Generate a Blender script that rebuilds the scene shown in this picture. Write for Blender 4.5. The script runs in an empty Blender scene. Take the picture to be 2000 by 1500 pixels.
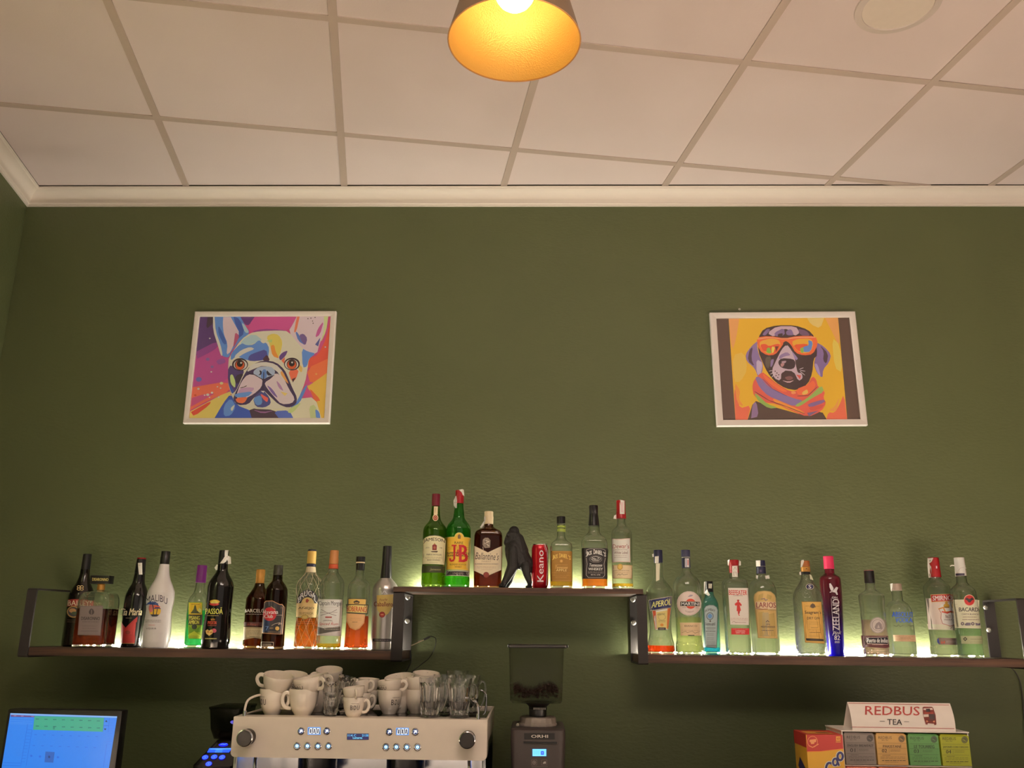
import bpy, bmesh, math, random
from mathutils import Vector, Matrix
from mathutils.geometry import tessellate_polygon
random.seed(4)
SC = bpy.context.scene
COL = SC.collection
PI = math.pi

# ---------------------------------------------------------------- camera
F_PX = 1723.0
EYE = 1.55
FWD = Vector((-0.02396632, 0.9629129, 0.2687459))
RGT = Vector((0.9997025, 0.02186559, 0.01080772))
UPV = Vector((-0.00453061, -0.26892497, 0.96315047))
cam_data = bpy.data.cameras.new('camera')
cam_data.sensor_fit = 'HORIZONTAL'
cam_data.sensor_width = 36.0
cam_data.lens = F_PX / 2000.0 * 36.0
cam_data.clip_start = 0.02
cam = bpy.data.objects.new('camera', cam_data)
COL.objects.link(cam)
cam.matrix_world = Matrix(((RGT.x, UPV.x, -FWD.x, 0), (RGT.y, UPV.y, -FWD.y, 0),
                           (RGT.z, UPV.z, -FWD.z, EYE), (0, 0, 0, 1)))
SC.camera = cam

# ---------------------------------------------------------------- world, room lamps, exposure
SC.view_settings.view_transform = 'Standard'
SC.view_settings.look = 'None'
SC.view_settings.gamma = 1.0
SC.view_settings.use_curve_mapping = False
SC.view_settings.exposure = 0.56
SC.cycles.use_denoising = True
SC.cycles.max_bounces = 14
SC.cycles.diffuse_bounces = 4
SC.cycles.glossy_bounces = 5
SC.cycles.transmission_bounces = 14
SC.cycles.transparent_max_bounces = 16
SC.cycles.caustics_reflective = False
SC.cycles.caustics_refractive = False
SC.cycles.sample_clamp_indirect = 3.0
SC.cycles.blur_glossy = 0.5

world = bpy.data.worlds.new('room_air')
SC.world = world
world.use_nodes = True
wb = world.node_tree.nodes['Background']
wb.inputs['Color'].default_value = (1.0, 0.83, 0.69, 1)
wb.inputs['Strength'].default_value = 0.30

def area_lamp(name, loc, target, size, size_y, power, color):
    d = bpy.data.lights.new(name, 'AREA')
    d.shape = 'RECTANGLE'; d.size = size; d.size_y = size_y
    d.energy = power; d.color = color
    o = bpy.data.objects.new(name, d); COL.objects.link(o)
    o.location = loc
    o.rotation_euler = (Vector(target) - Vector(loc)).to_track_quat('-Z', 'Y').to_euler()
    return o
WARM = (1.0, 0.84, 0.70)
def down_lamp(name, loc, power, spread, size):
    o = area_lamp(name, loc, (loc[0], loc[1] + .0001, 0), size, size, power, WARM)
    o.data.shape = 'DISK'; o.data.spread = math.radians(spread)
    return o
# unseen lamps added over the bar (their light falls on the pale bar top and bounces up), and the room's own lamps
for lx, pw in ((-1.62, 82), (1.62, 66)):
    down_lamp('bar_bounce_lamp', (lx, 1.60, 2.74), pw, 62, .20)
area_lamp('ceiling_lamp_row', (0.15, 0.7, 3.10), (0.15, 1.9, 0.0), 1.4, 0.4, 18, WARM)

# ---------------------------------------------------------------- helpers
BACK = 3.075            # plane of the back wall
CEIL = EYE + 1.6233
def at(px, py, Y):      # photo pixel -> point on the plane y = Y
    d = FWD + RGT * ((px - 1000) / F_PX) - UPV * ((py - 750) / F_PX)
    k = Y / d.y
    return Vector((d.x * k, Y, EYE + d.z * k))
def atz(px, py, z):     # photo pixel -> point on the plane z
    d = FWD + RGT * ((px - 1000) / F_PX) - UPV * ((py - 750) / F_PX)
    k = (z - EYE) / d.z
    return Vector((d.x * k, d.y * k, z))

def lin(c):
    out = []
    for v in c[:3]:
        v = v / 255.0
        out.append(v / 12.92 if v <= 0.04045 else ((v + 0.055) / 1.055) ** 2.4)
    return tuple(out)

class M:
    """plain mesh accumulator"""
    def __init__(s):
        s.v = []; s.f = []
    def add(s, vs, fs):
        b = len(s.v)
        s.v += [tuple(p) for p in vs]
        s.f += [tuple(i + b for i in f) for f in fs]
        return s
    def box(s, x0, x1, y0, y1, z0, z1):
        vs = [(x0, y0, z0), (x1, y0, z0), (x1, y1, z0), (x0, y1, z0), (x0, y0, z1), (x1, y0, z1), (x1, y1, z1), (x0, y1, z1)]
        return s.add(vs, [(0, 3, 2, 1), (4, 5, 6, 7), (0, 1, 5, 4), (1, 2, 6, 5), (2, 3, 7, 6), (3, 0, 4, 7)])
    def rbox(s, x0, x1, y0, y1, z0, z1, r=0.004, seg=2):
        bm = bmesh.new()
        m = M().box(x0, x1, y0, y1, z0, z1)
        vs = [bm.verts.new(p) for p in m.v]
        for f in m.f: bm.faces.new([vs[i] for i in f])
        bmesh.ops.bevel(bm, geom=list(bm.edges), offset=r, segments=seg, affect='EDGES', profile=0.6)
        bm.verts.index_update()
        s.add([v.co[:] for v in bm.verts], [[v.index for v in f.verts] for f in bm.faces])
        bm.free()
        return s
    def rings(s, rings, close=False, cap0=True, cap1=True):
        n = len(rings[0]); vs = [p for r in rings for p in r]; fs = []
        k = len(rings)
        for i in range(k if close else k - 1):
            a = i * n; b = ((i + 1) % k) * n
            for j in range(n):
                fs.append((a + j, a + (j + 1) % n, b + (j + 1) % n, b + j))
        if not close:
            if cap0: fs.append(tuple(reversed(range(n))))
            if cap1: fs.append(tuple(range((k - 1) * n, k * n)))
        return s.add(vs, fs)
    def lathe(s, prof, n=32, c=(0, 0, 0), axis='z', cap0=True, cap1=True, close=False):
        rs = []
        for r, h in prof:
            ring = []
            for j in range(n):
                a = 2 * PI * j / n
                p = (r * math.cos(a), r * math.sin(a), h)
                if axis == 'y': p = (p[0], h, -p[1])
                if axis == 'x': p = (h, p[0], p[1])
                ring.append((p[0] + c[0], p[1] + c[1], p[2] + c[2]))
            rs.append(ring)
        return s.rings(rs, close, cap0, cap1)
    def tube(s, pts, r, n=8, close=False, flat=1.0):
        P = [Vector(p) for p in pts]; k = len(P); rs = []
        up = Vector((0.13, 0.21, 1)).normalized()
        prev = None
        for i in range(k):
            if close: t = P[(i + 1) % k] - P[i - 1]
            else: t = P[min(i + 1, k - 1)] - P[max(i - 1, 0)]
            t.normalize()
            if prev is None:
                a = t.cross(up)
                if a.length < 0.1: a = t.cross(Vector((1, 0, 0)))
            else:
                a = prev - t * prev.dot(t)
            a.normalize(); prev = a.copy(); b = t.cross(a)
            rr = r[i] if isinstance(r, (list, tuple)) else r
            rs.append([P[i] + a * rr * math.cos(2 * PI * j / n) + b * rr * flat * math.sin(2 * PI * j / n) for j in range(n)])
        return s.rings(rs, close)
    def prism(s, poly, fn0, fn1):
        """extrude a 2-D outline: fn0/fn1 map (a, b) to the two faces"""
        n = len(poly)
        vs = [fn0(p) for p in poly] + [fn1(p) for p in poly]
        fs = [(i, (i + 1) % n, n + (i + 1) % n, n + i) for i in range(n)]
        tri = tessellate_polygon([[Vector((p[0], p[1], 0)) for p in poly]])
        for t in tri:
            fs.append(tuple(t)); fs.append(tuple(n + i for i in reversed(t)))
        return s.add(vs, fs)

def obj(name, m, mat, parent=None, smooth=True, ang=0.7, col=None):
    me = bpy.data.meshes.new(name)
    me.from_pydata(m.v, [], m.f)
    bm = bmesh.new(); bm.from_mesh(me)
    bmesh.ops.recalc_face_normals(bm, faces=bm.faces)
    bm.to_mesh(me); bm.free()
    if smooth:
        for p in me.polygons: p.use_smooth = True
        me.set_sharp_from_angle(angle=ang)
    me.materials.append(mat)
    o = bpy.data.objects.new(name, me)
    COL.objects.link(o)
    if parent: o.parent = parent
    return o
def thing(name, label, cat, loc=(0, 0, 0), group=None, rotz=0.0):
    o = bpy.data.objects.new(name, None); COL.objects.link(o)
    o.empty_display_size = 0.02
    o.location = loc; o.rotation_euler = (0, 0, rotz)
    o['label'] = label; o['category'] = cat
    if group: o['group'] = group
    return o
def tag(o, label, cat, group=None):
    o['label'] = label; o['category'] = cat
    if group: o['group'] = group
    return o

# ---------------------------------------------------------------- materials
MATS = {}
def nodes(name):
    m = bpy.data.materials.new(name); m.use_nodes = True
    nt = m.node_tree
    return m, nt, nt.nodes['Principled BSDF']
def mat(name, c, rough=0.5, metal=0.0, noise=0.0, nscale=40.0, bump=0.0, bscale=200.0, coat=0.0, spec=0.5, emit=None, estr=0.0):
    if name in MATS: return MATS[name]
    m, nt, b = nodes(name)
    c = lin(c)
    b.inputs['Roughness'].default_value = rough
    b.inputs['Metallic'].default_value = metal
    b.inputs['Specular IOR Level'].default_value = spec
    b.inputs['Coat Weight'].default_value = coat
    if emit is not None:
        b.inputs['Emission Color'].default_value = (*lin(emit), 1)
        b.inputs['Emission Strength'].default_value = estr
    tc = nt.nodes.new('ShaderNodeTexCoord')
    nz = nt.nodes.new('ShaderNodeTexNoise'); nz.inputs['Scale'].default_value = nscale
    nz.inputs['Detail'].default_value = 3
    nt.links.new(tc.outputs['Object'], nz.inputs['Vector'])
    mx = nt.nodes.new('ShaderNodeMix'); mx.data_type = 'RGBA'
    k = noise if noise else 0.04
    mx.inputs[6].default_value = (*[v * (1 - k) for v in c], 1)
    mx.inputs[7].default_value = (*[min(1, v * (1 + k)) for v in c], 1)
    nt.links.new(nz.outputs['Fac'], mx.inputs[0])
    nt.links.new(mx.outputs[2], b.inputs['Base Color'])
    if bump:
        n2 = nt.nodes.new('ShaderNodeTexNoise'); n2.inputs['Scale'].default_value = bscale
        n2.inputs['Detail'].default_value = 2
        nt.links.new(tc.outputs['Object'], n2.inputs['Vector'])
        bp = nt.nodes.new('ShaderNodeBump'); bp.inputs['Strength'].default_value = bump
        bp.inputs['Distance'].default_value = 0.003
        nt.links.new(n2.outputs['Fac'], bp.inputs['Height'])
        nt.links.new(bp.outputs['Normal'], b.inputs['Normal'])
    MATS[name] = m
    return m
def glass(name, c, ior=1.45, rough=0.0, bump=0.0, bscale=120.0, clear=0.18):
    """real refraction, with a share of straight-through light as thin walls give"""
    if name in MATS: return MATS[name]
    m, nt, b = nodes(name)
    b.inputs['Base Color'].default_value = (*[v * v for v in c], 1)     # each crossing tints by the square root
    b.inputs['Roughness'].default_value = rough
    b.inputs['IOR'].default_value = ior
    b.inputs['Transmission Weight'].default_value = 1.0
    tr = nt.nodes.new('ShaderNodeBsdfTransparent'); tr.inputs['Color'].default_value = (*c, 1)
    ms = nt.nodes.new('ShaderNodeMixShader'); ms.inputs[0].default_value = clear
    out = nt.nodes['Material Output']
    nt.links.new(b.outputs[0], ms.inputs[1]); nt.links.new(tr.outputs[0], ms.inputs[2])
    nt.links.new(ms.outputs[0], out.inputs['Surface'])
    if bump:
        tc = nt.nodes.new('ShaderNodeTexCoord')
        n2 = nt.nodes.new('ShaderNodeTexVoronoi'); n2.inputs['Scale'].default_value = bscale
        nt.links.new(tc.outputs['Object'], n2.inputs['Vector'])
        bp = nt.nodes.new('ShaderNodeBump'); bp.inputs['Strength'].default_value = bump
        bp.inputs['Distance'].default_value = 0.002
        nt.links.new(n2.outputs['Distance'], bp.inputs['Height'])
        nt.links.new(bp.outputs['Normal'], b.inputs['Normal'])
    MATS[name] = m
    return m
def print_mat(name, rough=0.5, emit=0.0):
    if name in MATS: return MATS[name]
    m, nt, b = nodes(name)
    a = nt.nodes.new('ShaderNodeVertexColor'); a.layer_name = 'Col'
    b.inputs['Roughness'].default_value = rough
    if emit:
        b.inputs['Base Color'].default_value = (0.01, 0.01, 0.01, 1)
        nt.links.new(a.outputs['Color'], b.inputs['Emission Color'])
        b.inputs['Emission Strength'].default_value = emit
    else:
        nt.links.new(a.outputs['Color'], b.inputs['Base Color'])
    MATS[name] = m
    return m
PAPER = print_mat('printed_paper', 0.55)
GLOSSY_PRINT = print_mat('printed_gloss', 0.3)
SCREEN = print_mat('lit_screen', 0.3, 1.0)

# ---------------------------------------------------------------- flat print: polygons and lettering laid on a surface
GLYPHS = {}
def glyphs(s, shear):
    key = (s, shear)
    if key not in GLYPHS:
        cu = bpy.data.curves.new('lettering', 'FONT')
        cu.body = s; cu.resolution_u = 2; cu.shear = shear; cu.size = 1.0
        ob = bpy.data.objects.new('lettering', cu)
        me = bpy.data.meshes.new_from_object(ob)
        vs = [(v.co.x, v.co.y) for v in me.vertices]
        me.calc_loop_triangles()
        fs = [tuple(t.vertices) for t in me.loop_triangles]
        bpy.data.objects.remove(ob); bpy.data.meshes.remove(me); bpy.data.curves.remove(cu)
        if vs:
            x0 = min(v[0] for v in vs); x1 = max(v[0] for v in vs); y0 = min(v[1] for v in vs); y1 = max(v[1] for v in vs)
            vs = [((a - x0) / max(1e-6, x1 - x0), (b - y0) / max(1e-6, y1 - y0)) for a, b in vs]
        GLYPHS[key] = (vs, fs)
    return GLYPHS[key]

class Print:
    def __init__(s, fx, surf, maxu=None, step=0.00012, base=0.0003):
        s.fx = fx; s.surf = surf; s.maxu = maxu; s.step = step; s.off = base
        s.v = []; s.f = []; s.c = []; s.gain = (1.30, 1.33, 1.40); s.keep = None
    def _emit(s, tris, col):
        """tris: list of 3 (X, Y) points in drawing units"""
        col = lin(col); t_ = min(1.0, (sum(col) / 3) / .40)
        col = tuple(min(.90, a * (1 + (g - 1) * t_)) for a, g in zip(col, s.gain))
        out = []
        for t in tris:
            t = [s.fx(*p) for p in t]
            st = [t]
            while st:
                q = st.pop()
                if s.maxu:
                    e = [abs(q[i][0] - q[(i + 1) % 3][0]) for i in range(3)]
                    k = e.index(max(e))
                    if e[k] > s.maxu:
                        a, b, c = q[k], q[(k + 1) % 3], q[(k + 2) % 3]
                        mid = ((a[0] + b[0]) / 2, (a[1] + b[1]) / 2)
                        st.append([a, mid, c]); st.append([mid, b, c]); continue
                out.append(q)
        for q in out:
            b = len(s.v)
            for p in q: s.v.append(s.surf(p[0], p[1], s.off))
            s.f.append((b, b + 1, b + 2)); s.c.append(col)
    def layer(s): s.off += s.step
    def poly(s, pts, col, keep=False):
        if s.keep and len(pts) > 3:          # brush-like outlines: corners rounded, except along the sheet's edge
            for _ in range(1):
                q = []
                for i, p in enumerate(pts):
                    a, b = pts[i - 1], pts[(i + 1) % len(pts)]
                    if s.keep(p): q.append(p)
                    else:
                        q.append((p[0] * .78 + a[0] * .22, p[1] * .78 + a[1] * .22)); q.append((p[0] * .78 + b[0] * .22, p[1] * .78 + b[1] * .22))
                pts = q
        tri = tessellate_polygon([[Vector((p[0], p[1], 0)) for p in pts]])
        s._emit([[pts[i] for i in t] for t in tri], col)
        if not keep: s.layer()
    def rect(s, x0, y0, x1, y1, col): s.poly([(x0, y0), (x1, y0), (x1, y1), (x0, y1)], col)
    def frame(s, x0, y0, x1, y1, w, col):
        for r in ((x0, y0, x1, y0 + w), (x0, y1 - w, x1, y1), (x0, y0 + w, x0 + w, y1 - w), (x1 - w, y0 + w, x1, y1 - w)):
            s.poly([(r[0], r[1]), (r[2], r[1]), (r[2], r[3]), (r[0], r[3])], col, True)
        s.layer()
    def ell(s, x, y, rx, ry, col, n=22, a0=0, a1=2 * PI):
        s.poly([(x + rx * math.cos(a0 + (a1 - a0) * i / n), y + ry * math.sin(a0 + (a1 - a0) * i / n)) for i in range(n)], col)
    def ring(s, x, y, rx, ry, w, col, n=24):
        for i in range(n):
            a = 2 * PI * i / n; b = 2 * PI * (i + 1) / n
            s.poly([(x + rx * math.cos(a), y + ry * math.sin(a)), (x + rx * math.cos(b), y + ry * math.sin(b)),
                    (x + (rx - w) * math.cos(b), y + (ry - w) * math.sin(b)), (x + (rx - w) * math.cos(a), y + (ry - w) * math.sin(a))], col, True)
        s.layer()
    def line(s, pts, w, col):
        for (x0, y0), (x1, y1) in zip(pts, pts[1:]):
            L = math.hypot(x1 - x0, y1 - y0) or 1
            nx, ny = -(y1 - y0) / L * w / 2, (x1 - x0) / L * w / 2
            e_ = min(.5 * L, .3 * w) / L if len(pts) > 2 else 0
            x0, x1, y0, y1 = x0 - (x1 - x0) * e_, x1 + (x1 - x0) * e_, y0 - (y1 - y0) * e_, y1 + (y1 - y0) * e_
            s.poly([(x0 + nx, y0 + ny), (x1 + nx, y1 + ny), (x1 - nx, y1 - ny), (x0 - nx, y0 - ny)], col, True); s.off += s.step * .05
        s.layer()
    def lines(s, x0, x1, ys, col, w=3, seed=1):
        r = random.Random(seed)
        for y in ys:
            x = x0
            while x < x1:
                L = (x1 - x0) * r.uniform(0.06, 0.2)
                s.poly([(x, y), (min(x + L, x1), y), (min(x + L, x1), y + w), (x, y + w)], col, True)
                x += L + (x1 - x0) * 0.03
        s.layer()
    def text(s, t, x0, y0, x1, y1, col, bold=0.0, shear=0.0, bend=0.0, tilt=0.0, rot=0):
        """fit the words into the box; bend lowers the ends, tilt lowers the right end, rot=1 reads upwards"""
        vs, fs = glyphs(t, shear)
        h_ = (x1 - x0) if rot else (y1 - y0)
        sh = [0] if bold <= 0 else ([-1, 1] if bold < .015 else [-1, 0, 1])
        def place(p):
            u, v = p
            if rot == 1:
                return (x0 + (1 - v) * (x1 - x0), y1 - u * (y1 - y0))
            X = x0 + u * (x1 - x0)
            Y = y1 - v * (y1 - y0) + bend * (2 * u - 1) ** 2 + tilt * (u - 0.5)
            return (X, Y)
        P_ = [place(q) for q in vs]
        for k in sh:                          # a bolder face: the letters struck again slightly to each side
            d = k * bold * h_ * .75
            dx, dy = (0, d) if rot else (d, 0)
            s._emit([[(P_[i][0] + dx, P_[i][1] + dy) for i in f] for f in fs], col); s.off += s.step * .4
        s.layer()
    def build(s, name, parent, material=None):
        me = bpy.data.meshes.new(name)
        me.from_pydata(s.v, [], s.f)
        at_ = me.color_attributes.new('Col', 'FLOAT_COLOR', 'CORNER')
        buf = []
        for c in s.c: buf += [c[0], c[1], c[2], 1.0] * 3
        at_.data.foreach_set('color', buf)
        me.materials.append(material or PAPER)
        o = bpy.data.objects.new(name, me); COL.objects.link(o)
        if parent: o.parent = parent
        return o
def flat(tf, Yp, org):
    """drawing units of a picture crop -> local (u, v) on the vertical plane y = Yp, and that plane as a surface"""
    ox, oy, k = tf
    def fx(X, Y):
        p = at(ox + X / k, oy + Y / k, Yp)
        return (p.x - org[0], p.z - org[2])
    def surf(u, v, off): return (u, Yp - org[1] - off, v)
    return fx, surf
# ================================================================ the room
def wall_mat(name, c, strength=0.27):
    m, nt, b = nodes(name)
    b.inputs['Roughness'].default_value = 0.55
    b.inputs['Specular IOR Level'].default_value = 0.35
    tc = nt.nodes.new('ShaderNodeTexCoord')
    n1 = nt.nodes.new('ShaderNodeTexNoise'); n1.inputs['Scale'].default_value = 105; n1.inputs['Detail'].default_value = 2.5
    n1.inputs['Distortion'].default_value = 0.25
    n2 = nt.nodes.new('ShaderNodeTexNoise'); n2.inputs['Scale'].default_value = 3.2; n2.inputs['Detail'].default_value = 3
    mp = nt.nodes.new('ShaderNodeMapping'); mp.inputs['Scale'].default_value = (0.55, 1, 1.2)
    nt.links.new(tc.outputs['Object'], mp.inputs['Vector'])
    nt.links.new(mp.outputs['Vector'], n1.inputs['Vector'])
    nt.links.new(tc.outputs['Object'], n2.inputs['Vector'])
    mx = nt.nodes.new('ShaderNodeMix'); mx.data_type = 'RGBA'
    mx.inputs[6].default_value = (c[0] * .93, c[1] * .93, c[2] * .93, 1)
    mx.inputs[7].default_value = (c[0] * 1.08, c[1] * 1.07, c[2] * 1.08, 1)
    nt.links.new(n2.outputs['Fac'], mx.inputs[0])
    nt.links.new(mx.outputs[2], b.inputs['Base Color'])
    b1 = nt.nodes.new('ShaderNodeBump'); b1.inputs['Strength'].default_value = strength; b1.inputs['Distance'].default_value = 0.0042
    b2 = nt.nodes.new('ShaderNodeBump'); b2.inputs['Strength'].default_value = 0.25; b2.inputs['Distance'].default_value = 0.02
    nt.links.new(n1.outputs['Fac'], b1.inputs['Height'])
    nt.links.new(n2.outputs['Fac'], b2.inputs['Height'])
    nt.links.new(b1.outputs['Normal'], b2.inputs['Normal'])
    nt.links.new(b2.outputs['Normal'], b.inputs['Normal'])
    return m
GREEN = wall_mat('green_wall_paint', (0.0715, 0.087, 0.0345))
PLASTER = mat('white_plaster', (234, 224, 214), 0.6, noise=0.03, nscale=6)
TILE = mat('ceiling_board', (225, 210, 208), 0.85, noise=0.05, nscale=3, bump=0.1, bscale=180)
BAR = mat('ceiling_rail_paint', (182, 166, 156), 0.5, noise=0.03)
FLOORM = mat('floor_stone', (176, 160, 140), 0.5, noise=0.12, nscale=5)
DARKGAP = mat('ceiling_void', (58, 44, 36), 0.9)

CX, CY = -1.9695, BACK                      # the room's left back corner
LD = Vector((0.193, -1.0, 0)).normalized()  # run of the left wall towards the camera
LN = Vector((-LD.y, LD.x, 0))               # its normal into the room
if LN.x < 0: LN = -LN
def struct(name, m, material, smooth=False, parent=None):
    o = obj(name, m, material, parent, smooth=smooth)
    if not parent: o['kind'] = 'structure'
    return o
m = M().box(CX - 0.3, 4.6, BACK, BACK + 0.15, 0, CEIL + 0.2)
struct('wall_back', m, GREEN)
a = Vector((CX, CY, 0)) - LD * 0.0; e = Vector((CX, CY, 0)) + LD * 5.2
th = -LN * 0.15
m = M(); q = [a, e, e + th, a + th]
m.add([(p.x, p.y, 0) for p in q] + [(p.x, p.y, CEIL + 0.2) for p in q],
      [(0, 1, 2, 3), (4, 5, 6, 7), (0, 1, 5, 4), (1, 2, 6, 5), (2, 3, 7, 6), (3, 0, 4, 7)])
struct('wall_left', m, GREEN)
m = M().box(4.6, 4.75, -2.0, BACK + 0.15, 0, CEIL + 0.2)
struct('wall_right', m, GREEN)
m = M().box(CX - 0.4, 4.75, -2.0, BACK + 0.15, -0.1, 0)
struct('floor', m, FLOORM)
# ceiling: a slab above, rails and boards hung below it (the grid runs a few degrees off the back wall)
m = M().box(CX - 0.3, 4.75, -2.0, BACK + 0.15, CEIL + 0.06, CEIL + 0.2)
ceiling = struct('ceiling', m, DARKGAP)
PH = 0.17137
GO = Vector((-1.25206, 2.55790)); GU = Vector((math.cos(PH), math.sin(PH))); GV = Vector((-math.sin(PH), math.cos(PH)))
ln2 = Vector((LN.x, LN.y))
def clip(poly, n, d):
    out = []
    for i in range(len(poly)):
        p, q = poly[i], poly[(i + 1) % len(poly)]
        a, b = n.dot(p) - d, n.dot(q) - d
        if a >= 0: out.append(p)
        if a * b < 0: out.append(p + (q - p) * (a / (a - b)))
    return out
def in_room(poly, inset):
    poly = clip(poly, Vector((0, -1)), -(BACK - inset))
    if poly: poly = clip(poly, ln2, ln2.dot(Vector((CX, CY))) + inset)
    if poly: poly = clip(poly, Vector((0, 1)), -1.95)
    if poly: poly = clip(poly, Vector((-1, 0)), -4.58)
    return poly
def gp(i, j): return GO + GU * (0.6 * i) + GV * (0.6 * j)
def cell(i0, i1, j0, j1): return [gp(i0, j0), gp(i1, j0), gp(i1, j1), gp(i0, j1)]
hw = 0.012 / 0.6
rng = random.Random(3)
for i in range(-2, 10):
    for j in range(-8, 3):
        p = in_room(cell(i + hw * .9, i + 1 - hw * .9, j + hw * .9, j + 1 - hw * .9), 0.056)
        if len(p) < 3: continue
        dz = CEIL + 0.0035 + rng.uniform(-0.0006, 0.0006)
        pts = [(v.x, v.y) for v in p]
        mm = M().prism(pts, lambda q: (q[0], q[1], dz), lambda q: (q[0], q[1], dz + 0.014))
        obj('tile', mm, TILE, ceiling, smooth=False)
for i in range(-2, 11):
    p = in_room(cell(i - hw, i + hw, -8.2, 3), 0.055)
    if len(p) > 2:
        pts = [(v.x, v.y) for v in p]
        obj('rail', M().prism(pts, lambda q: (q[0], q[1], CEIL), lambda q: (q[0], q[1], CEIL + 0.0032)), BAR, ceiling, smooth=False)
for j in range(-8, 4):
    p = in_room(cell(-2.2, 10, j - hw, j + hw), 0.055)
    if len(p) > 2:
        pts = [(v.x, v.y) for v in p]
        obj('rail', M().prism(pts, lambda q: (q[0], q[1], CEIL + 0.0004), lambda q: (q[0], q[1], CEIL + 0.0034)), BAR, ceiling, smooth=False)
# crown moulding, mitred in the corner
CZ = CEIL - 0.0015
prof = [(0, -.058), (.007, -.058), (.0085, -.0555), (.0085, -.052), (.013, -.0505), (.0135, -.047)]
for k in range(7):
    t = k / 6 * PI / 2
    prof.append((.0135 + .036 * (1 - math.cos(t)), -.047 + .038 * math.sin(t)))
prof += [(.0515, -.0085), (.0525, -.0055), (.057, -.005), (.058, -.003), (.058, 0), (0, 0)]
def corner(d):      # where the two offset walls meet
    x0 = Vector((CX, CY)) + ln2 * d
    l = Vector((LD.x, LD.y)); t = (BACK - d - x0.y) / l.y
    return x0 + l * t
r0 = [(corner(d).x, BACK - d, CZ + z) for d, z in prof]
r1 = [(4.6, BACK - d, CZ + z) for d, z in prof]
struct('trim_1', M().rings([r0, r1]), PLASTER, smooth=True)
r1 = []
for d, z in prof:
    p = Vector((CX, CY)) + ln2 * d + Vector((LD.x, LD.y)) * 5.0
    r1.append((p.x, p.y, CZ + z))
struct('trim_2', M().rings([r1, r0]), PLASTER, smooth=True)

# the back counter that carries the machines (its top lies just below the frame)
COUNT_Z = 0.90
WOOD = None
def wood_mat(name, c0, c1):
    m, nt, b = nodes(name)
    b.inputs['Roughness'].default_value = 0.65
    tc = nt.nodes.new('ShaderNodeTexCoord'); mp = nt.nodes.new('ShaderNodeMapping'); mp.inputs['Scale'].default_value = (3, 40, 60)
    nz = nt.nodes.new('ShaderNodeTexNoise'); nz.inputs['Scale'].default_value = 1.5; nz.inputs['Detail'].default_value = 5
    nt.links.new(tc.outputs['Object'], mp.inputs['Vector']); nt.links.new(mp.outputs['Vector'], nz.inputs['Vector'])
    cr = nt.nodes.new('ShaderNodeValToRGB')
    cr.color_ramp.elements[0].position = 0.3; cr.color_ramp.elements[0].color = (*lin(c0), 1)
    cr.color_ramp.elements[1].position = 0.7; cr.color_ramp.elements[1].color = (*lin(c1), 1)
    nt.links.new(nz.outputs['Fac'], cr.inputs[0]); nt.links.new(cr.outputs[0], b.inputs['Base Color'])
    return m
WALNUT = wood_mat('walnut_board', (44, 27, 19), (82, 55, 38))
STEEL = mat('brushed_steel', (190, 190, 192), 0.28, 1.0, bump=0.03, bscale=300)
CHROME = mat('chrome', (225, 225, 228), 0.08, 1.0)
BLACKM = mat('black_powder_metal', (34, 29, 28), 0.6, 0.1, bump=0.05, bscale=400)
BLACKP = mat('black_plastic', (24, 22, 22), 0.35)
t = thing('counter', 'dark back counter under the coffee machine', 'counter', (0, 2.6, 0))
obj('counter_top', M().rbox(-1.62, 2.6, -0.28, 0.47, COUNT_Z - 0.04, COUNT_Z, 0.004), mat('counter_stone', (60, 56, 52), 0.3, noise=.2), t)
obj('cabinet', M().box(-1.6, 2.58, -0.22, 0.47, 0, COUNT_Z - 0.04), mat('cabinet_wood', (60, 45, 34), 0.5, noise=.15), t, smooth=False)

t = thing('bounce_counter', 'unseen bar counter added in front of the back counter, pale top bouncing lamp light', 'counter', (0, 1.45, 0))  # unseen, added so that its pale top bounces lamp light to the ceiling
obj('counter_top', M().rbox(-1.55, 3.2, -.42, .42, 1.02, 1.06, .006), mat('pale_bar_top', (232, 222, 210), .6, noise=.04, nscale=8), t)
obj('cabinet', M().box(-1.5, 3.15, -.30, .30, 0, 1.02), mat('cabinet_wood', (60, 45, 34), .5), t, smooth=False)

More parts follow.
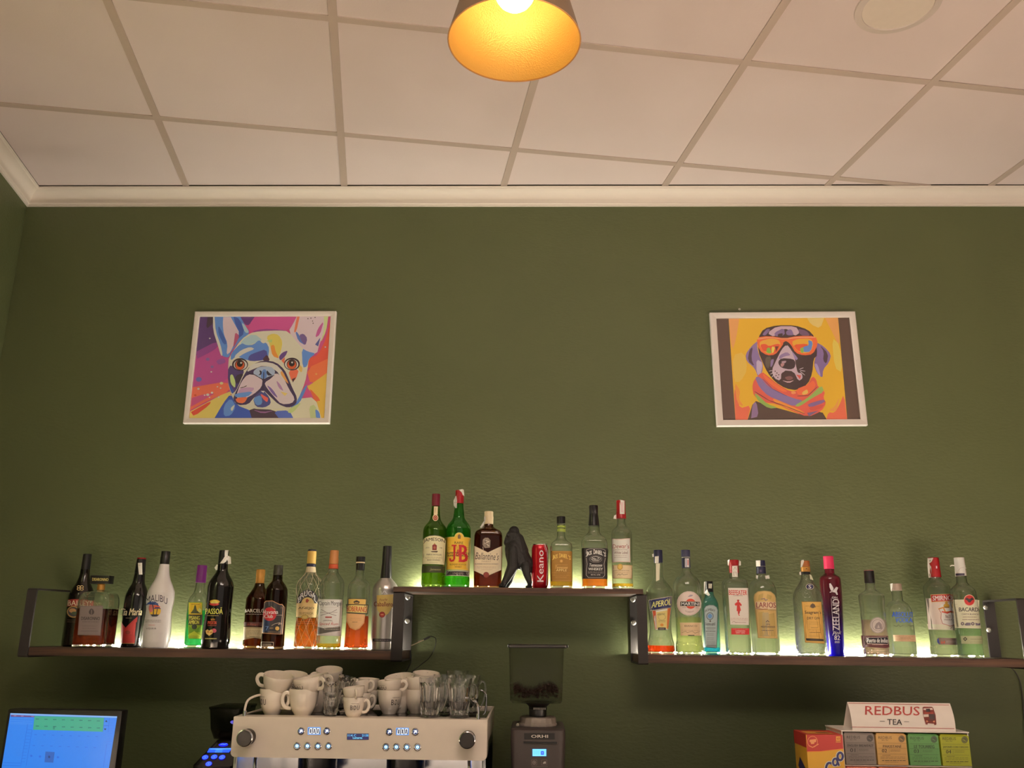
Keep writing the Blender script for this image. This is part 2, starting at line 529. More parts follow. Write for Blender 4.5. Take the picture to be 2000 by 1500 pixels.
# ================================================================ shelves
YF, YB = 2.860, BACK
LZ = EYE - 0.0675        # top of the left shelf
RZ = EYE - 0.0690        # top of the right shelf
UZ = EYE + 0.1295        # top of the raised middle shelf
BT, BB = EYE + 0.1130, EYE - 0.0985    # top and bottom of the steel frames
SCREW = mat('zinc_screw', (215, 212, 205), 0.3, 0.9)
def bracket(x0, w, parent, org, screws, bot, lean=0.0):
    x0 -= org[0]; x1 = x0 + w; dy = -org[1]; dz = -org[2]
    t = 0.005
    m = M()
    y0, y1 = YF + dy, YB + dy
    z0, z1 = bot + dz, BT + dz
    # one flat bar bent into a closed loop: outer and inner rounded rectangles
    def loop(ya, yb, za, zb, r):
        pts = []
        for cy, cz, a0 in ((ya + r, za + r, PI), (yb - r, za + r, 1.5 * PI), (yb - r, zb - r, 0), (ya + r, zb - r, .5 * PI)):
            for k in range(4):
                a = a0 + k / 3 * PI / 2
                pts.append((cy + r * math.cos(a), cz + r * math.sin(a)))
        return pts
    o = loop(y0, y1, z0, z1, 0.008); i = loop(y0 + t, y1 - t, z0 + t, z1 - t, 0.004)
    rs = [[(x0, p[0], p[1]) for p in o], [(x1, p[0], p[1]) for p in o], [(x1, p[0], p[1]) for p in i], [(x0, p[0], p[1]) for p in i]]
    m.rings(rs, close=True)
    m.v = [(x + lean * (y - y0) / (y1 - y0), y, z) for x, y, z in m.v]
    b = obj('bracket', m, BLACKM, parent, ang=0.5)
    for sx, sz in screws:
        s = M().lathe([(0.0005, -.0045), (.0022, -.0045), (.0026, -.003), (.0028, -.003), (.0038, -.0045), (.0066, -.0036), (.0084, -.0016), (.0086, 0)], 20,
                      (sx - org[0], y1 - t - 0.0002, sz + dz), 'y')
        obj('screw', s, SCREW, b)
org = (-1.0, 2.96, LZ)
lshelf = thing('wall_shelf', 'lower left wall shelf of dark wood carrying twelve bottles', 'shelf', org, 'lower bottle shelves')
obj('board', M().rbox(-1.609 + 1.0, -0.4075 + 1.0, YF + .0055 - 2.96, BACK - .006 - 2.96, -.0255, 0, .0015), WALNUT, lshelf)
bracket(-1.614, .031, lshelf, org, [(-1.558, EYE + .10), (-1.558, EYE + .026)], BB, .038)
bracket(-0.4395, .0355, lshelf, org, [(-0.4218, EYE + .1031), (-0.4202, EYE + .0258)], BB)
org = (0.93, 2.96, RZ)
rshelf = thing('wall_shelf', 'lower right wall shelf of dark wood carrying eleven bottles', 'shelf', org, 'lower bottle shelves')
obj('board', M().rbox(.333 - .93, 1.541 - .93, YF + .0055 - 2.96, BACK - .006 - 2.96, -.0245, 0, .0015), WALNUT, rshelf)
bracket(.3285, .0310, rshelf, org, [(.3395, EYE + .1035), (.3400, EYE + .0285)], BB)
bracket(1.5075, .0365, rshelf, org, [(1.513, EYE + .0905), (1.514, EYE + .018)], BB)
org = (-0.045, 2.96, UZ)
ushelf = thing('raised_shelf', 'raised middle shelf board resting on the black steel frames of the two lower shelves', 'shelf', org)
obj('board', M().rbox(-.4405 + .045, .3495 + .045, YF - .002 - 2.96, BACK - .001 - 2.96, -.0163, 0, .0015), WALNUT, ushelf)

# ================================================================ framed prints
FRAME_W = mat('white_frame_lacquer', (240, 232, 226), 0.35)
def picture(name, label, corners_px, draw, tf, fw):
    P = [at(x, y, BACK - .012) for x, y in corners_px]      # tl, tr, br, bl
    c = sum(P, Vector()) / 4
    W = ((P[1] - P[0]).length + (P[2] - P[3]).length) / 2; H = ((P[3] - P[0]).length + (P[2] - P[1]).length) / 2
    ang = math.atan2((P[1].z - P[0].z) + (P[2].z - P[3].z), (P[1].x - P[0].x) + (P[2].x - P[3].x))
    org = (c.x, BACK - .012, c.z)
    t = thing(name, label, 'picture', org)
    t.rotation_euler = (0, -ang, 0)
    w, h = W / 2, H / 2
    m = M()
    # four mitred sides
    for (ax, az), (bx, bz) in (((-w, h), (w, h)), ((w, h), (w, -h)), ((w, -h), (-w, -h)), ((-w, -h), (-w, h))):
        k = lambda x, z, f: (x * (w - f) / w, z * (h - f) / h)
        ring = lambda x, z: [(x, .012, z), (x, -.004, z), (*[k(x, z, .002)[0]], -.006, k(x, z, .002)[1]),
                             (k(x, z, fw - .003)[0], -.006, k(x, z, fw - .003)[1]), (k(x, z, fw)[0], -.004, k(x, z, fw)[1]), (k(x, z, fw)[0], .0035, k(x, z, fw)[1])]
        m.rings([ring(ax, az), ring(bx, bz)])
    obj('frame', m, FRAME_W, t, ang=0.6)
    obj('backing', M().box(-w + .004, w - .004, .003, .010, -h + .004, h - .004), mat('backing_card', (120, 100, 80), .8), t, smooth=False)
    ca, sa = math.cos(ang), math.sin(ang)
    ox, oy, k = tf
    Yp = BACK - .012 + .002
    def fx(X, Y):
        p = at(ox + X / k, oy + Y / k, Yp)
        dx, dz = p.x - c.x, p.z - c.z
        return (dx * ca + dz * sa, -dx * sa + dz * ca)
    lim_w, lim_h = w - fw * .6, h - fw * .6
    def surf(u, v, off):
        return (max(-lim_w, min(lim_w, u)), .002 - off * .35, max(-lim_h, min(lim_h, v)))
    p = Print(fx, surf, step=.00006)
    p.gain = (1.28, 1.42, 1.62)
    xs = [(x - ox) * k for x, y in corners_px]; ys = [(y - oy) * k for x, y in corners_px]
    def edge(q):
        u, v = fx(*q)
        return abs(u) > w - fw * 1.3 or abs(v) > h - fw * 1.3
    p.keep = edge
    draw(p)
    p.build('print', t)
    return t

def draw_bulldog(p):
    P = p.poly
    P([(270, 150), (1770, 150), (1705, 1320), (165, 1320)], (192, 78, 128))
    P([(270, 150), (470, 150), (455, 300), (500, 480), (380, 530), (235, 610)], (84, 58, 112))
    P([(380, 150), (450, 150), (440, 240), (360, 310)], (60, 45, 62))
    P([(740, 150), (920, 150), (850, 260), (800, 260)], (100, 60, 125))
    P([(920, 150), (1400, 150), (1290, 330), (1000, 330), (840, 330), (850, 250)], (196, 82, 142))
    P([(850, 340), (1000, 300), (1200, 310), (1290, 330), (1150, 350)], (142, 66, 138))
    P([(240, 610), (500, 490), (640, 640), (620, 900), (205, 960)], (176, 76, 140))
    P([(250, 560), (480, 440), (500, 500), (420, 560), (260, 640)], (140, 70, 140))
    P([(470, 660), (560, 630), (590, 680), (500, 710)], (140, 80, 150))
    P([(205, 960), (620, 890), (630, 1010), (400, 1100), (180, 1220)], (226, 110, 88))
    P([(200, 1080), (330, 1040), (480, 1020), (300, 1120), (190, 1180)], (190, 84, 130))
    P([(165, 1320), (185, 1230), (620, 1000), (650, 1040), (470, 1320)], (242, 194, 104))
    P([(190, 1240), (420, 1110), (400, 1160), (225, 1290)], (214, 84, 66))
    P([(1770, 150), (1720, 400), (1620, 600), (1520, 630), (1490, 770), (1750, 640)], (212, 84, 66))
    P([(1490, 750), (1750, 630), (1735, 800), (1540, 940)], (228, 112, 70))
    P([(1540, 930), (1735, 790), (1705, 1320), (1640, 1320), (1600, 1080), (1490, 950)], (244, 176, 74))
    P([(1520, 960), (1660, 1110), (1600, 1120), (1640, 1250), (1560, 1060)], (216, 104, 62))
    for x, y, r, c in ((403, 410, 10, 0), (420, 787, 10, 0), (280, 872, 34, 1), (275, 978, 14, 0), (535, 915, 20, 2), (380, 1045, 18, 0), (345, 1050, 11, 0), (428, 1022, 14, 0), (525, 970, 10, 0), (400, 1075, 9, 0), (503, 1072, 11, 0), (430, 730, 18, 3), (380, 645, 22, 3), (490, 955, 9, 0), (240, 1050, 14, 4), (1705, 508, 9, 0), (1603, 812, 12, 5)):
        p.ell(x, y, r, r * .8, [(236, 214, 206), (96, 100, 170), (236, 206, 150), (130, 100, 160), (200, 80, 50), (240, 160, 90)][c], 12)
    # chest and shoulders
    P([(450, 1320), (555, 1140), (640, 1030), (1400, 1090), (1590, 1070), (1665, 1320)], (230, 208, 176))
    P([(450, 1320), (555, 1140), (640, 1030), (700, 1160), (880, 1230), (890, 1320)], (58, 84, 170))
    P([(560, 1170), (640, 1080), (700, 1180), (640, 1280), (560, 1290)], (96, 134, 196))
    P([(640, 1190), (690, 1150), (660, 1230), (640, 1220)], (214, 220, 222))
    P([(840, 1190), (1160, 1220), (1210, 1320), (880, 1320)], (62, 46, 66))
    P([(880, 1210), (1000, 1240), (1140, 1220), (1000, 1260)], (150, 100, 150))
    P([(1120, 1230), (1300, 1220), (1350, 1320), (1190, 1320)], (80, 100, 180))
    P([(1390, 1080), (1500, 920), (1495, 970), (1410, 1150), (1300, 1210)], (86, 126, 192))
    P([(1300, 1200), (1450, 1120), (1340, 1250), (1280, 1250)], (192, 202, 132))
    P([(1520, 1180), (1590, 1150), (1640, 1320), (1540, 1320)], (190, 196, 140))
    P([(1590, 1200), (1640, 1240), (1650, 1320), (1600, 1300)], (90, 130, 200))
    # ears
    P([(445, 150), (740, 150), (800, 260), (860, 350), (760, 420), (640, 560), (620, 630), (540, 610), (505, 500), (445, 320)], (92, 132, 196))
    P([(555, 170), (640, 170), (690, 260), (740, 350), (690, 440), (640, 560), (590, 600), (605, 470), (560, 360), (550, 250)], (222, 192, 200))
    P([(670, 160), (740, 190), (800, 350), (705, 430), (742, 350), (695, 260)], (62, 84, 160))
    P([(690, 340), (740, 380), (700, 470), (665, 520), (680, 420)], (176, 84, 120))
    P([(500, 260), (540, 330), (600, 470), (560, 480), (500, 360)], (62, 92, 170))
    P([(440, 150), (458, 170), (470, 330), (525, 480), (550, 600), (530, 610), (495, 490), (440, 320)], (234, 222, 200))
    P([(760, 230), (800, 260), (850, 345), (800, 350)], (170, 190, 210))
    P([(1390, 150), (1725, 150), (1705, 330), (1640, 470), (1610, 590), (1480, 570), (1400, 470), (1290, 330), (1340, 250)], (222, 194, 200))
    P([(1390, 150), (1420, 150), (1380, 330), (1350, 350), (1370, 240)], (216, 120, 90))
    P([(1690, 160), (1740, 160), (1715, 330), (1650, 470), (1690, 320)], (198, 206, 146))
    P([(1410, 370), (1460, 355), (1505, 410), (1480, 495), (1430, 440)], (102, 80, 134))
    P([(1365, 330), (1400, 350), (1440, 450), (1480, 490), (1400, 440)], (84, 110, 180))
    P([(1620, 300), (1690, 210), (1645, 370), (1590, 405)], (190, 90, 150))
    P([(1590, 480), (1650, 400), (1625, 500)], (80, 84, 150))
    for x, y in ((1510, 188), (1543, 182), (1562, 215), (1568, 240), (1590, 175)): p.ell(x, y, 7, 6, (60, 50, 56), 8)
    # head
    P([(760, 420), (860, 350), (960, 330), (1180, 320), (1290, 330), (1400, 470), (1490, 560), (1600, 580), (1520, 640), (1505, 760), (1480, 900), (1400, 1100), (1330, 1180), (1000, 1220), (700, 1160), (640, 1030), (608, 900), (612, 720), (620, 620)], (232, 214, 184))
    P([(760, 430), (900, 355), (1010, 440), (850, 480), (740, 545)], (172, 194, 214))
    P([(640, 580), (760, 460), (820, 490), (900, 480), (960, 425), (1000, 470), (1040, 455), (1075, 525), (1060, 645), (950, 665), (830, 660), (700, 610), (640, 665)], (92, 132, 198))
    P([(920, 570), (1040, 530), (1062, 640), (930, 668), (830, 662), (850, 600)], (72, 72, 146))
    P([(1000, 640), (1050, 590), (1085, 665), (1010, 665)], (70, 42, 62))
    P([(680, 610), (760, 540), (860, 505), (915, 530), (800, 575), (700, 640)], (226, 218, 210))
    P([(1040, 390), (1110, 355), (1180, 370), (1225, 450), (1205, 560), (1170, 635), (1100, 560), (1080, 480)], (248, 196, 96))
    P([(1085, 495), (1130, 480), (1145, 560), (1190, 640), (1110, 610)], (238, 140, 62))
    P([(1040, 440), (1110, 420), (1100, 460)], (190, 200, 120))
    P([(1180, 620), (1220, 570), (1285, 545), (1260, 605), (1200, 665)], (96, 66, 134))
    P([(1210, 660), (1250, 620), (1245, 700)], (220, 110, 80))
    P([(1440, 520), (1510, 560), (1600, 580), (1520, 640), (1500, 730), (1450, 740)], (92, 132, 198))
    P([(1410, 700), (1450, 740), (1440, 800), (1400, 760)], (246, 180, 96))
    P([(612, 720), (700, 720), (800, 760), (745, 900), (700, 1000), (650, 1040), (608, 900)], (72, 58, 112))
    P([(690, 830), (790, 800), (740, 900), (700, 930)], (48, 38, 56))
    P([(630, 830), (660, 810), (695, 900), (690, 975), (640, 920)], (194, 208, 134))
    P([(608, 900), (650, 960), (680, 1010), (650, 1040)], (60, 84, 170))
    P([(1285, 770), (1412, 755), (1375, 870), (1330, 905)], (222, 110, 82))
    P([(1330, 870), (1375, 850), (1340, 910)], (60, 40, 50))
    # eyes
    for x, y, s in ((745, 705, 1), (1330, 700, -1)):
        p.ell(x, y, 90, 72, (44, 32, 48))
        p.ell(x + 4 * s, y + 4, 76, 58, (226, 210, 200))
        p.ell(x - 2, y + 4, 58, 58, (58, 30, 36)); p.ell(x - 2, y + 8, 50, 50, (206, 92, 52))
        p.ell(x - 2, y - 8, 34, 36, (30, 20, 26)); p.ell(x + 12 - 10 * (s < 0), y - 18, 11, 11, (240, 226, 214), 10)
    # muzzle
    P([(1010, 655), (1150, 678), (1245, 760), (1295, 870), (1335, 970), (1390, 1080), (1375, 1155), (1290, 1195), (1180, 1155), (1100, 1080), (1000, 985), (900, 1080), (840, 1155), (720, 1165), (665, 1100), (690, 1030), (730, 950), (785, 830), (860, 715)], (58, 46, 84))
    P([(1000, 870), (990, 960), (900, 1040), (800, 1090), (700, 1085), (720, 1000), (760, 900), (830, 815), (930, 825)], (224, 194, 200))
    P([(740, 980), (830, 960), (920, 970), (840, 1040), (720, 1040)], (190, 150, 180))
    P([(1020, 910), (1100, 860), (1150, 795), (1240, 860), (1295, 980), (1365, 1090), (1330, 1145), (1210, 1155), (1130, 1070), (1040, 960)], (226, 198, 202))
    P([(1150, 880), (1200, 930), (1240, 1010), (1180, 970)], (176, 130, 170))
    P([(1040, 930), (1110, 980), (1180, 1090), (1110, 1040)], (120, 96, 160))
    P([(1200, 1010), (1280, 1030), (1250, 1060)], (246, 190, 110))
    P([(815, 795), (870, 705), (1010, 672), (1145, 698), (1235, 790), (1275, 900), (1222, 870), (1150, 765), (1010, 715), (900, 755)], (230, 210, 196))
    P([(1220, 770), (1300, 930), (1262, 900), (1195, 800)], (238, 154, 84))
    P([(690, 1085), (840, 1065), (790, 1145), (712, 1135)], (232, 112, 74))
    P([(676, 1035), (900, 1005), (830, 1072), (700, 1078)], (100, 140, 200))
    P([(895, 780), (960, 730), (1090, 728), (1142, 772), (1132, 830), (1060, 852), (1010, 872), (950, 842), (900, 820)], (168, 178, 204))
    P([(1000, 760), (1040, 760), (1050, 850), (1010, 870), (975, 850)], (96, 130, 190))
    P([(960, 768), (992, 780), (985, 822), (948, 828), (975, 805)], (36, 30, 54))
    P([(1050, 768), (1075, 800), (1112, 826), (1060, 832), (1042, 800)], (36, 30, 54))
    p.line([(835, 800), (900, 815), (950, 845), (1010, 880), (1060, 850), (1130, 828)], 9, (46, 36, 60))
    p.line([(1013, 790), (1011, 880), (1004, 980)], 10, (40, 32, 56))
    P([(890, 1085), (1000, 985), (1082, 1080), (1094, 1150), (1020, 1192), (920, 1182)], (68, 72, 132))
    P([(890, 1085), (985, 1045), (1000, 1150), (930, 1172)], (96, 136, 192))
    P([(970, 1030), (1040, 1070), (1066, 1085), (1052, 1135), (1000, 1090)], (218, 98, 88))
    P([(978, 1003), (1022, 1003), (1010, 1026)], (240, 222, 200))
    p.line([(750, 970), (790, 960), (820, 945)], 8, (50, 40, 54))
def draw_labrador(p):
    P = p.poly
    P([(160, 160), (1700, 150), (1810, 1345), (225, 1345)], (82, 64, 56))
    P([(305, 165), (1538, 155), (1645, 1345), (384, 1345)], (228, 168, 50))
    P([(305, 165), (430, 165), (390, 420), (345, 560)], (226, 154, 92))
    P([(1380, 158), (1538, 155), (1562, 520), (1480, 350)], (226, 156, 88))
    P([(1180, 160), (1390, 160), (1340, 300), (1230, 250)], (234, 188, 110))
    P([(350, 600), (480, 560), (520, 760), (440, 900), (365, 900)], (234, 178, 80))
    P([(1470, 400), (1560, 480), (1590, 800), (1500, 740)], (238, 190, 86))
    P([(365, 960), (410, 1060), (430, 1200), (560, 1160), (515, 1345), (384, 1345)], (216, 106, 78))
    P([(370, 900), (440, 1000), (420, 1090), (480, 1180), (400, 1140)], (226, 140, 66))
    P([(1605, 1030), (1560, 1150), (1500, 1250), (1430, 1240), (1400, 1345), (1645, 1345)], (216, 106, 78))
    P([(1560, 1060), (1500, 1180), (1430, 1220), (1520, 1240)], (230, 150, 74))
    P([(515, 1345), (590, 1105), (700, 1150), (1200, 1290), (1350, 1220), (1425, 1345)], (76, 60, 54))
    P([(575, 1150), (620, 1120), (645, 1290), (560, 1310)], (132, 106, 140))
    # ears behind the head
    P([(640, 430), (560, 500), (495, 590), (510, 670), (600, 745), (640, 850), (685, 800), (695, 700), (650, 600), (625, 500)], (130, 108, 152))
    P([(540, 540), (580, 500), (560, 640), (600, 730), (520, 660)], (76, 58, 74))
    P([(620, 640), (695, 690), (660, 845), (620, 800)], (188, 168, 188))
    P([(1290, 450), (1380, 500), (1462, 590), (1440, 680), (1370, 760), (1365, 860), (1300, 800), (1265, 700), (1290, 600)], (120, 98, 144))
    P([(1330, 480), (1430, 580), (1410, 700), (1370, 660), (1380, 560)], (70, 54, 66))
    P([(1270, 690), (1310, 700), (1350, 850), (1300, 790)], (160, 140, 178))
    P([(640, 400), (700, 300), (850, 262), (1050, 262), (1200, 310), (1275, 390), (1310, 600), (1262, 640), (1250, 800), (1200, 925), (1080, 995), (950, 975), (830, 900), (740, 790), (690, 680), (640, 560)], (60, 46, 48))
    P([(740, 350), (850, 272), (1060, 272), (1110, 345), (1050, 385), (1000, 320), (940, 300), (860, 330), (820, 395)], (194, 164, 172))
    P([(820, 345), (930, 290), (942, 375), (830, 390)], (122, 102, 142))
    P([(950, 330), (1010, 300), (1045, 375), (960, 375)], (122, 102, 142))
    P([(860, 360), (920, 350), (910, 385), (860, 390)], (60, 46, 50))
    P([(1080, 300), (1180, 320), (1230, 380), (1120, 380)], (110, 84, 110))
    P([(680, 370), (740, 300), (780, 310), (720, 380)], (120, 100, 140))
    P([(720, 620), (790, 610), (760, 760), (720, 720)], (88, 80, 70))
    # snout
    P([(905, 530), (960, 475), (1010, 535), (1050, 620), (1066, 720), (1085, 800), (1130, 800), (1142, 860), (1092, 892), (1040, 780), (920, 770), (890, 890), (820, 860), (790, 770), (850, 640)], (194, 168, 176))
    P([(880, 600), (960, 560), (1010, 600), (940, 610), (870, 650)], (140, 118, 156))
    P([(1010, 540), (1060, 600), (1090, 640), (1060, 660)], (150, 130, 170))
    P([(780, 650), (820, 640), (800, 720), (775, 740)], (130, 110, 150))
    P([(866, 668), (900, 632), (1030, 640), (1062, 680), (1050, 742), (1000, 762), (900, 742), (868, 700)], (58, 44, 50))
    P([(890, 690), (940, 690), (920, 730), (895, 730)], (176, 130, 130))
    P([(900, 668), (960, 660), (945, 690), (905, 690)], (170, 140, 150))
    P([(900, 790), (970, 800), (1050, 810), (1062, 880), (980, 912), (895, 882)], (66, 48, 50))
    P([(930, 850), (1000, 830), (1040, 860), (980, 890)], (120, 84, 84))
    P([(897, 880), (980, 900), (1052, 878), (985, 915)], (206, 176, 176))
    P([(1068, 818), (1122, 828), (1110, 872)], (204, 92, 82))
    for a, b in (((800, 770), (760, 780)), ((820, 790), (775, 815)), ((830, 800), (790, 850)), ((1100, 760), (1150, 740)), ((1110, 770), (1170, 780)), ((1110, 780), (1165, 825))):
        p.line([a, b], 6, (210, 196, 200))
    for x, y in ((830, 780), (850, 800), (840, 830), (870, 820), (860, 850)): p.ell(x, y, 8, 7, (80, 62, 70), 8)
    # glasses
    P([(615, 400), (760, 382), (940, 410), (1080, 382), (1285, 382), (1315, 470), (1255, 590), (1150, 604), (1060, 575), (1000, 470), (945, 440), (890, 520), (830, 595), (740, 604), (650, 545)], (226, 106, 62))
    P([(630, 410), (760, 392), (930, 415), (1080, 392), (1280, 392), (1285, 405), (1080, 405), (940, 425), (760, 405), (640, 425)], (240, 150, 110))
    P([(665, 440), (780, 410), (870, 425), (895, 480), (850, 560), (760, 588), (690, 552), (650, 480)], (244, 160, 64))
    P([(660, 480), (720, 470), (760, 500), (850, 470), (890, 480), (850, 560), (800, 575), (740, 560), (690, 552)], (214, 88, 58))
    P([(735, 520), (770, 510), (790, 580), (730, 572)], (122, 168, 72))
    P([(790, 500), (830, 510), (810, 575), (790, 570)], (232, 200, 90))
    P([(830, 500), (870, 500), (840, 560)], (110, 60, 50))
    P([(1010, 450), (1085, 415), (1230, 412), (1262, 470), (1232, 562), (1150, 584), (1070, 548)], (246, 160, 58))
    P([(1030, 480), (1190, 470), (1200, 500), (1120, 560), (1080, 548)], (216, 90, 56))
    P([(1200, 425), (1258, 450), (1232, 560), (1150, 566), (1120, 530), (1160, 500), (1210, 490)], (92, 126, 186))
    P([(1110, 520), (1150, 510), (1150, 575), (1120, 570)], (126, 168, 80))
    P([(915, 462), (950, 438), (988, 462), (970, 492), (930, 492)], (64, 50, 50))
    # scarf
    P([(590, 880), (680, 785), (740, 830), (860, 930), (1000, 1010), (1080, 1000), (1200, 930), (1250, 835), (1292, 870), (1312, 960), (1392, 1010), (1372, 1080), (1406, 1140), (1350, 1232), (1200, 1298), (1000, 1222), (850, 1150), (700, 1130), (590, 1062), (572, 960)], (208, 92, 76))
    P([(600, 850), (655, 838), (760, 960), (900, 1030), (1050, 1090), (1150, 1110), (1050, 1182), (900, 1120), (750, 1060), (650, 960)], (126, 106, 152))
    P([(690, 800), (760, 860), (860, 940), (980, 1010), (900, 1010), (780, 930), (700, 850)], (226, 110, 66))
    P([(590, 1020), (650, 1060), (740, 1150), (865, 1192), (760, 1202), (640, 1122)], (138, 166, 82))
    P([(1040, 1170), (1200, 1080), (1350, 935), (1384, 1010), (1250, 1080), (1100, 1182)], (142, 168, 88))
    P([(800, 1080), (960, 1150), (1165, 1240), (1140, 1264), (950, 1190), (820, 1130)], (232, 138, 62))
    P([(1190, 1150), (1380, 1095), (1394, 1130), (1220, 1192)], (124, 96, 140))
    P([(1200, 1190), (1390, 1150), (1350, 1200), (1240, 1230)], (196, 84, 70))
    P([(1190, 1250), (1320, 1225), (1210, 1290)], (120, 96, 130))
    P([(1060, 985), (1200, 930), (1262, 878), (1292, 950), (1200, 1052), (1090, 1052)], (222, 106, 68))
    P([(1130, 1020), (1190, 980), (1205, 1030), (1140, 1050)], (238, 176, 90))
    P([(1005, 1015), (1050, 1005), (1070, 1030), (1020, 1042)], (232, 140, 90))
    p.line([(600, 1010), (760, 1110), (960, 1180), (1160, 1260)], 8, (90, 56, 56))
    p.line([(690, 870), (800, 980), (960, 1060)], 7, (96, 78, 120))
    p.line([(1080, 1060), (1200, 1055), (1300, 960)], 8, (100, 60, 56))
picture('framed_print', 'white-framed colourful print of a french bulldog face, hung on the green wall at left',
        [(379, 609), (655.5, 608.5), (645, 827), (360.5, 827.5)], draw_bulldog, (340, 590, 5.7706), .0195)
picture('framed_print', 'white-framed print of a black labrador in orange sunglasses and scarf',
        [(1387, 611.5), (1671, 608.5), (1692.5, 831.5), (1399, 832.5)], draw_labrador, (1370, 590, 5.7706), .0225)
# small ring hook above the right print
p0 = at(1444, 604.5, BACK - .006)
hook = M().lathe([(.0030 + .0012 * math.cos(a), .0012 * math.sin(a)) for a in [2 * PI * k / 8 for k in range(8)]], 16, (0, -.003, 0), 'y', False, False, True)
hook.lathe([(.001, -.002), (.001, .006)], 8, (0, 0, .0035), 'y')
tag(obj('wall_hook', hook, SCREW), 'tiny metal ring hook in the green wall above the labrador print', 'hook').location = p0

# ================================================================ pendant lamp and recessed downlight
c0 = at(1004.5, 82, 1.60); RR = 0.1400
GOLD = nodes('hammered_gold')
def gold_mat():
    m, nt, b = GOLD
    b.inputs['Base Color'].default_value = (0.86, 0.55, 0.15, 1)
    b.inputs['Metallic'].default_value = 0.25; b.inputs['Roughness'].default_value = 0.42
    tc = nt.nodes.new('ShaderNodeTexCoord')
    vo = nt.nodes.new('ShaderNodeTexVoronoi'); vo.inputs['Scale'].default_value = 300
    nt.links.new(tc.outputs['Object'], vo.inputs['Vector'])
    bp = nt.nodes.new('ShaderNodeBump'); bp.inputs['Strength'].default_value = 0.3; bp.inputs['Distance'].default_value = 0.002
    nt.links.new(vo.outputs['Distance'], bp.inputs['Height']); nt.links.new(bp.outputs['Normal'], b.inputs['Normal'])
    return m
GOLDM = gold_mat()
BRONZE = mat('bronze_lacquer', (98, 76, 54), 0.5, 0.3, noise=.08)
lamp = thing('pendant_lamp', 'conical pendant lamp with bronze outside and glowing gold hammered inside, hanging from the ceiling', 'lamp', (c0.x, c0.y, c0.z))
sh = [(RR, 0), (RR - .001, .002), (.118, .085), (.100, .150), (.082, .195), (.055, .222), (.024, .232)]
obj('shade', M().lathe([(r + .0012, z) for r, z in sh] + [(r - .0002, z - .0006) for r, z in reversed(sh)], 72, close=True), BRONZE, lamp)
obj('shade_lining', M().lathe([(r - .0012, z + .0008) for r, z in sh], 72, cap0=False, cap1=False), GOLDM, lamp)
obj('shade_rim', M().lathe([(RR - .0005 + .0016 * math.cos(a), .0016 * math.sin(a)) for a in [2 * PI * k / 8 for k in range(8)]], 72, close=True), mat('rim_brass', (190, 140, 90), .4, .4), lamp)
obj('socket', M().lathe([(.022, .150), (.024, .155), (.024, .231), (.012, .245)], 24), BLACKP, lamp)
BULB = mat('lit_bulb', (255, 230, 180), 0.4, emit=(255, 226, 170), estr=5.0)
bp_ = [(.001, .082)]
for k in range(1, 10):
    a = -PI / 2 + PI * k / 11
    bp_.append((.044 * math.cos(a), .128 + .046 * math.sin(a)))
obj('bulb', M().lathe(bp_ + [(.016, .168)], 28), BULB, lamp)
sp = bpy.data.lights.new('pendant_light', 'SPOT'); sp.energy = 270; sp.spot_size = math.radians(58); sp.spot_blend = .5; sp.shadow_soft_size = .04; sp.color = WARM
so = bpy.data.objects.new('pendant_light', sp); COL.objects.link(so); so.parent = lamp; so.location = (0, 0, .055)
obj('cord', M().tube([(0, 0, .24), (0, 0, CEIL - c0.z - .016)], .003), BLACKP, lamp)
obj('canopy', M().lathe([(.045, CEIL - c0.z - .0005), (.045, CEIL - c0.z - .012), (.03, CEIL - c0.z - .017), (.004, CEIL - c0.z - .018)], 32), BLACKP, lamp)
# circle through three points of the ring seen in the photo
A_, B_, C_ = [atz(x, y, CEIL) for x, y in ((1668, 30), (1842, 0), (1730, 66))]
def circ(a, b, c):
    ax, ay, bx, by, cx, cy = a.x, a.y, b.x, b.y, c.x, c.y
    d = 2 * (ax * (by - cy) + bx * (cy - ay) + cx * (ay - by))
    ux = ((ax * ax + ay * ay) * (by - cy) + (bx * bx + by * by) * (cy - ay) + (cx * cx + cy * cy) * (ay - by)) / d
    uy = ((ax * ax + ay * ay) * (cx - bx) + (bx * bx + by * by) * (ax - cx) + (cx * cx + cy * cy) * (bx - ax)) / d
    return ux, uy, math.hypot(ax - ux, ay - uy)
ux, uy, ur = circ(A_, B_, C_)
dl = thing('downlight', 'flat round recessed downlight, switched off, in the ceiling tile at upper right', 'lamp', (ux, uy, CEIL + .003))
obj('ring', M().lathe([(ur, 0), (ur - .001, -.004), (ur * .83, -.006), (ur * .82, -.004), (ur * .82, 0)], 56, cap0=False, cap1=False), mat('downlight_ring', (205, 193, 186), .5), dl)
obj('diffuser', M().lathe([(.001, -.0035), (ur * .5, -.0035), (ur * .822, -.003)], 56), mat('downlight_diffuser', (226, 214, 202), .6), dl)
# ================================================================ bottles
def pchip(xs, ys):
    n = len(xs); h = [xs[i + 1] - xs[i] for i in range(n - 1)]; d = [(ys[i + 1] - ys[i]) / h[i] for i in range(n - 1)]
    m = [0.0] * n; m[0], m[-1] = d[0], d[-1]
    for i in range(1, n - 1):
        if d[i - 1] * d[i] > 0:
            w1 = 2 * h[i] + h[i - 1]; w2 = h[i] + 2 * h[i - 1]
            m[i] = (w1 + w2) / (w1 / d[i - 1] + w2 / d[i])
    def f(x):
        if x <= xs[0]: return ys[0]
        if x >= xs[-1]: return ys[-1]
        i = 0
        while x > xs[i + 1]: i += 1
        t = (x - xs[i]) / h[i]
        return ((2 * t**3 - 3 * t**2 + 1) * ys[i] + (t**3 - 2 * t**2 + t) * h[i] * m[i] + (-2 * t**3 + 3 * t**2) * ys[i + 1] + (t**3 - t**2) * h[i] * m[i + 1])
    return f
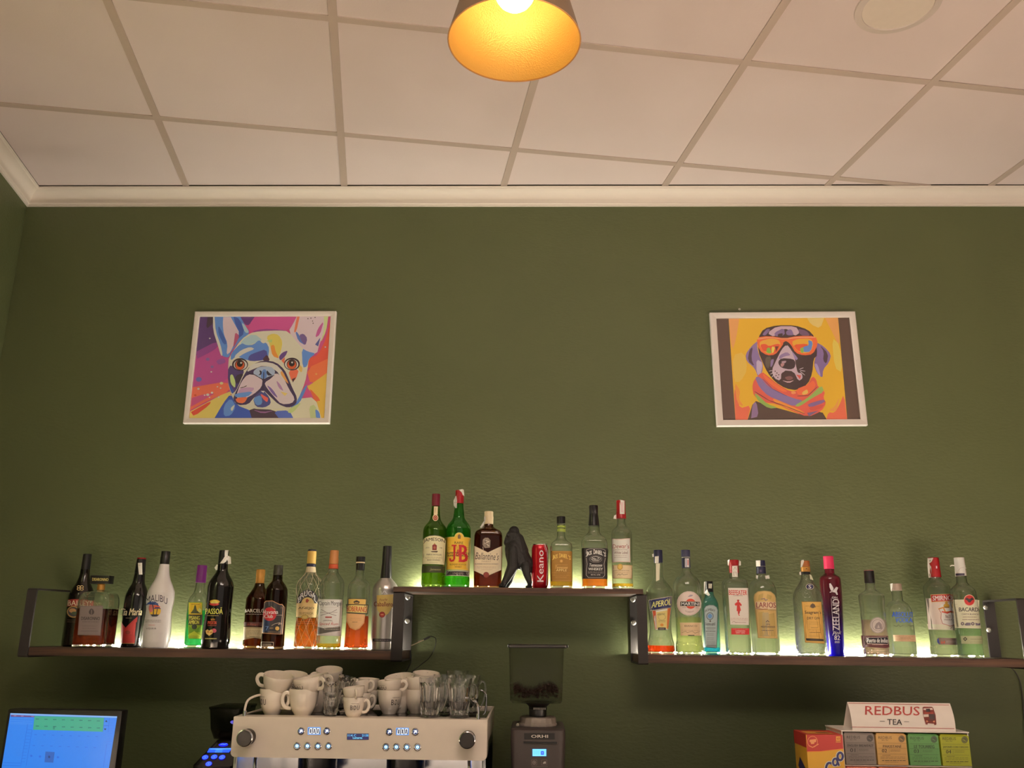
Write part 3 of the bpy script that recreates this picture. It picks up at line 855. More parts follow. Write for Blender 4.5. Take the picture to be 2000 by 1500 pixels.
def sring(rx, ry, z, n, seg=40):
    out = []
    for j in range(seg):
        a = 2 * PI * (j + .5) / seg
        c, s = math.cos(a), math.sin(a)
        out.append((rx * math.copysign(abs(c) ** (2 / n), c), ry * math.copysign(abs(s) ** (2 / n), s), z))
    return out
CLEAR = glass('clear_glass', (.985, .992, .98))
KNOBBLY = glass('knobbly_glass', (.985, .992, .98), bump=.5, bscale=260)
def gl(name, T): return glass(name, tuple(v ** .25 for v in T))
def lq(name, T, ior=1.36, clear=.15): return glass(name, tuple(v ** .5 for v in T), ior=ior, clear=clear)
SPIRIT = lq('clear_spirit', (.93, .95, .88))
BACKROW = 2.988
def bottle(label, tf, base, top, prof, Z, Yc, gmat=None, n=2.0, ratio=1.0, caps=(), liq=None, draw=None, strips=None, extra=None, seg=40, name='liquor_bottle', pm=None, group=None):
    ox, oy, k = tf
    ax = lambda Y: base[0] + (top[0] - base[0]) * (base[1] - Y) / (base[1] - top[1])
    pb = at(ox + base[0] / k, oy + base[1] / k, Yc)
    vv = lambda Y: at(ox + ax(Y) / k, oy + Y / k, Yc).z - pb.z
    mp = lambda Y: (at(ox + ax(Y) / k + 1, oy + Y / k, Yc).x - at(ox + ax(Y) / k, oy + Y / k, Yc).x) / k
    t = thing(name, label, 'bottle', (pb.x, Yc, Z), group)
    # seen off to the side a bottle shows part of its flank: take that share out of the outline's half width
    T_ = pb.x / Yc
    q_ = n / (n - 1.0)
    kb = 1.0 / (1 + (ratio * abs(T_)) ** q_) ** (1 / q_); kn = 1.0 / math.sqrt(1 + T_ * T_)
    hmax = max(h for y, h in prof)
    def kf(h):
        w = max(0.0, min(1.0, (h / hmax - .5) / .4)); return kn + (kb - kn) * w
    pr = sorted([(vv(Y), hw * mp(Y) * kf(hw)) for Y, hw in prof])
    pr[0] = (0.0, pr[0][1])
    R = pchip([a for a, b in pr], [b for a, b in pr])
    H = pr[-1][0]; rmax = max(b for a, b in pr)
    def shape(z, r):
        q = max(0.0, min(1.0, (r / rmax - .62) / .25)); q = q * q * (3 - 2 * q)
        return 2 + (n - 2) * q, 1 + (ratio - 1) * q
    capf = []
    for nm, cm, cp in caps:
        q = sorted([(vv(Y), hw * mp(Y) * kn) for Y, hw in cp])
        capf.append((q[0][0], q[-1][0], pchip([a for a, b in q], [b for a, b in q])))
        body = [(b, a) for a, b in q]
        body = [(body[0][0] - .0008, body[0][1])] + [(body[0][0], body[0][1] + .0008)] + body[1:-1] + [(body[-1][0], body[-1][1] - .0012), (body[-1][0] - .0012, body[-1][1])]
        obj(nm, M().lathe(body, 28), cm, t)
    zs = [H * i / 46 for i in range(47)]
    for a, b in pr:                       # keep the sharp turns of the outline
        if 0 < a < H: zs.append(a)
    zs = sorted(set(round(z, 5) for z in zs))
    def rings(off, z0, z1):
        out = []
        for z in [z0] + [q for q in zs if z0 + .001 < q < z1 - .001] + [z1]:
            r = R(z); e, rt = shape(z, r); rr = max(.002, r - off)
            out.append(sring(rr, max(.002, r * rt - off), z, e, seg))
        return out
    def foot(rs, f):
        return [(x * f, y * f, z) for x, y, z in rs]
    opaque = gmat is not None and gmat.name.startswith('opaque')
    outer = rings(0, .003, H)
    b0 = outer[0]
    outer = [[(x, y, .004) for x, y, z in foot(b0, .55)], [(x, y, .0) for x, y, z in foot(b0, .86)], [(x, y, .0) for x, y, z in foot(b0, .94)]] + outer
    if opaque:
        obj('body', M().rings(outer), gmat, t)
    else:
        wall = .0026
        inner = rings(wall, .009, H - .0004)
        inner = [[(x, y, .011) for x, y, z in foot(inner[0], .6)]] + inner
        m = M()
        m.rings(outer, cap0=True, cap1=False)
        nb = len(m.v)
        m.rings(inner, cap0=True, cap1=False)
        # lip joining outer and inner skins
        s_ = len(outer[0]); o0 = (len(outer) - 1) * s_; i0 = nb + (len(inner) - 1) * s_
        m.f += [(o0 + j, o0 + (j + 1) % s_, i0 + (j + 1) % s_, i0 + j) for j in range(s_)]
        # keep the void's normals facing into the cavity: build without recalculation per shell
        o = obj('body', m, gmat or CLEAR, t)
        if liq:
            L = vv(liq[0])
            lr = rings(wall - .0007, .0085, L)
            obj('liquid', M().rings(lr), liq[1], t)
    def rad(v):
        r = R(v) if v <= H else 0
        for a, b, f in capf:
            if a - 1e-4 <= v <= b + 1e-4: r = max(r, f(v))
        return r
    def section(v):
        r = rad(v)
        e, rt = shape(v, r) if v <= H and not any(a <= v <= b for a, b, f in capf) else (2, 1)
        return r, e, rt
    def fx(X, Y):
        a = (X - ax(Y)) * mp(Y); v = vv(Y)
        r, e, rt = section(v)
        if r < 1e-5: return (a, v)
        v = (v + Z - EYE) * (1 - r * rt * .9 / Yc) - (Z - EYE)
        r, e, rt = section(v)
        # the front skin is nearer than the axis, so it shifts outwards in the view: undo that
        sg = -1 if T_ < 0 else 1
        A = a * sg; t = abs(T_)
        dep = lambda u: r * rt * max(0.0, 1 - (abs(u) / r) ** e) ** (1 / e)
        f = lambda u: u + dep(u) * t
        # the outer limb (largest f) lies a little inside u = r
        best = max((f(r * k / 24), r * k / 24) for k in range(25))
        if A >= best[0]: return (best[1] * sg if A < best[0] * 1.06 else A * sg, v)
        if A <= -r: return (A * sg, v)
        lo, hi = -r, best[1]
        for _ in range(22):
            m_ = (lo + hi) / 2
            if f(m_) < A: lo = m_
            else: hi = m_
        return ((lo + hi) / 2 * sg, v)
    def surf(u, v, off):
        r = rad(v); e, rt = shape(v, r) if v <= H and not any(a <= v <= b for a, b, f in capf) else (2, 1)
        if r <= 1e-5: return (u, -.012 - off, v)
        q = abs(u) / r
        if q >= .999: return (u, -off, v)
        return (u, -(r * rt * (1 - q ** e) ** (1 / e)) - off, v)
    if draw:
        p = Print(fx, surf, maxu=.0045, base=.00035, step=.00010); draw(p); p.build('label', t, pm)
    if strips:
        p = Print(fx, surf, maxu=.0045, base=.0009, step=.00010); strips(p); p.build('tax_strip', t)
    if extra: extra(t, fx, surf, vv, R, mp, rad)
    return t
tA, tB, tC, tD, tE, tF, tG = (20, 1050, 5.0), (400, 1050, 4.762), (780, 930, 6.0), (1020, 930, 6.0), (1220, 1050, 5.556), (1520, 1050, 5.557), (1740, 1050, 5.554)
def pl(name, c, rough=.35, **k): return mat(name, c, rough, **k)
BLACKCAP = pl('black_cap', (22, 20, 22), .3); NAVYCAP = pl('navy_cap', (28, 30, 58), .35)
REDCAP = pl('red_cap', (148, 22, 30), .35); CREAMCAP = pl('cream_cap', (226, 208, 172), .45); GOLDCAP = pl('gold_cap', (206, 150, 74), .35, metal=.4)
STRIP = (232, 212, 200)
INK = (34, 28, 30)
GR = 'bottles on the lower left shelf'; GM = 'bottles on the raised middle shelf'; GT = 'bottles on the lower right shelf'
DARK = mat('opaque_black_bottle', (14, 12, 13), .12, spec=.6); BROWN = mat('opaque_cream_liqueur_bottle', (20, 13, 10), .15)
FROST = mat('opaque_white_bottle', (238, 232, 232), .3); SILV = mat('opaque_silver_bottle', (196, 190, 186), .28, .75)

# ---- lower left shelf
def d(p):
    p.poly([(556, 592), (700, 586), (812, 600), (812, 665), (700, 652), (552, 662)], (150, 52, 44))
    p.text('BAILEYS', 562, 600, 800, 652, (232, 206, 180), .02)
    p.ell(620, 712, 66, 58, (176, 140, 84)); p.ell(620, 712, 54, 46, (60, 58, 66)); p.ell(610, 700, 34, 22, (196, 150, 104)); p.ell(628, 726, 30, 16, (66, 84, 60))
    for x in (668, 698):
        for y in (468, 490): p.ring(x, y, 18, 14, 6, (206, 178, 128), 14)
    p.lines(560, 680, (790, 808), (120, 100, 84))
bottle('black cream liqueur bottle with gold knot emblem behind the square amber decanter', tA, (632, 1050), (750, 145),
       [(200, 44), (330, 48), (420, 68), (500, 108), (560, 128), (700, 130), (1050, 124)], LZ, 2.998, BROWN, caps=[('cap', BLACKCAP, [(148, 43), (300, 47)])], draw=d, group=GR)
def d(p):
    p.poly([(672, 664), (896, 658), (878, 950), (658, 946)], (118, 104, 102)); p.poly([(680, 672), (888, 667), (871, 942), (667, 938)], (128, 114, 112))
    p.ell(785, 722, 26, 26, (70, 60, 62)); p.line([(770, 700), (785, 690), (800, 700)], 6, (70, 60, 62)); p.line([(785, 700), (785, 745)], 7, (128, 114, 112))
    p.text('DISARONNO', 688, 768, 868, 800, (40, 32, 34), .02)
    p.lines(700, 860, (815,), (70, 60, 60)); p.lines(700, 830, (856, 880), (92, 80, 80), 2)
    p.rect(690, 905, 855, 908, (96, 84, 84))
AMBER = lq('dark_amaretto', (.17, .016, .004))
def ex(t, fx, surf, vv, R, mp, rad):
    m = M(); w = 92 * mp(405); z0, z1 = vv(446), vv(366)
    m.rbox(-w, w, -.0175, .0175, z0, z1, .0015)
    cp = obj('cap', m, BLACKCAP, t)
    f = Print(fx, lambda u, v, off: (u, -.0175 - off, v)); f.text('DISARONNO', 806, 391, 962, 420, (232, 200, 120), .03, tilt=2)
    f.build('cap_lettering', cp)
bottle('square clear decanter of amber liqueur with grey label and black block stopper', tA, (810, 1066), (880, 366),
       [(448, 36), (505, 38), (515, 60), (530, 140), (548, 172), (590, 198), (650, 205), (1066, 208)], LZ, 2.912, CLEAR, n=6, ratio=.95,
       caps=[('neck_collar', GOLDCAP, [(446, 38), (508, 40)])], liq=(690, AMBER), draw=d, extra=ex, group=GR)
def d(p):
    p.poly([(1085, 800), (1130, 860), (1245, 750), (1218, 1010), (1080, 1012)], (152, 38, 36))
    p.poly([(1092, 830), (1130, 880), (1232, 780), (1212, 1004), (1088, 1006)], (170, 48, 44))
    p.line([(1080, 1013), (1215, 1012)], 5, (190, 150, 90))
    p.text('Tia Maria', 1082, 672, 1286, 740, (230, 200, 158), .02, .35, tilt=-6)
    p.lines(1130, 1190, (765,), (170, 150, 120)); p.ell(1150, 905, 24, 20, (124, 40, 30)); p.lines(1110, 1200, (930,), (110, 30, 30))
def s(p): p.poly([(1244, 228), (1286, 226), (1290, 340), (1256, 342)], STRIP); p.rect(1252, 250, 1272, 254, (190, 160, 150))
bottle('slim black coffee-liqueur bottle with red flame label, red-topped cap and pale tax strip', tA, (1180, 1050), (1280, 178),
       [(330, 52), (420, 62), (480, 90), (560, 116), (640, 121), (800, 119), (1050, 108)], LZ, 2.995, DARK, caps=[('cap', BLACKCAP, [(190, 46), (330, 53)]), ('cap_top', REDCAP, [(178, 44), (192, 46)])], draw=d, strips=s, group=GR)
def d(p):
    p.text('MALIBU', 1318, 545, 1524, 612, (52, 44, 62), .0, bend=34, tilt=0)
    p.ell(1408, 704, 56, 56, (236, 176, 52)); p.ell(1412, 668, 44, 20, (224, 104, 74)); p.ell(1368, 680, 22, 40, (200, 116, 110))
    p.line([(1382, 640), (1394, 700), (1392, 756)], 9, (30, 32, 60)); p.line([(1432, 676), (1424, 720), (1420, 756)], 7, (40, 34, 50))
    for a in range(7):
        q = PI * (1.0 + a / 6 * 1.0) + .1
        p.line([(1382, 640), (1382 + 40 * math.cos(q), 640 + 26 * math.sin(q)), (1382 + 58 * math.cos(q), 650 + 26 * math.sin(q))], 10, (36, 66, 128))
    for a in range(5):
        q = PI * (1.0 + a / 4); p.line([(1432, 676), (1432 + 32 * math.cos(q), 684 + 18 * math.sin(q))], 8, (44, 60, 110))
    p.poly([(1366, 740), (1450, 740), (1430, 760), (1385, 760)], (30, 28, 44))
    p.lines(1316, 1470, (794, 810), (110, 98, 104), 4); p.lines(1350, 1412, (842,), (200, 96, 90), 4)
    p.text('LIQUEUR', 1332, 870, 1426, 887, (80, 70, 78), .02)
bottle('white coconut-rum bottle with palm and sun emblem and black cap', tA, (1414, 1068), (1500, 122),
       [(250, 47), (330, 58), (400, 78), (460, 108), (530, 134), (600, 138), (700, 128), (820, 134), (920, 142), (1000, 142), (1068, 128)], LZ, 2.914, FROST, caps=[('cap', BLACKCAP, [(123, 45), (175, 45), (180, 47), (250, 47)])], draw=d, group=GR)
def d(p):
    p.rect(1742, 612, 1876, 966, (148, 176, 40)); p.rect(1748, 616, 1870, 736, (226, 184, 48))
    p.poly([(1760, 720), (1790, 680), (1800, 640), (1812, 640), (1822, 690), (1866, 720)], (70, 76, 40)); p.ell(1850, 690, 16, 22, (240, 220, 120))
    p.lines(1770, 1850, (630,), (150, 110, 30), 4)
    p.rect(1740, 730, 1878, 832, (52, 50, 22))
    p.text('PISANG', 1748, 744, 1852, 782, (238, 212, 90), .03); p.text('AMBON', 1746, 786, 1846, 824, (238, 212, 90), .03)
    p.poly([(1745, 840), (1800, 880), (1870, 840), (1860, 900), (1750, 910)], (104, 150, 36)); p.ell(1800, 850, 26, 26, (30, 46, 20)); p.poly([(1740, 930), (1800, 890), (1870, 940), (1860, 960), (1745, 960)], (190, 206, 60))
    p.lines(1752, 1860, (938, 950), (90, 110, 30))
bottle('clear bottle of bright green banana liqueur with yellow-green label and purple cap', tA, (1796, 1056), (1873, 250),
       [(420, 46), (470, 50), (520, 60), (560, 88), (610, 104), (700, 106), (1056, 100)], LZ, 2.994, CLEAR, caps=[('cap', pl('purple_cap', (112, 36, 120), .35), [(250, 48), (330, 49), (334, 50), (420, 50)])],
       liq=(690, lq('green_liqueur', (.06, .80, .30))), draw=d, group=GR)
def d(p):
    p.ell(85, 580, 46, 18, (214, 170, 60)); p.ell(82, 602, 46, 16, (190, 60, 54)); p.poly([(40, 590), (82, 562), (128, 590), (82, 596)], (232, 200, 90)); p.rect(50, 592, 116, 596, (250, 226, 150))
    p.text('PASSOÃ', 2, 632, 161, 696, (236, 214, 96), .02)
    p.lines(20, 124, (708,), (180, 160, 90), 5)
    p.text('WITH', 52, 738, 90, 756, (220, 150, 70), .02); p.text('PASSION', 26, 760, 106, 792, (206, 84, 60), .03); p.lines(26, 106, (800,), (170, 70, 60), 5)
    p.ell(84, 850, 24, 20, (190, 80, 96)); p.poly([(8, 850), (26, 838), (42, 850), (60, 838), (78, 850), (72, 876), (42, 898), (14, 878)], (226, 180, 110)); p.ell(34, 862, 10, 8, (180, 120, 50)); p.ell(58, 866, 9, 8, (180, 120, 50))
    p.lines(5, 112, (918, 924), (190, 180, 110), 4)
def s(p):
    p.poly([(176, 104), (214, 104), (196, 150), (224, 160), (230, 224), (200, 228), (198, 196), (160, 224), (124, 226), (150, 190), (168, 160)], STRIP); p.line([(168, 186), (196, 160)], 5, (200, 170, 160))
    p.poly([(76, 262), (96, 232), (106, 236), (104, 284), (90, 286)], (226, 220, 200))
bottle('broad-shouldered black passion-fruit liqueur bottle with yellow lettering and draped tax strip', tB, (95, 1018), (163, 104),
       [(232, 47), (290, 52), (330, 70), (400, 112), (450, 124), (560, 122), (680, 122), (800, 130), (920, 137), (1018, 128)], LZ, 2.914, DARK, caps=[('cap', BLACKCAP, [(105, 46), (232, 48)])], draw=d, strips=s, group=GR)
def d(p):
    p.text('BARCELÓ', 374, 622, 560, 662, (226, 214, 200), .01); p.lines(392, 545, (676,), (170, 160, 150), 4)
    p.rect(362, 752, 566, 790, (66, 24, 20)); p.text('AÑEJO', 400, 764, 512, 784, (150, 66, 52), .02)
    p.poly([(364, 796), (566, 800), (562, 912), (470, 896), (360, 920)], (176, 158, 120)); p.poly([(384, 812), (550, 812), (550, 890), (470, 882), (392, 896)], (204, 186, 146)); p.lines(400, 530, (826, 838, 850, 862), (140, 122, 90), 3); p.lines(420, 470, (882,), (120, 90, 60), 4)
bottle('dark brown rum bottle with white serif name, red band and gold cap', tB, (463, 998), (529, 262),
       [(392, 44), (420, 50), (460, 72), (500, 96), (540, 114), (600, 116), (998, 112)], LZ, 2.995, gl('brown_glass', (.10, .03, .008)), n=2.4, caps=[('cap', GOLDCAP, [(263, 42), (320, 43), (324, 41), (392, 41)])],
       liq=(470, lq('dark_rum', (.65, .20, .03))), draw=d, group=GR)
def d(p):
    p.poly([(538, 590), (560, 570), (620, 568), (690, 600), (712, 598), (738, 628), (722, 882), (528, 872)], (190, 140, 100))
    p.poly([(543, 596), (563, 576), (620, 574), (690, 607), (708, 606), (731, 630), (716, 875), (535, 866)], (36, 34, 38))
    p.poly([(546, 700), (600, 700), (600, 860), (540, 860)], (36, 50, 84))
    p.ell(598, 694, 64, 64, (170, 60, 66)); p.ell(598, 694, 57, 57, (186, 36, 48))
    p.text('Havana', 532, 655, 676, 692, (238, 226, 220), .025, tilt=-4); p.text('Club', 550, 696, 628, 730, (238, 226, 220), .03)
    p.line([(590, 580), (592, 618)], 6, (90, 100, 120)); p.lines(660, 715, (700,), (190, 170, 150), 4); p.line([(608, 622), (650, 650)], 5, (190, 150, 110))
    p.text('7', 562, 806, 592, 846, (120, 150, 190), .02); p.text('AÑOS', 600, 816, 636, 830, (190, 160, 110), .02)
    p.line([(620, 800), (650, 782), (700, 772), (680, 790), (712, 780)], 4, (190, 170, 150)); p.ell(672, 826, 19, 19, (222, 176, 96)); p.lines(590, 700, (858,), (180, 150, 110), 4)
    p.frame(526, 952, 642, 994, 4, (210, 196, 176)); p.lines(540, 622, (968, 978), (200, 186, 170), 5)
bottle('near-black rum bottle with red roundel on a copper-edged dark label and matt dark cap', tB, (626, 1022), (670, 238),
       [(330, 44), (380, 48), (420, 78), (470, 102), (560, 107), (860, 108), (1022, 113)], LZ, 2.912, gl('black_brown_glass', (.035, .012, .005)), caps=[('cap', mat('dark_olive_cap', (40, 38, 28), .45), [(239, 43), (290, 43), (294, 45), (332, 45)])],
       liq=(480, lq('dark_rum', (.65, .20, .03))), draw=d, group=GR)
def d(p):
    p.ell(954, 580, 102, 122, (38, 34, 40)); p.text('BRUGAL', 868, 482, 1040, 570, (240, 230, 212), .03, bend=0)
    p.ell(954, 586, 62, 66, (206, 176, 110)); p.poly([(936, 550), (950, 540), (968, 556), (950, 580), (936, 572)], (150, 60, 40))
    p.poly([(852, 582), (1046, 582), (1032, 716), (846, 712)], (214, 184, 126)); p.text('AÑEJO', 868, 614, 1014, 646, (50, 34, 28), .02)
    p.text('SUPERIOR', 880, 668, 1010, 690, (140, 106, 60), .01); p.ell(930, 712, 34, 22, (170, 140, 70)); p.ell(930, 712, 24, 15, (200, 170, 100)); p.lines(862, 1010, (752, 770), (196, 120, 80), 3)
def d_brugal(p):
    # lettering bent over an arch
    p.ell(954, 580, 102, 122, (38, 34, 40)); 
    for i, ch in enumerate('BRUGAL'):
        a = PI * (1.06 + .88 * (i + .5) / 6)
        x, y = 954 + 82 * math.cos(a), 584 + 92 * math.sin(a)
        p.text(ch, x - 15, y - 25, x + 15, y + 25, (240, 230, 212), .03, tilt=-36 * math.cos(a) * -1)
    p.ell(954, 590, 58, 60, (206, 176, 110)); p.poly([(936, 552), (950, 542), (968, 558), (950, 582), (936, 574)], (150, 60, 40))
    p.poly([(852, 584), (1046, 584), (1032, 716), (846, 712)], (214, 184, 126)); p.text('AÑEJO', 868, 614, 1014, 646, (50, 34, 28), .02)
    p.text('SUPERIOR', 880, 668, 1010, 690, (140, 106, 60), .01); p.ell(930, 712, 34, 22, (170, 140, 70)); p.ell(930, 712, 24, 15, (200, 170, 100)); p.lines(862, 1010, (752, 770), (196, 120, 80), 3)
def ex(t, fx, surf, vv, R, mp, rad):
    m = M(); z0, z1 = .004, vv(300)
    for h in (1, -1):
        for i in range(9):
            pts = []
            for q in range(37):
                z = z0 + (z1 - z0) * q / 36
                a = 2 * PI * i / 9 + h * 2.6 * q / 36
                r = rad(z) + .0006
                pts.append((r * math.cos(a), r * math.sin(a), z))
            m.tube(pts, .00055, 4)
    obj('net', m, mat('pale_net_cord', (220, 200, 170), .6), t)
bottle('golden rum bottle wrapped in a pale cord net, black arch label and yellow capsule', tB, (936, 1012), (988, 88),
       [(296, 46), (320, 56), (345, 82), (380, 106), (430, 120), (500, 119), (600, 110), (750, 105), (900, 107), (1012, 110)], LZ, 2.995, CLEAR,
       caps=[('cap', pl('yellow_capsule', (214, 176, 92), .45), [(100, 41), (218, 42)]), ('cap_top', NAVYCAP, [(88, 40), (101, 41)]), ('neck_band', NAVYCAP, [(219, 44), (245, 44)]), ('neck_sleeve', CREAMCAP, [(246, 43), (298, 50)])],
       liq=(720, lq('golden_rum', (.90, .17, .02))), draw=d_brugal, extra=ex, group=GR)
def d(p):
    p.poly([(1062, 566), (1275, 566), (1270, 906), (1044, 902)], (226, 216, 208)); p.frame(1070, 574, 1266, 640, 2, (190, 176, 170))
    p.text('Captain Morgan', 1060, 580, 1268, 634, (50, 44, 52), .0)
    p.line([(1082, 660), (1130, 688), (1220, 716)], 4, (120, 104, 110)); p.line([(1226, 660), (1180, 686), (1078, 716)], 4, (120, 104, 110)); p.line([(1070, 686), (1120, 690)], 3, (150, 130, 130)); p.line([(1190, 690), (1232, 684)], 3, (150, 130, 130))
    p.rect(1120, 726, 1180, 738, (150, 60, 60))
    p.text('ORIGINAL', 1100, 756, 1188, 768, (70, 60, 66), .01, bend=4); p.text('Spiced Rum', 1062, 780, 1240, 814, (176, 66, 66), .0, .3)
    p.poly([(1050, 822), (1110, 836), (1272, 816), (1271, 856), (1180, 868), (1048, 894)], (92, 88, 84)); p.lines(1110, 1250, (826, 842), (190, 176, 160), 4); p.poly([(1046, 898), (1190, 866), (1271, 858), (1270, 906)], (206, 196, 190))
bottle('clear spiced-rum bottle, nearly empty, with white label and wood-brown cap over a red ring', tB, (1148, 1038), (1200, 110),
       [(282, 45), (310, 49), (345, 72), (385, 100), (420, 113), (500, 114), (1038, 114)], LZ, 2.912, CLEAR, caps=[('cap', pl('wood_brown_cap', (190, 128, 76), .5), [(111, 40), (180, 41), (184, 43), (240, 43)]), ('neck_band', pl('brick_ring', (196, 84, 52), .4), [(241, 44), (283, 46)])],
       liq=(975, lq('pale_gold', (.97, .55, .06))), draw=d, group=GR)
def d(p):
    p.poly([(1328, 516), (1502, 518), (1498, 580), (1330, 580)], (40, 30, 26)); p.poly([(1334, 522), (1496, 524), (1492, 580), (1334, 580)], (224, 178, 96))
    p.poly([(1380, 548), (1392, 540), (1408, 534), (1424, 540), (1438, 548), (1430, 566), (1388, 566)], (44, 34, 30)); p.rect(1392, 552, 1426, 558, (214, 168, 90))
    p.poly([(1312, 654), (1490, 664), (1482, 745), (1440, 796), (1402, 812), (1350, 790), (1318, 730)], (206, 150, 100)); p.poly([(1322, 660), (1480, 668), (1472, 740), (1432, 788), (1402, 800), (1358, 780), (1328, 726)], (222, 168, 116))
    p.lines(1345, 1455, (700, 716), (190, 134, 90), 3); p.lines(1372, 1420, (734,), (110, 70, 50), 4)
    p.poly([(1308, 570), (1518, 572), (1512, 662), (1312, 652)], (40, 30, 26)); p.poly([(1314, 578), (1511, 580), (1506, 653), (1317, 644)], (230, 196, 120))
    p.text('SOBERANO', 1320, 592, 1504, 640, (190, 48, 34), .02, tilt=8)
bottle('red-amber brandy bottle with crest label and red-lettered banner, black cap', tB, (1406, 998), (1443, 130),
       [(256, 39), (315, 44), (340, 58), (365, 84), (400, 102), (440, 107), (600, 105), (800, 106), (998, 113)], LZ, 2.935, CLEAR, caps=[('cap', BLACKCAP, [(130, 42), (178, 43)]), ('neck_band', CREAMCAP, [(179, 43), (191, 43)]), ('capsule', BLACKCAP, [(192, 41), (257, 41)])],
       liq=(680, lq('red_brandy', (.85, .10, .02))), draw=d, group=GR)
def d(p):
    p.poly([(1592, 512), (1760, 500), (1752, 600), (1700, 682), (1645, 716), (1598, 640)], (176, 150, 84))
    p.text('Ponche', 1616, 540, 1690, 564, (110, 50, 30), .0, .35, tilt=-8); p.text('Caballero', 1568, 570, 1742, 614, (104, 30, 26), .02)
    p.ell(1645, 690, 28, 28, (120, 30, 26)); p.ell(1645, 690, 20, 20, (150, 44, 36)); p.lines(1632, 1658, (687,), (210, 170, 120), 5)
    p.rect(1562, 914, 1740, 940, (40, 36, 40)); p.lines(1580, 1716, (924,), (150, 140, 140), 5)
    p.line([(1630, 470), (1640, 500), (1660, 470)], 5, (236, 230, 226)); p.line([(1664, 470), (1690, 500)], 5, (236, 230, 226))
bottle('silver punch bottle with gold shield label and long black capsule', tB, (1655, 1022), (1684, 52),
       [(352, 52), (385, 82), (420, 108), (460, 119), (560, 120), (900, 117), (1022, 113)], LZ, 2.965, SILV, caps=[('cap', BLACKCAP, [(53, 41), (110, 42), (116, 43), (200, 44), (354, 54)])], draw=d, group=GR)

# ---- raised middle shelf
def d(p):
    p.poly([(268, 712), (300, 682), (350, 664), (410, 660), (470, 664), (520, 684), (544, 712), (530, 1008), (260, 1002)], (60, 62, 34)); p.poly([(272, 714), (302, 688), (350, 671), (410, 667), (470, 671), (518, 690), (540, 714), (526, 1001), (264, 995)], (226, 210, 168))
    p.text('JAMESON', 280, 690, 528, 740, (54, 44, 36), .02, bend=16)
    p.poly([(384, 780), (400, 768), (420, 768), (436, 780), (434, 836), (384, 836)], (120, 36, 40)); p.poly([(400, 768), (410, 748), (420, 768)], (190, 150, 80)); p.ell(410, 806, 14, 16, (160, 90, 70)); p.poly([(362, 850), (450, 844), (440, 862), (380, 860)], (70, 50, 40))
    p.text('ESTD', 312, 800, 350, 814, (110, 94, 70)); p.text('1780', 466, 800, 500, 814, (110, 94, 70))
    p.text('TRIPLE DISTILLED', 314, 880, 494, 896, (90, 76, 56), .01); p.lines(300, 500, (916, 930), (150, 132, 100), 3); p.text('IRISH WHISKEY', 326, 944, 480, 958, (90, 76, 56), .01); p.lines(350, 450, (980,), (150, 132, 100), 3)
    p.poly([(258, 1014), (534, 1016), (530, 1098), (258, 1098)], (46, 52, 24)); p.text('Jameson', 356, 1046, 484, 1082, (150, 146, 100), .0, .35)
def s(p):
    p.poly([(398, 324), (446, 324), (442, 420), (396, 420)], (214, 196, 156)); p.ell(417, 456, 34, 40, (206, 186, 150)); p.ell(417, 458, 25, 29, (150, 44, 36)); p.ring(417, 458, 15, 16, 5, (206, 170, 130), 14); p.line([(420, 340), (412, 400)], 5, (170, 140, 100))
bottle('dark green whiskey bottle with arched cream label, maroon cap and cream neck tag', tC, (396, 1273), (424, 178),
       [(318, 46), (400, 52), (470, 62), (510, 84), (560, 124), (610, 139), (700, 140), (1000, 138), (1220, 142), (1273, 134)], UZ, 2.912, gl('green_glass', (.13, .36, .02)), caps=[('cap', pl('maroon_cap', (104, 26, 44), .3), [(179, 48), (270, 48), (320, 48)])],
       liq=(700, lq('straw_whiskey', (.95, .85, .10))), draw=d, strips=s, group=GM)
def d(p):
    p.ell(702, 680, 56, 58, (206, 190, 120)); p.poly([(550, 672), (838, 672), (826, 1062), (548, 1058)], (206, 190, 120)); p.ell(702, 682, 48, 52, (222, 176, 60)); p.poly([(556, 678), (832, 678), (820, 1054), (554, 1050)], (222, 176, 60))
    p.poly([(684, 660), (702, 640), (720, 660), (718, 696), (686, 696)], (120, 96, 60)); p.text('RARE', 648, 728, 748, 756, (90, 66, 30), .03)
    p.lines(576, 820, (792, 812), (170, 120, 40), 4); p.lines(560, 815, (852, 866), (60, 46, 40), 7); p.lines(566, 810, (884, 894), (60, 46, 40), 6)
    R_ = (178, 32, 40)
    p.rect(614, 766, 672, 782, R_); p.poly([(636, 770), (660, 770), (656, 920), (634, 920)], R_)
    p.poly([(656, 900), (656, 930), (640, 958), (610, 966), (588, 950), (586, 922), (606, 922), (612, 944), (632, 936), (636, 900)], R_)
    p.text('&', 670, 822, 712, 896, R_, .02)
    p.text('B', 706, 766, 798, 966, R_, .04); p.rect(696, 766, 730, 780, R_); p.rect(696, 952, 730, 966, R_)
    p.text('BLENDED SCOTCH', 594, 986, 782, 1004, (120, 84, 30), .01); p.text('WHISKY', 650, 1016, 732, 1032, (120, 84, 30), .01)
    p.poly([(548, 1064), (826, 1066), (824, 1132), (548, 1128)], (180, 176, 160)); p.poly([(550, 1074), (824, 1076), (822, 1124), (550, 1120)], (30, 28, 28)); p.text('1749', 630, 1090, 690, 1112, (150, 140, 130), .02); p.text('ESTD', 700, 1090, 750, 1112, (150, 140, 130), .02)
def s(p):
    p.poly([(700, 128), (740, 120), (758, 128), (762, 190), (744, 180), (730, 150)], STRIP); p.poly([(656, 196), (668, 190), (676, 240), (674, 334), (658, 336), (638, 300), (636, 240)], STRIP)
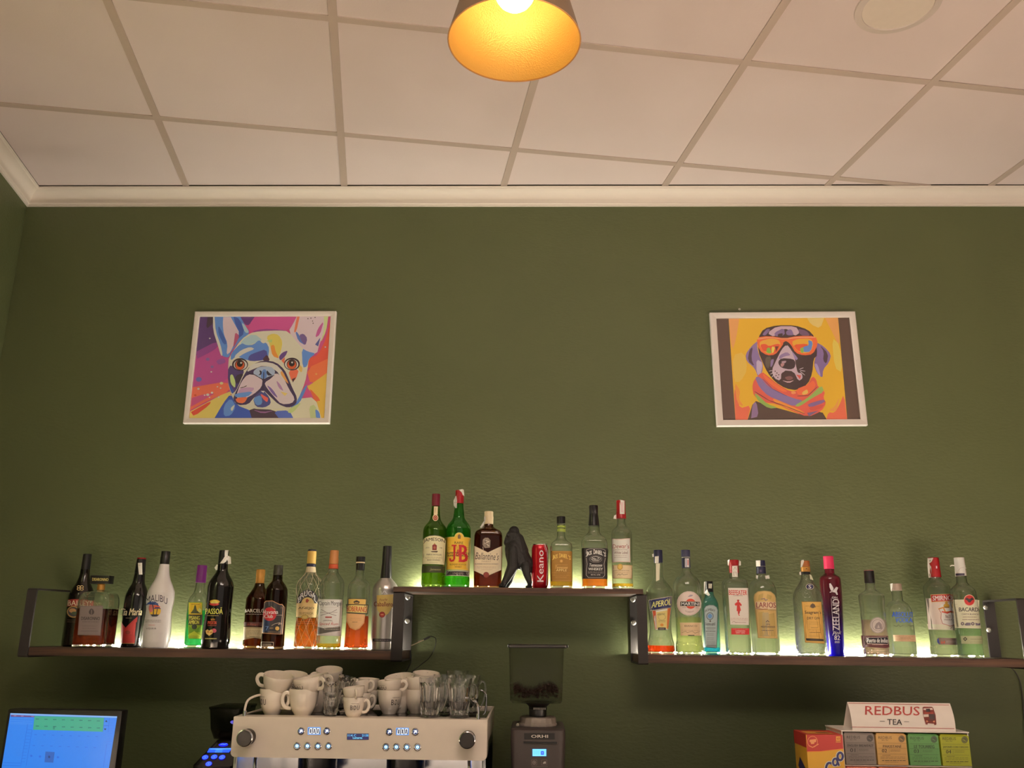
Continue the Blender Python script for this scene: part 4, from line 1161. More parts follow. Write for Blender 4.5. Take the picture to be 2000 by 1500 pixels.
bottle('bright green scotch bottle with yellow label, giant red initials, red cap and torn tax strip', tC, (676, 1272), (706, 128),
       [(282, 48), (340, 54), (400, 62), (450, 68), (490, 92), (530, 124), (580, 144), (640, 146), (900, 142), (1080, 138), (1130, 140), (1160, 146), (1240, 146), (1272, 138)], UZ, 2.935, gl('bright_green_glass', (.05, .50, .05)), caps=[('cap', REDCAP, [(129, 47), (190, 48), (194, 52), (283, 53)])],
       liq=(620, lq('pale_whisky', (.95, .90, .35))), draw=d, strips=s, group=GM)
def d(p):
    p.poly([(868, 766), (1036, 846), (1204, 766), (1198, 1046), (1020, 1126), (866, 1056)], (222, 200, 168))
    p.text('Ballantine’s', 888, 850, 1164, 932, (58, 40, 44), .0, .35, tilt=10); p.text('FINEST', 965, 942, 1075, 958, (170, 146, 116), .01); p.text('BLENDED SCOTCH WHISKY', 886, 974, 1158, 988, (110, 84, 70), .01)
    p.lines(910, 1130, (1012, 1026), (170, 146, 120), 3); p.lines(960, 1090, (1044,), (170, 146, 120), 3)
    p.ell(1018, 1108, 34, 34, (124, 48, 40)); p.ell(1018, 1108, 25, 25, (140, 60, 50))
    p.poly([(976, 700), (1000, 676), (1040, 676), (1066, 706), (1060, 790), (1000, 796), (974, 760)], (128, 116, 104)); p.line([(990, 700), (1050, 720), (1000, 740), (1050, 770)], 7, (196, 184, 168)); p.line([(1000, 690), (1020, 780)], 6, (60, 46, 40)); p.line([(978, 780), (984, 826)], 8, (150, 140, 126))
def s(p):
    p.poly([(990, 470), (1006, 480), (965, 556), (940, 548)], STRIP); p.poly([(988, 430), (1006, 420), (1004, 480), (988, 480)], (200, 190, 190))
bottle('flat rectangular dark brown whisky bottle with pointed cream label and cream cap', tC, (1034, 1272), (1045, 366),
       [(517, 52), (545, 58), (570, 92), (595, 138), (620, 156), (660, 165), (760, 168), (1050, 166), (1272, 162)], UZ, 2.968, gl('deep_brown_glass', (.16, .035, .008)), n=5, ratio=.52, caps=[('cap', CREAMCAP, [(367, 51), (425, 52), (430, 55), (516, 53)])],
       liq=(640, lq('whisky_brown', (.75, .26, .05))), draw=d, strips=s, group=GM)
def d(p):
    p.poly([(332, 830), (584, 832), (584, 1188), (332, 1186)], (150, 108, 40)); p.frame(340, 838, 576, 1180, 3, (184, 140, 70))
    for i, ch in enumerate("JACK DANIEL'S"):
        if ch == ' ': continue
        u = (i + .5) / 13; q = (2 * u - 1); x = 350 + 212 * u; y = 888 + 28 * q * q; h = 24 if i not in (0, 5) else 30
        if ch == "'": p.rect(x - 3, y - h, x + 3, y - h + 14, (226, 186, 96))
        else: p.text(ch, x - (3 if ch == 'I' else 9), y - h, x + (3 if ch == 'I' else 9), y + 22, (226, 186, 96), .02, tilt=9 * q)
    p.ell(455, 950, 20, 20, (176, 132, 60)); p.ell(455, 950, 12, 12, (200, 160, 90)); p.lines(386, 525, (992,), (200, 160, 90), 4)
    p.text('Tennessee', 386, 1006, 528, 1040, (220, 180, 110), .01, .3); p.text('APPLE', 396, 1044, 518, 1070, (226, 196, 130), .03); p.lines(350, 560, (1086, 1114), (190, 150, 80), 3); p.lines(390, 520, (1130, 1144), (190, 150, 80), 3)
def s(p): p.poly([(402, 530), (502, 530), (502, 560), (402, 556)], (120, 140, 50)); p.poly([(402, 566), (502, 570), (500, 606), (404, 602)], (140, 156, 70)); p.line([(410, 545), (450, 538), (495, 548)], 5, (190, 196, 110))
bottle('square clear bottle of apple whiskey with golden-brown label and short black cap', tD, (458, 1276), (447, 428),
       [(516, 44), (600, 47), (670, 50), (692, 62), (725, 98), (758, 124), (790, 130), (1276, 131)], UZ, 2.925, CLEAR, n=5, ratio=.95, caps=[('cap', BLACKCAP, [(429, 50), (514, 51)])], liq=(1110, lq('apple_gold', (.97, .46, .03))), draw=d, strips=s, group=GM)
def d(p):
    W_ = (226, 216, 206); K_ = (26, 23, 25)
    p.poly([(692, 804), (1002, 804), (1000, 1166), (696, 1164)], K_)
    p.line([(742, 870), (748, 826), (790, 814), (920, 814), (962, 826), (968, 870)], 4, (180, 170, 162)); p.line([(745, 920), (758, 990), (750, 1050), (748, 1120), (772, 1148), (940, 1148), (962, 1120), (960, 1050), (952, 990), (966, 920)], 4, (180, 170, 162))
    for i, ch in enumerate("JACK DANIEL'S"):
        if ch == ' ': continue
        u = (i + .5) / 13; q = (2 * u - 1); x = 742 + 228 * u; y = 852 + 32 * q * q; h = 24 if i not in (0, 5) else 32
        if ch == "'": p.rect(x - 3, y - h, x + 3, y - h + 14, W_)
        else: p.text(ch, x - (3 if ch == 'I' else 9.5), y - h, x + (3 if ch == 'I' else 9.5), y + 24, W_, .025, tilt=10 * q)
    p.ell(854, 934, 74, 42, (150, 142, 136)); p.ell(854, 934, 70, 38, K_); p.ring(854, 930, 56, 26, 4, W_); p.text('No.7', 818, 918, 890, 944, W_, .03); p.lines(820, 890, (956,), (170, 160, 150), 5)
    p.text('Tennessee', 784, 986, 930, 1022, W_, .02, .3); p.lines(800, 915, (1028,), (150, 140, 132), 3); p.text('WHISKEY', 772, 1036, 938, 1066, W_, .03)
    p.lines(766, 946, (1082, 1096), (150, 142, 136), 4); p.text('40% VOL. 1LITRE', 800, 1110, 910, 1126, (190, 180, 172), .02)
bottle('square clear whiskey bottle with black label and long black capsule', tD, (849, 1287), (822, 304),
       [(545, 66), (600, 68), (622, 72), (650, 94), (690, 132), (730, 150), (790, 155), (1000, 153), (1166, 151), (1200, 150), (1287, 153)], UZ, 2.925, CLEAR, n=5, ratio=.95, caps=[('cap', BLACKCAP, [(305, 52), (340, 53), (344, 52), (390, 52), (394, 50), (450, 56), (546, 66)])], liq=(1166, lq('amber_whiskey', (.95, .22, .02))), draw=d, group=GM)
def d(p):
    p.poly([(1040, 680), (1090, 690), (1150, 692), (1254, 680), (1262, 962), (1048, 962)], (222, 190, 178)); p.poly([(1046, 690), (1090, 699), (1150, 701), (1249, 690), (1255, 954), (1055, 954)], (234, 216, 204))
    p.text('Dewar’s', 1056, 750, 1244, 800, (150, 48, 44), .0); p.text('BLENDED SCOTCH', 1064, 812, 1220, 822, (130, 110, 104), .01); p.text('White Label', 1070, 834, 1228, 866, (120, 76, 72), .0); p.lines(1070, 1224, (884, 904), (150, 120, 112), 3)
    p.poly([(1046, 994), (1284, 994), (1284, 1156), (1056, 1154)], (170, 140, 90)); p.poly([(1052, 1000), (1278, 1000), (1278, 1149), (1062, 1147)], (220, 196, 158))
    p.ell(1142, 1018, 32, 36, (190, 150, 70)); p.ell(1142, 1018, 22, 25, (214, 180, 100)); p.text('JOHN DEWAR & SONS', 1064, 1056, 1248, 1070, (140, 110, 76), .01); p.lines(1070, 1250, (1084,), (170, 140, 100), 3)
    p.line([(1110, 1116), (1130, 1100), (1140, 1114), (1170, 1098), (1180, 1112), (1230, 1102)], 4, (120, 96, 70))
def s(p):
    p.poly([(1126, 240), (1186, 242), (1188, 400), (1134, 400)], STRIP); p.poly([(1140, 262), (1172, 262), (1172, 380), (1146, 380)], (212, 186, 182)); p.poly([(1058, 448), (1066, 412), (1092, 400), (1092, 452)], STRIP)
bottle('clear scotch bottle with two cream labels and red cap, rightmost on the raised shelf', tD, (1177, 1284), (1143, 240),
       [(456, 48), (520, 50), (548, 62), (580, 96), (620, 118), (680, 123), (1150, 123), (1284, 127)], UZ, 2.925, CLEAR, caps=[('cap', REDCAP, [(241, 51), (380, 53), (386, 57), (456, 59)])], liq=(1216, lq('pale_gold2', (.98, .52, .06))), draw=d, strips=s, group=GM)

# ---- lower right shelf
def d(p):
    p.poly([(296, 780), (502, 742), (468, 978), (336, 982)], (236, 226, 200)); p.poly([(300, 776), (336, 776), (346, 972), (330, 976)], (196, 84, 46)); p.poly([(462, 748), (498, 742), (470, 968), (456, 972)], (196, 110, 60)); p.poly([(342, 790), (462, 768), (456, 966), (350, 972)], (206, 190, 120))
    p.text('APERITIVO', 352, 800, 436, 824, (90, 80, 50), .0, .2, tilt=-6); p.ring(402, 842, 40, 34, 3, (150, 130, 80)); p.lines(366, 440, (880, 892), (140, 120, 76), 4); p.ell(402, 928, 18, 16, (206, 140, 60))
    p.rect(360, 956, 444, 984, (30, 28, 36)); p.lines(374, 430, (968,), (180, 170, 160), 5)
    p.poly([(256, 656), (513, 610), (511, 738), (270, 778)], (196, 184, 160)); p.poly([(261, 660), (508, 617), (506, 734), (275, 771)], (30, 36, 84))
    p.text('APEROL', 290, 662, 498, 726, (240, 214, 130), .03, .15, tilt=-38); 
def s(p): p.poly([(324, 186), (366, 182), (364, 260), (326, 258)], STRIP); p.poly([(336, 262), (378, 262), (374, 440), (338, 456)], (210, 204, 176)); p.poly([(294, 160), (310, 150), (312, 186), (298, 190)], STRIP)
bottle('clear aperitif bottle with tilted navy banner label and a little orange liquid', tE, (398, 1248), (357, 115),
       [(252, 46), (330, 56), (420, 62), (460, 78), (500, 112), (545, 140), (580, 144), (640, 138), (800, 124), (980, 118), (1060, 128), (1140, 146), (1200, 150), (1248, 146)], RZ, 2.93, CLEAR, caps=[('cap', NAVYCAP, [(116, 47), (180, 48), (184, 49), (254, 49)])], liq=(1150, lq('orange_aperitif', (.98, .07, .01))), draw=d, strips=s, group=GT)
def d(p):
    p.ell(698, 682, 132, 132, (214, 196, 186)); p.ring(698, 682, 126, 126, 4, (190, 168, 160)); p.ell(716, 686, 55, 55, (196, 62, 40)); p.poly([(684, 610), (712, 588), (742, 590), (730, 604), (706, 612)], (150, 140, 150))
    p.rect(602, 660, 818, 714, (190, 170, 150)); p.rect(606, 664, 814, 710, (30, 26, 28)); p.text('MARTINI', 616, 670, 806, 704, (238, 230, 220), .03)
    p.text('TORINO', 656, 768, 750, 782, (140, 120, 116), .01, bend=-10); p.lines(625, 665, (726,), (130, 110, 110), 4); p.lines(765, 800, (726,), (130, 110, 110), 4)
    p.poly([(600, 890), (832, 888), (830, 1030), (606, 1032)], (206, 180, 140)); p.text('BIANCO', 650, 916, 784, 936, (110, 80, 60), .01); p.lines(620, 818, (972,), (170, 140, 110), 3); p.line([(620, 1000), (660, 984), (680, 1000), (730, 980), (760, 1004), (812, 984)], 4, (150, 120, 96)); p.rect(686, 1024, 754, 1034, (40, 36, 30))
bottle('tall clear vermouth bottle, half full and pale yellow, with round pinkish label and navy cap', tE, (706, 1240), (662, 103),
       [(300, 45), (335, 48), (365, 72), (400, 108), (450, 140), (510, 153), (600, 152), (820, 141), (1050, 140), (1110, 146), (1150, 153), (1240, 152)], RZ, 2.916, CLEAR, caps=[('cap', pl('slate_navy_cap', (48, 52, 78), .4), [(104, 48), (178, 49)]), ('neck_band', mat('silver_foil', (200, 196, 190), .3, .7), [(179, 47), (190, 47)]), ('capsule', NAVYCAP, [(191, 46), (300, 48)])],
       liq=(832, lq('pale_vermouth', (.96, .95, .55))), draw=d, strips=lambda p: (p.poly([(655, 195), (700, 195), (702, 290), (655, 290)], (206, 200, 196)), p.rect(664, 200, 670, 288, (60, 66, 110)), p.rect(684, 210, 692, 270, (176, 50, 50))), group=GT)
def d(p):
    p.poly([(846, 730), (862, 702), (900, 688), (950, 690), (984, 712), (998, 745), (996, 1160), (852, 1150)], (96, 116, 110)); p.poly([(851, 732), (866, 708), (902, 695), (948, 697), (979, 716), (992, 747), (990, 1153), (857, 1144)], (192, 206, 200))
    p.text('BOMBAY', 860, 728, 966, 756, (70, 80, 80), .01, bend=16); p.ell(912, 812, 40, 42, (120, 140, 150)); p.ell(912, 812, 30, 32, (196, 206, 200)); p.ell(912, 812, 24, 26, (110, 160, 206)); p.ell(916, 866, 10, 10, (110, 110, 100))
    p.text('SAPPHIRE', 864, 890, 972, 918, (70, 80, 80), .01, bend=-10); p.lines(872, 976, (938, 972), (110, 120, 120), 6); p.lines(886, 960, (955, 1000, 1016, 1045, 1062), (130, 140, 140), 3); p.lines(880, 976, (1084, 1096, 1110), (150, 160, 156), 3); p.rect(862, 1122, 985, 1138, (160, 172, 168))
def s(p): p.poly([(886, 460), (924, 460), (922, 512), (888, 510)], (206, 200, 176)); p.poly([(836, 440), (850, 436), (852, 560), (838, 570)], STRIP); p.poly([(840, 560), (876, 520), (884, 546), (906, 580), (890, 596)], STRIP)
bottle('small square blue gin bottle with pale grey label, tucked behind the pale yellow vermouth bottle', tE, (950, 1228), (890, 433),
       [(552, 46), (580, 48), (610, 60), (650, 80), (690, 92), (740, 94), (1228, 92)], RZ, 2.996, gl('sapphire_glass', (.22, .72, .92)), n=6, ratio=.75, caps=[('cap', BLACKCAP, [(434, 43), (500, 44), (552, 45)])], liq=(1150, lq('blue_tint', (.05, .55, .98))), draw=d, strips=s, group=GT)
def d(p):
    p.poly([(1134, 506), (1352, 506), (1350, 906), (1152, 904)], (228, 208, 196)); R_ = (186, 44, 42)
    p.text('BEEFEATER', 1142, 530, 1336, 582, R_, .02); p.text('LONDON', 1192, 582, 1286, 594, (110, 70, 66), .01)
    p.ell(1240, 646, 12, 14, R_); p.poly([(1226, 634), (1254, 634), (1250, 640), (1230, 640)], (120, 30, 30)); p.poly([(1226, 660), (1256, 660), (1278, 688), (1268, 704), (1254, 690), (1268, 752), (1222, 756), (1226, 692), (1212, 700), (1200, 680)], R_); p.poly([(1232, 752), (1244, 752), (1246, 790), (1256, 808), (1244, 806), (1236, 786)], R_); p.poly([(1246, 752), (1258, 752), (1250, 786), (1240, 780)], (150, 34, 34))
    p.lines(1156, 1340, (834, 850), (170, 120, 112), 3); p.lines(1200, 1320, (876,), (150, 110, 104), 4); p.line([(1170, 880), (1190, 866), (1216, 884)], 3, (150, 110, 104))
    p.rect(1160, 942, 1352, 1010, (190, 40, 42)); p.lines(1175, 1340, (950,), (224, 150, 140), 3); p.text('LONDON', 1206, 964, 1306, 978, (232, 200, 190), .02); p.text('DRY GIN', 1210, 984, 1302, 998, (232, 200, 190), .02)
def s(p): p.poly([(1182, 268), (1240, 264), (1240, 388), (1180, 388)], STRIP); p.rect(1192, 330, 1230, 376, (190, 180, 170)); p.line([(1196, 310), (1212, 280), (1228, 310)], 4, (160, 150, 146)); p.poly([(1130, 206), (1146, 200), (1146, 262), (1132, 256)], STRIP); p.poly([(1250, 200), (1276, 214), (1276, 258), (1254, 262)], STRIP)
bottle('square clear gin bottle with pinkish label, small red standing figure and red cap', tE, (1236, 1236), (1198, 202),
       [(344, 50), (395, 54), (408, 84), (425, 122), (450, 140), (500, 145), (900, 141), (1170, 140), (1236, 138)], RZ, 2.925, CLEAR, n=6, ratio=.9, caps=[('cap', REDCAP, [(203, 56), (260, 56), (264, 52), (345, 52)])], liq=(862, SPIRIT), draw=d, strips=s, group=GT)
def d(p):
    p.poly([(1414, 620), (1424, 580), (1460, 552), (1530, 544), (1600, 552), (1640, 584), (1654, 620), (1662, 1062), (1448, 1058)], (170, 146, 92)); p.poly([(1424, 622), (1432, 586), (1464, 560), (1530, 552), (1598, 560), (1632, 588), (1645, 622), (1652, 1054), (1456, 1050)], (196, 166, 104))
    for q in ([(1470, 590), (1520, 570), (1510, 640), (1460, 650)], [(1560, 580), (1610, 600), (1600, 640), (1550, 630)], [(1460, 780), (1520, 770), (1530, 1040), (1466, 1040)], [(1560, 800), (1640, 780), (1640, 1040), (1570, 1040)]): p.poly(q, (176, 150, 88))
    p.poly([(1505, 780), (1570, 780), (1580, 1040), (1500, 1040)], (166, 150, 110)); p.line([(1496, 636), (1530, 630), (1540, 650), (1560, 640)], 10, (130, 110, 110))
    p.rect(1432, 664, 1652, 746, (206, 186, 150)); p.text('LARIOS', 1440, 670, 1650, 728, (126, 34, 40), .02); p.line([(1436, 738), (1500, 746), (1560, 742)], 6, (126, 34, 40)); p.text('LONDON', 1566, 746, 1648, 758, (140, 110, 80), .0, .2)
    p.line([(1540, 882), (1556, 868), (1574, 882)], 6, (60, 54, 80)); p.text('GIN', 1540, 900, 1580, 916, (70, 60, 80), .01); p.text('MEDITERRANEA', 1484, 926, 1636, 944, (60, 50, 66), .01); p.lines(1490, 1620, (972,), (80, 70, 80), 5)
def s(p): p.poly([(1446, 216), (1496, 216), (1494, 282), (1448, 278)], STRIP); p.ell(1496, 330, 14, 14, (80, 70, 90)); p.poly([(1444, 370), (1468, 378), (1462, 420), (1442, 410)], STRIP); p.poly([(1540, 380), (1586, 372), (1592, 408), (1548, 418)], STRIP)
bottle('round-shouldered clear gin bottle with arched gold label, dark red lettering and two-part navy cap', tE, (1537, 1246), (1497, 215),
       [(362, 50), (395, 54), (420, 78), (455, 118), (500, 142), (550, 152), (700, 151), (1010, 148), (1060, 153), (1246, 152)], RZ, 2.955, CLEAR, caps=[('cap', NAVYCAP, [(216, 50), (278, 51)]), ('neck_band', mat('silver_foil', (200, 196, 190), .3, .7), [(279, 51), (284, 51)]), ('capsule', NAVYCAP, [(285, 52), (362, 53)])], liq=(1010, SPIRIT), draw=d, strips=s, group=GT)
def d(p):
    p.poly([(258, 668), (472, 668), (502, 1124), (292, 1114)], (150, 110, 50)); p.poly([(264, 674), (466, 674), (495, 1117), (298, 1107)], (206, 164, 86))
    p.ell(378, 716, 26, 24, (70, 56, 40)); p.line([(350, 730), (364, 700), (378, 690), (392, 700), (408, 730)], 6, (70, 56, 40)); p.lines(300, 350, (716,), (150, 110, 60), 4); p.lines(404, 450, (716,), (150, 110, 60), 4)
    p.text('Seagram’s', 292, 768, 466, 812, (50, 38, 34), .02); p.text('DRY GIN', 316, 834, 448, 862, (70, 52, 40), .01); p.lines(340, 442, (890, 910), (150, 110, 60), 3); p.lines(355, 430, (950,), (120, 86, 46), 4); p.text('Seagram', 322, 968, 456, 982, (170, 126, 66), .0, .3); p.lines(340, 460, (1000,), (90, 66, 40), 5)
    p.poly([(300, 1066), (488, 1074), (490, 1096), (302, 1092)], (40, 34, 34)); p.lines(330, 440, (1040,), (150, 110, 60), 3)
def s(p):
    p.ell(349, 508, 44, 33, (206, 196, 170)); p.ell(349, 508, 40, 29, (36, 40, 80)); p.text('S', 334, 488, 364, 528, (226, 220, 210), .02)
    p.poly([(248, 224), (272, 218), (290, 232), (268, 290), (250, 296)], STRIP); p.poly([(236, 350), (252, 340), (256, 376), (240, 380)], STRIP); p.poly([(346, 372), (366, 378), (388, 432), (352, 428)], (206, 206, 176)); p.ell(314, 312, 8, 7, (90, 60, 30)); p.lines(280, 345, (325,), (120, 80, 40), 5)
bottle('knobbly clear gin bottle with tilted gold label, blue oval badge and copper-gold cap', tF, (366, 1262), (299, 226),
       [(375, 50), (420, 58), (470, 84), (540, 130), (600, 158), (660, 163), (900, 164), (1080, 170), (1262, 166)], RZ, 2.918, KNOBBLY, caps=[('cap', mat('copper_cap', (170, 104, 60), .35, .4), [(227, 50), (290, 51)]), ('neck_band', GOLDCAP, [(291, 52), (346, 52)]), ('capsule', BLACKCAP, [(347, 50), (376, 51)])], liq=(788, SPIRIT), draw=d, strips=s, group=GT)
def d(p):
    W_ = (222, 210, 216)
    p.poly([(560, 480), (572, 474), (590, 500), (606, 530), (600, 556), (580, 560), (562, 520)], W_); p.poly([(600, 556), (634, 514), (656, 522), (640, 560), (652, 598), (640, 604), (622, 576), (598, 560)], W_); p.line([(566, 574), (590, 566), (620, 572)], 8, W_)
    p.text('GIN', 586, 620, 644, 642, W_, .02); p.text('ZEELAND', 592, 646, 664, 985, W_, .02, rot=1); p.line([(578, 640), (596, 1000)], 3, W_); p.line([(650, 640), (668, 1000)], 3, W_)
    p.text('Pink', 588, 994, 684, 1034, W_, .0, .35, tilt=-18); p.text('82', 608, 1040, 668, 1092, W_, .03); p.lines(612, 664, (1104, 1116), W_, 6)
def grad_mat():
    m, nt, b = nodes('opaque_wine_to_lit_blue')
    b.inputs['Roughness'].default_value = .15
    tc = nt.nodes.new('ShaderNodeTexCoord'); sp = nt.nodes.new('ShaderNodeSeparateXYZ'); nt.links.new(tc.outputs['Object'], sp.inputs[0])
    mr = nt.nodes.new('ShaderNodeMapRange'); mr.inputs['From Max'].default_value = .29; nt.links.new(sp.outputs['Z'], mr.inputs['Value'])
    cr = nt.nodes.new('ShaderNodeValToRGB'); e = cr.color_ramp.elements
    e[0].position = 0; e[0].color = (*lin((24, 16, 220)), 1); e[1].position = 1; e[1].color = (*lin((92, 22, 34)), 1)  # own wine and blue, the base painted brighter as if lit through glass
    for q, c in ((.14, (30, 16, 150)), (.28, (34, 14, 80)), (.45, (40, 14, 40)), (.75, (74, 16, 28))):
        k = e.new(q); k.color = (*lin(c), 1)
    nt.links.new(mr.outputs[0], cr.inputs[0]); nt.links.new(cr.outputs[0], b.inputs['Base Color'])
    return m
bottle('slim wine-red to blue gin bottle with vertical white lettering and pink cap', tF, (631, 1265), (551, 182),
       [(322, 52), (370, 55), (392, 84), (412, 108), (440, 116), (520, 117), (800, 110), (1100, 97), (1265, 92)], RZ, 2.992, grad_mat(), caps=[('cap', pl('pink_cap', (216, 50, 96), .35), [(183, 56), (270, 57), (322, 57)])], draw=d, group=GT)
def d(p):
    p.poly([(900, 1044), (1200, 1044), (1204, 1164), (1160, 1180), (912, 1166)], (84, 38, 44)); p.poly([(960, 1062), (1190, 1052), (1206, 1100), (1190, 1140), (970, 1134), (952, 1100)], (190, 170, 160)); p.poly([(965, 1067), (1186, 1058), (1200, 1100), (1186, 1134), (974, 1128), (957, 1100)], (28, 26, 40))
    p.text('Puerto de Indias', 968, 1070, 1192, 1118, (224, 216, 210), .03); p.lines(1020, 1140, (1138,), (180, 150, 140), 6)
    p.ell(1084, 930, 84, 88, (150, 140, 136)); p.ell(1084, 930, 74, 78, (190, 180, 172)); p.ring(1084, 930, 62, 64, 5, (130, 118, 116)); p.poly([(1050, 950), (1070, 910), (1100, 890), (1126, 920), (1130, 970), (1060, 975)], (126, 116, 116)); p.poly([(1078, 960), (1092, 920), (1106, 960)], (176, 166, 160))
bottle('pale pink gin bottle with silver medallion, maroon band and black cap', tF, (1070, 1276), (1003, 335),
       [(476, 54), (540, 58), (560, 76), (590, 126), (612, 144), (650, 143), (740, 138), (870, 138), (1030, 142), (1170, 150), (1190, 144), (1205, 141), (1276, 143)], RZ, 2.918, CLEAR, caps=[('cap', BLACKCAP, [(340, 55), (380, 56), (384, 57), (400, 57), (404, 58), (476, 58)]), ('cap_top', pl('dusty_pink_top', (176, 112, 110), .4), [(334, 53), (341, 55)])], liq=(872, lq('pink_gin', (.99, .62, .74))), draw=d, group=GT)
def d(p):
    B_ = (40, 84, 196)
    p.text('ABSOLUT', 1246, 782, 1474, 838, B_, .035); p.text('VODKA', 1280, 846, 1462, 898, B_, .035)
    p.line([(1262, 930), (1290, 940), (1310, 920), (1330, 942), (1360, 924), (1390, 944), (1420, 920), (1440, 936), (1470, 926)], 4, (70, 64, 60))
    p.poly([(1248, 1032), (1494, 1032), (1496, 1104), (1254, 1102)], (206, 174, 134)); p.lines(1270, 1480, (1046, 1078), (190, 140, 104), 4); p.lines(1330, 1440, (1062,), (170, 120, 90), 5)
bottle('short round-shouldered clear vodka bottle with bold blue lettering and low silver cap', tF, (1356, 1270), (1294, 475),
       [(552, 58), (640, 60), (662, 63), (678, 86), (705, 118), (750, 142), (800, 150), (900, 152), (1270, 154)], RZ, 2.984, CLEAR, caps=[('cap', mat('frosted_silver_cap', (206, 184, 168), .35, .5), [(476, 60), (552, 63)])], liq=(1160, SPIRIT), draw=d, strips=lambda p: p.poly([(1228, 478), (1244, 474), (1248, 560), (1236, 548)], STRIP), group=GT)
def d(p):
    p.poly([(396, 640), (660, 640), (696, 986), (412, 980)], (216, 200, 188)); p.poly([(400, 920), (690, 930), (694, 984), (412, 980)], (230, 214, 190))
    p.poly([(528, 756), (560, 706), (650, 690), (690, 706), (690, 930), (646, 944), (566, 916), (552, 860), (556, 800)], (226, 214, 206)); p.line([(530, 756), (556, 800), (552, 862), (568, 914), (648, 942), (688, 926)], 5, (150, 56, 44)); p.line([(532, 756), (580, 740), (600, 790), (650, 786), (690, 796)], 14, (190, 130, 60)); p.line([(566, 786), (620, 800), (660, 780)], 14, (170, 50, 44))
    p.ell(614, 722, 32, 24, (176, 140, 50)); p.ell(614, 690, 16, 16, (170, 134, 60)); p.rect(588, 730, 644, 744, (130, 100, 40))
    p.text('No21', 600, 818, 652, 856, (120, 96, 92), .02); p.text('VODKA', 584, 864, 668, 880, (90, 70, 70), .01); p.line([(650, 970), (670, 940)], 5, (120, 100, 96))
    p.poly([(444, 600), (676, 590), (680, 668), (452, 684)], (210, 170, 120)); p.poly([(449, 605), (672, 595), (676, 662), (456, 677)], (166, 40, 36)); p.text('SMIRNO', 465, 611, 670, 664, (236, 222, 210), .03, tilt=-8)
    p.poly([(500, 1090), (514, 1068), (720, 1074), (722, 1144), (520, 1144), (502, 1120)], (120, 104, 96)); p.poly([(502, 1090), (515, 1070), (530, 1140), (504, 1120)], (50, 66, 140)); p.text('64', 544, 1100, 586, 1134, (190, 70, 40), .03); p.lines(600, 700, (1100, 1112), (170, 156, 150), 4)
def s(p): p.poly([(424, 204), (486, 204), (470, 240), (440, 262), (462, 300), (466, 412), (430, 416), (422, 300)], STRIP); p.ell(450, 232, 7, 7, (60, 50, 50)); p.rect(434, 372, 456, 404, (170, 160, 150)); p.rect(512, 290, 526, 318, (230, 190, 196))
bottle('clear vodka bottle with red banner, crowned shield label and red cap', tG, (582, 1282), (487, 200),
       [(414, 64), (432, 68), (452, 88), (490, 130), (520, 148), (570, 152), (700, 149), (1000, 144), (1150, 142), (1185, 150), (1282, 150)], RZ, 2.975, CLEAR, caps=[('cap', REDCAP, [(201, 60), (300, 63), (414, 67)])], liq=(930, SPIRIT), draw=d, strips=s, group=GT)
def d(p):
    p.poly([(676, 640), (962, 640), (984, 954), (694, 950)], (226, 214, 184)); p.lines(684, 730, (690, 720, 750, 780, 810, 840, 870, 900), (200, 186, 150), 3)
    p.ell(854, 648, 60, 62, (206, 180, 150)); p.ell(854, 648, 54, 55, (176, 40, 40)); p.poly([(806, 636), (830, 618), (850, 634), (860, 634), (880, 618), (904, 636), (880, 650), (862, 672), (846, 672), (830, 650)], (40, 26, 30))
    p.text('BACARDÍ', 742, 714, 962, 770, (44, 38, 44), .02); p.text('CARTA BLANCA', 770, 790, 950, 806, (110, 92, 84), .01); p.lines(780, 930, (826, 830), (150, 130, 110), 3); p.lines(775, 955, (852, 858), (160, 140, 120), 4)
    for x in (776, 886): p.ell(x, 902, 18, 18, (84, 78, 92)); p.ell(x, 902, 9, 9, (190, 180, 160))
    p.poly([(796, 912), (820, 890), (862, 892), (862, 920), (812, 922)], (90, 84, 98)); p.poly([(912, 892), (950, 900), (964, 888), (966, 918), (918, 920)], (90, 84, 98))
    p.poly([(754, 1034), (990, 1032), (996, 1120), (760, 1120)], (164, 168, 130)); p.poly([(776, 1068), (802, 1044), (826, 1068), (802, 1092)], (60, 60, 54)); p.ell(802, 1068, 9, 9, (150, 150, 120)); p.lines(860, 980, (1066,), (120, 124, 96), 6); p.lines(850, 980, (1094, 1106), (130, 134, 106), 3)
def s(p): p.poly([(690, 190), (798, 186), (806, 260), (820, 380), (704, 388), (698, 280)], (232, 214, 204)); p.rect(708, 356, 806, 380, (52, 44, 66)); p.poly([(646, 272), (668, 262), (696, 264), (696, 276), (668, 274), (652, 284)], STRIP); p.line([(714, 345), (760, 300), (800, 290)], 3, (190, 170, 164)); p.poly([(800, 264), (820, 270), (826, 300), (812, 306)], STRIP)
bottle('clear white-rum bottle with cream label, red disc emblem and white paper-wrapped cap, rightmost bottle', tG, (868, 1276), (748, 185),
       [(386, 58), (460, 62), (485, 84), (515, 120), (560, 142), (620, 147), (900, 146), (1140, 140), (1200, 142), (1276, 142)], RZ, 2.914, CLEAR, caps=[('cap', pl('white_cap', (224, 208, 200), .45), [(186, 58), (300, 60), (386, 62)])], liq=(940, lq('greenish_rum', (.72, .95, .75))), draw=d, strips=s, group=GT)
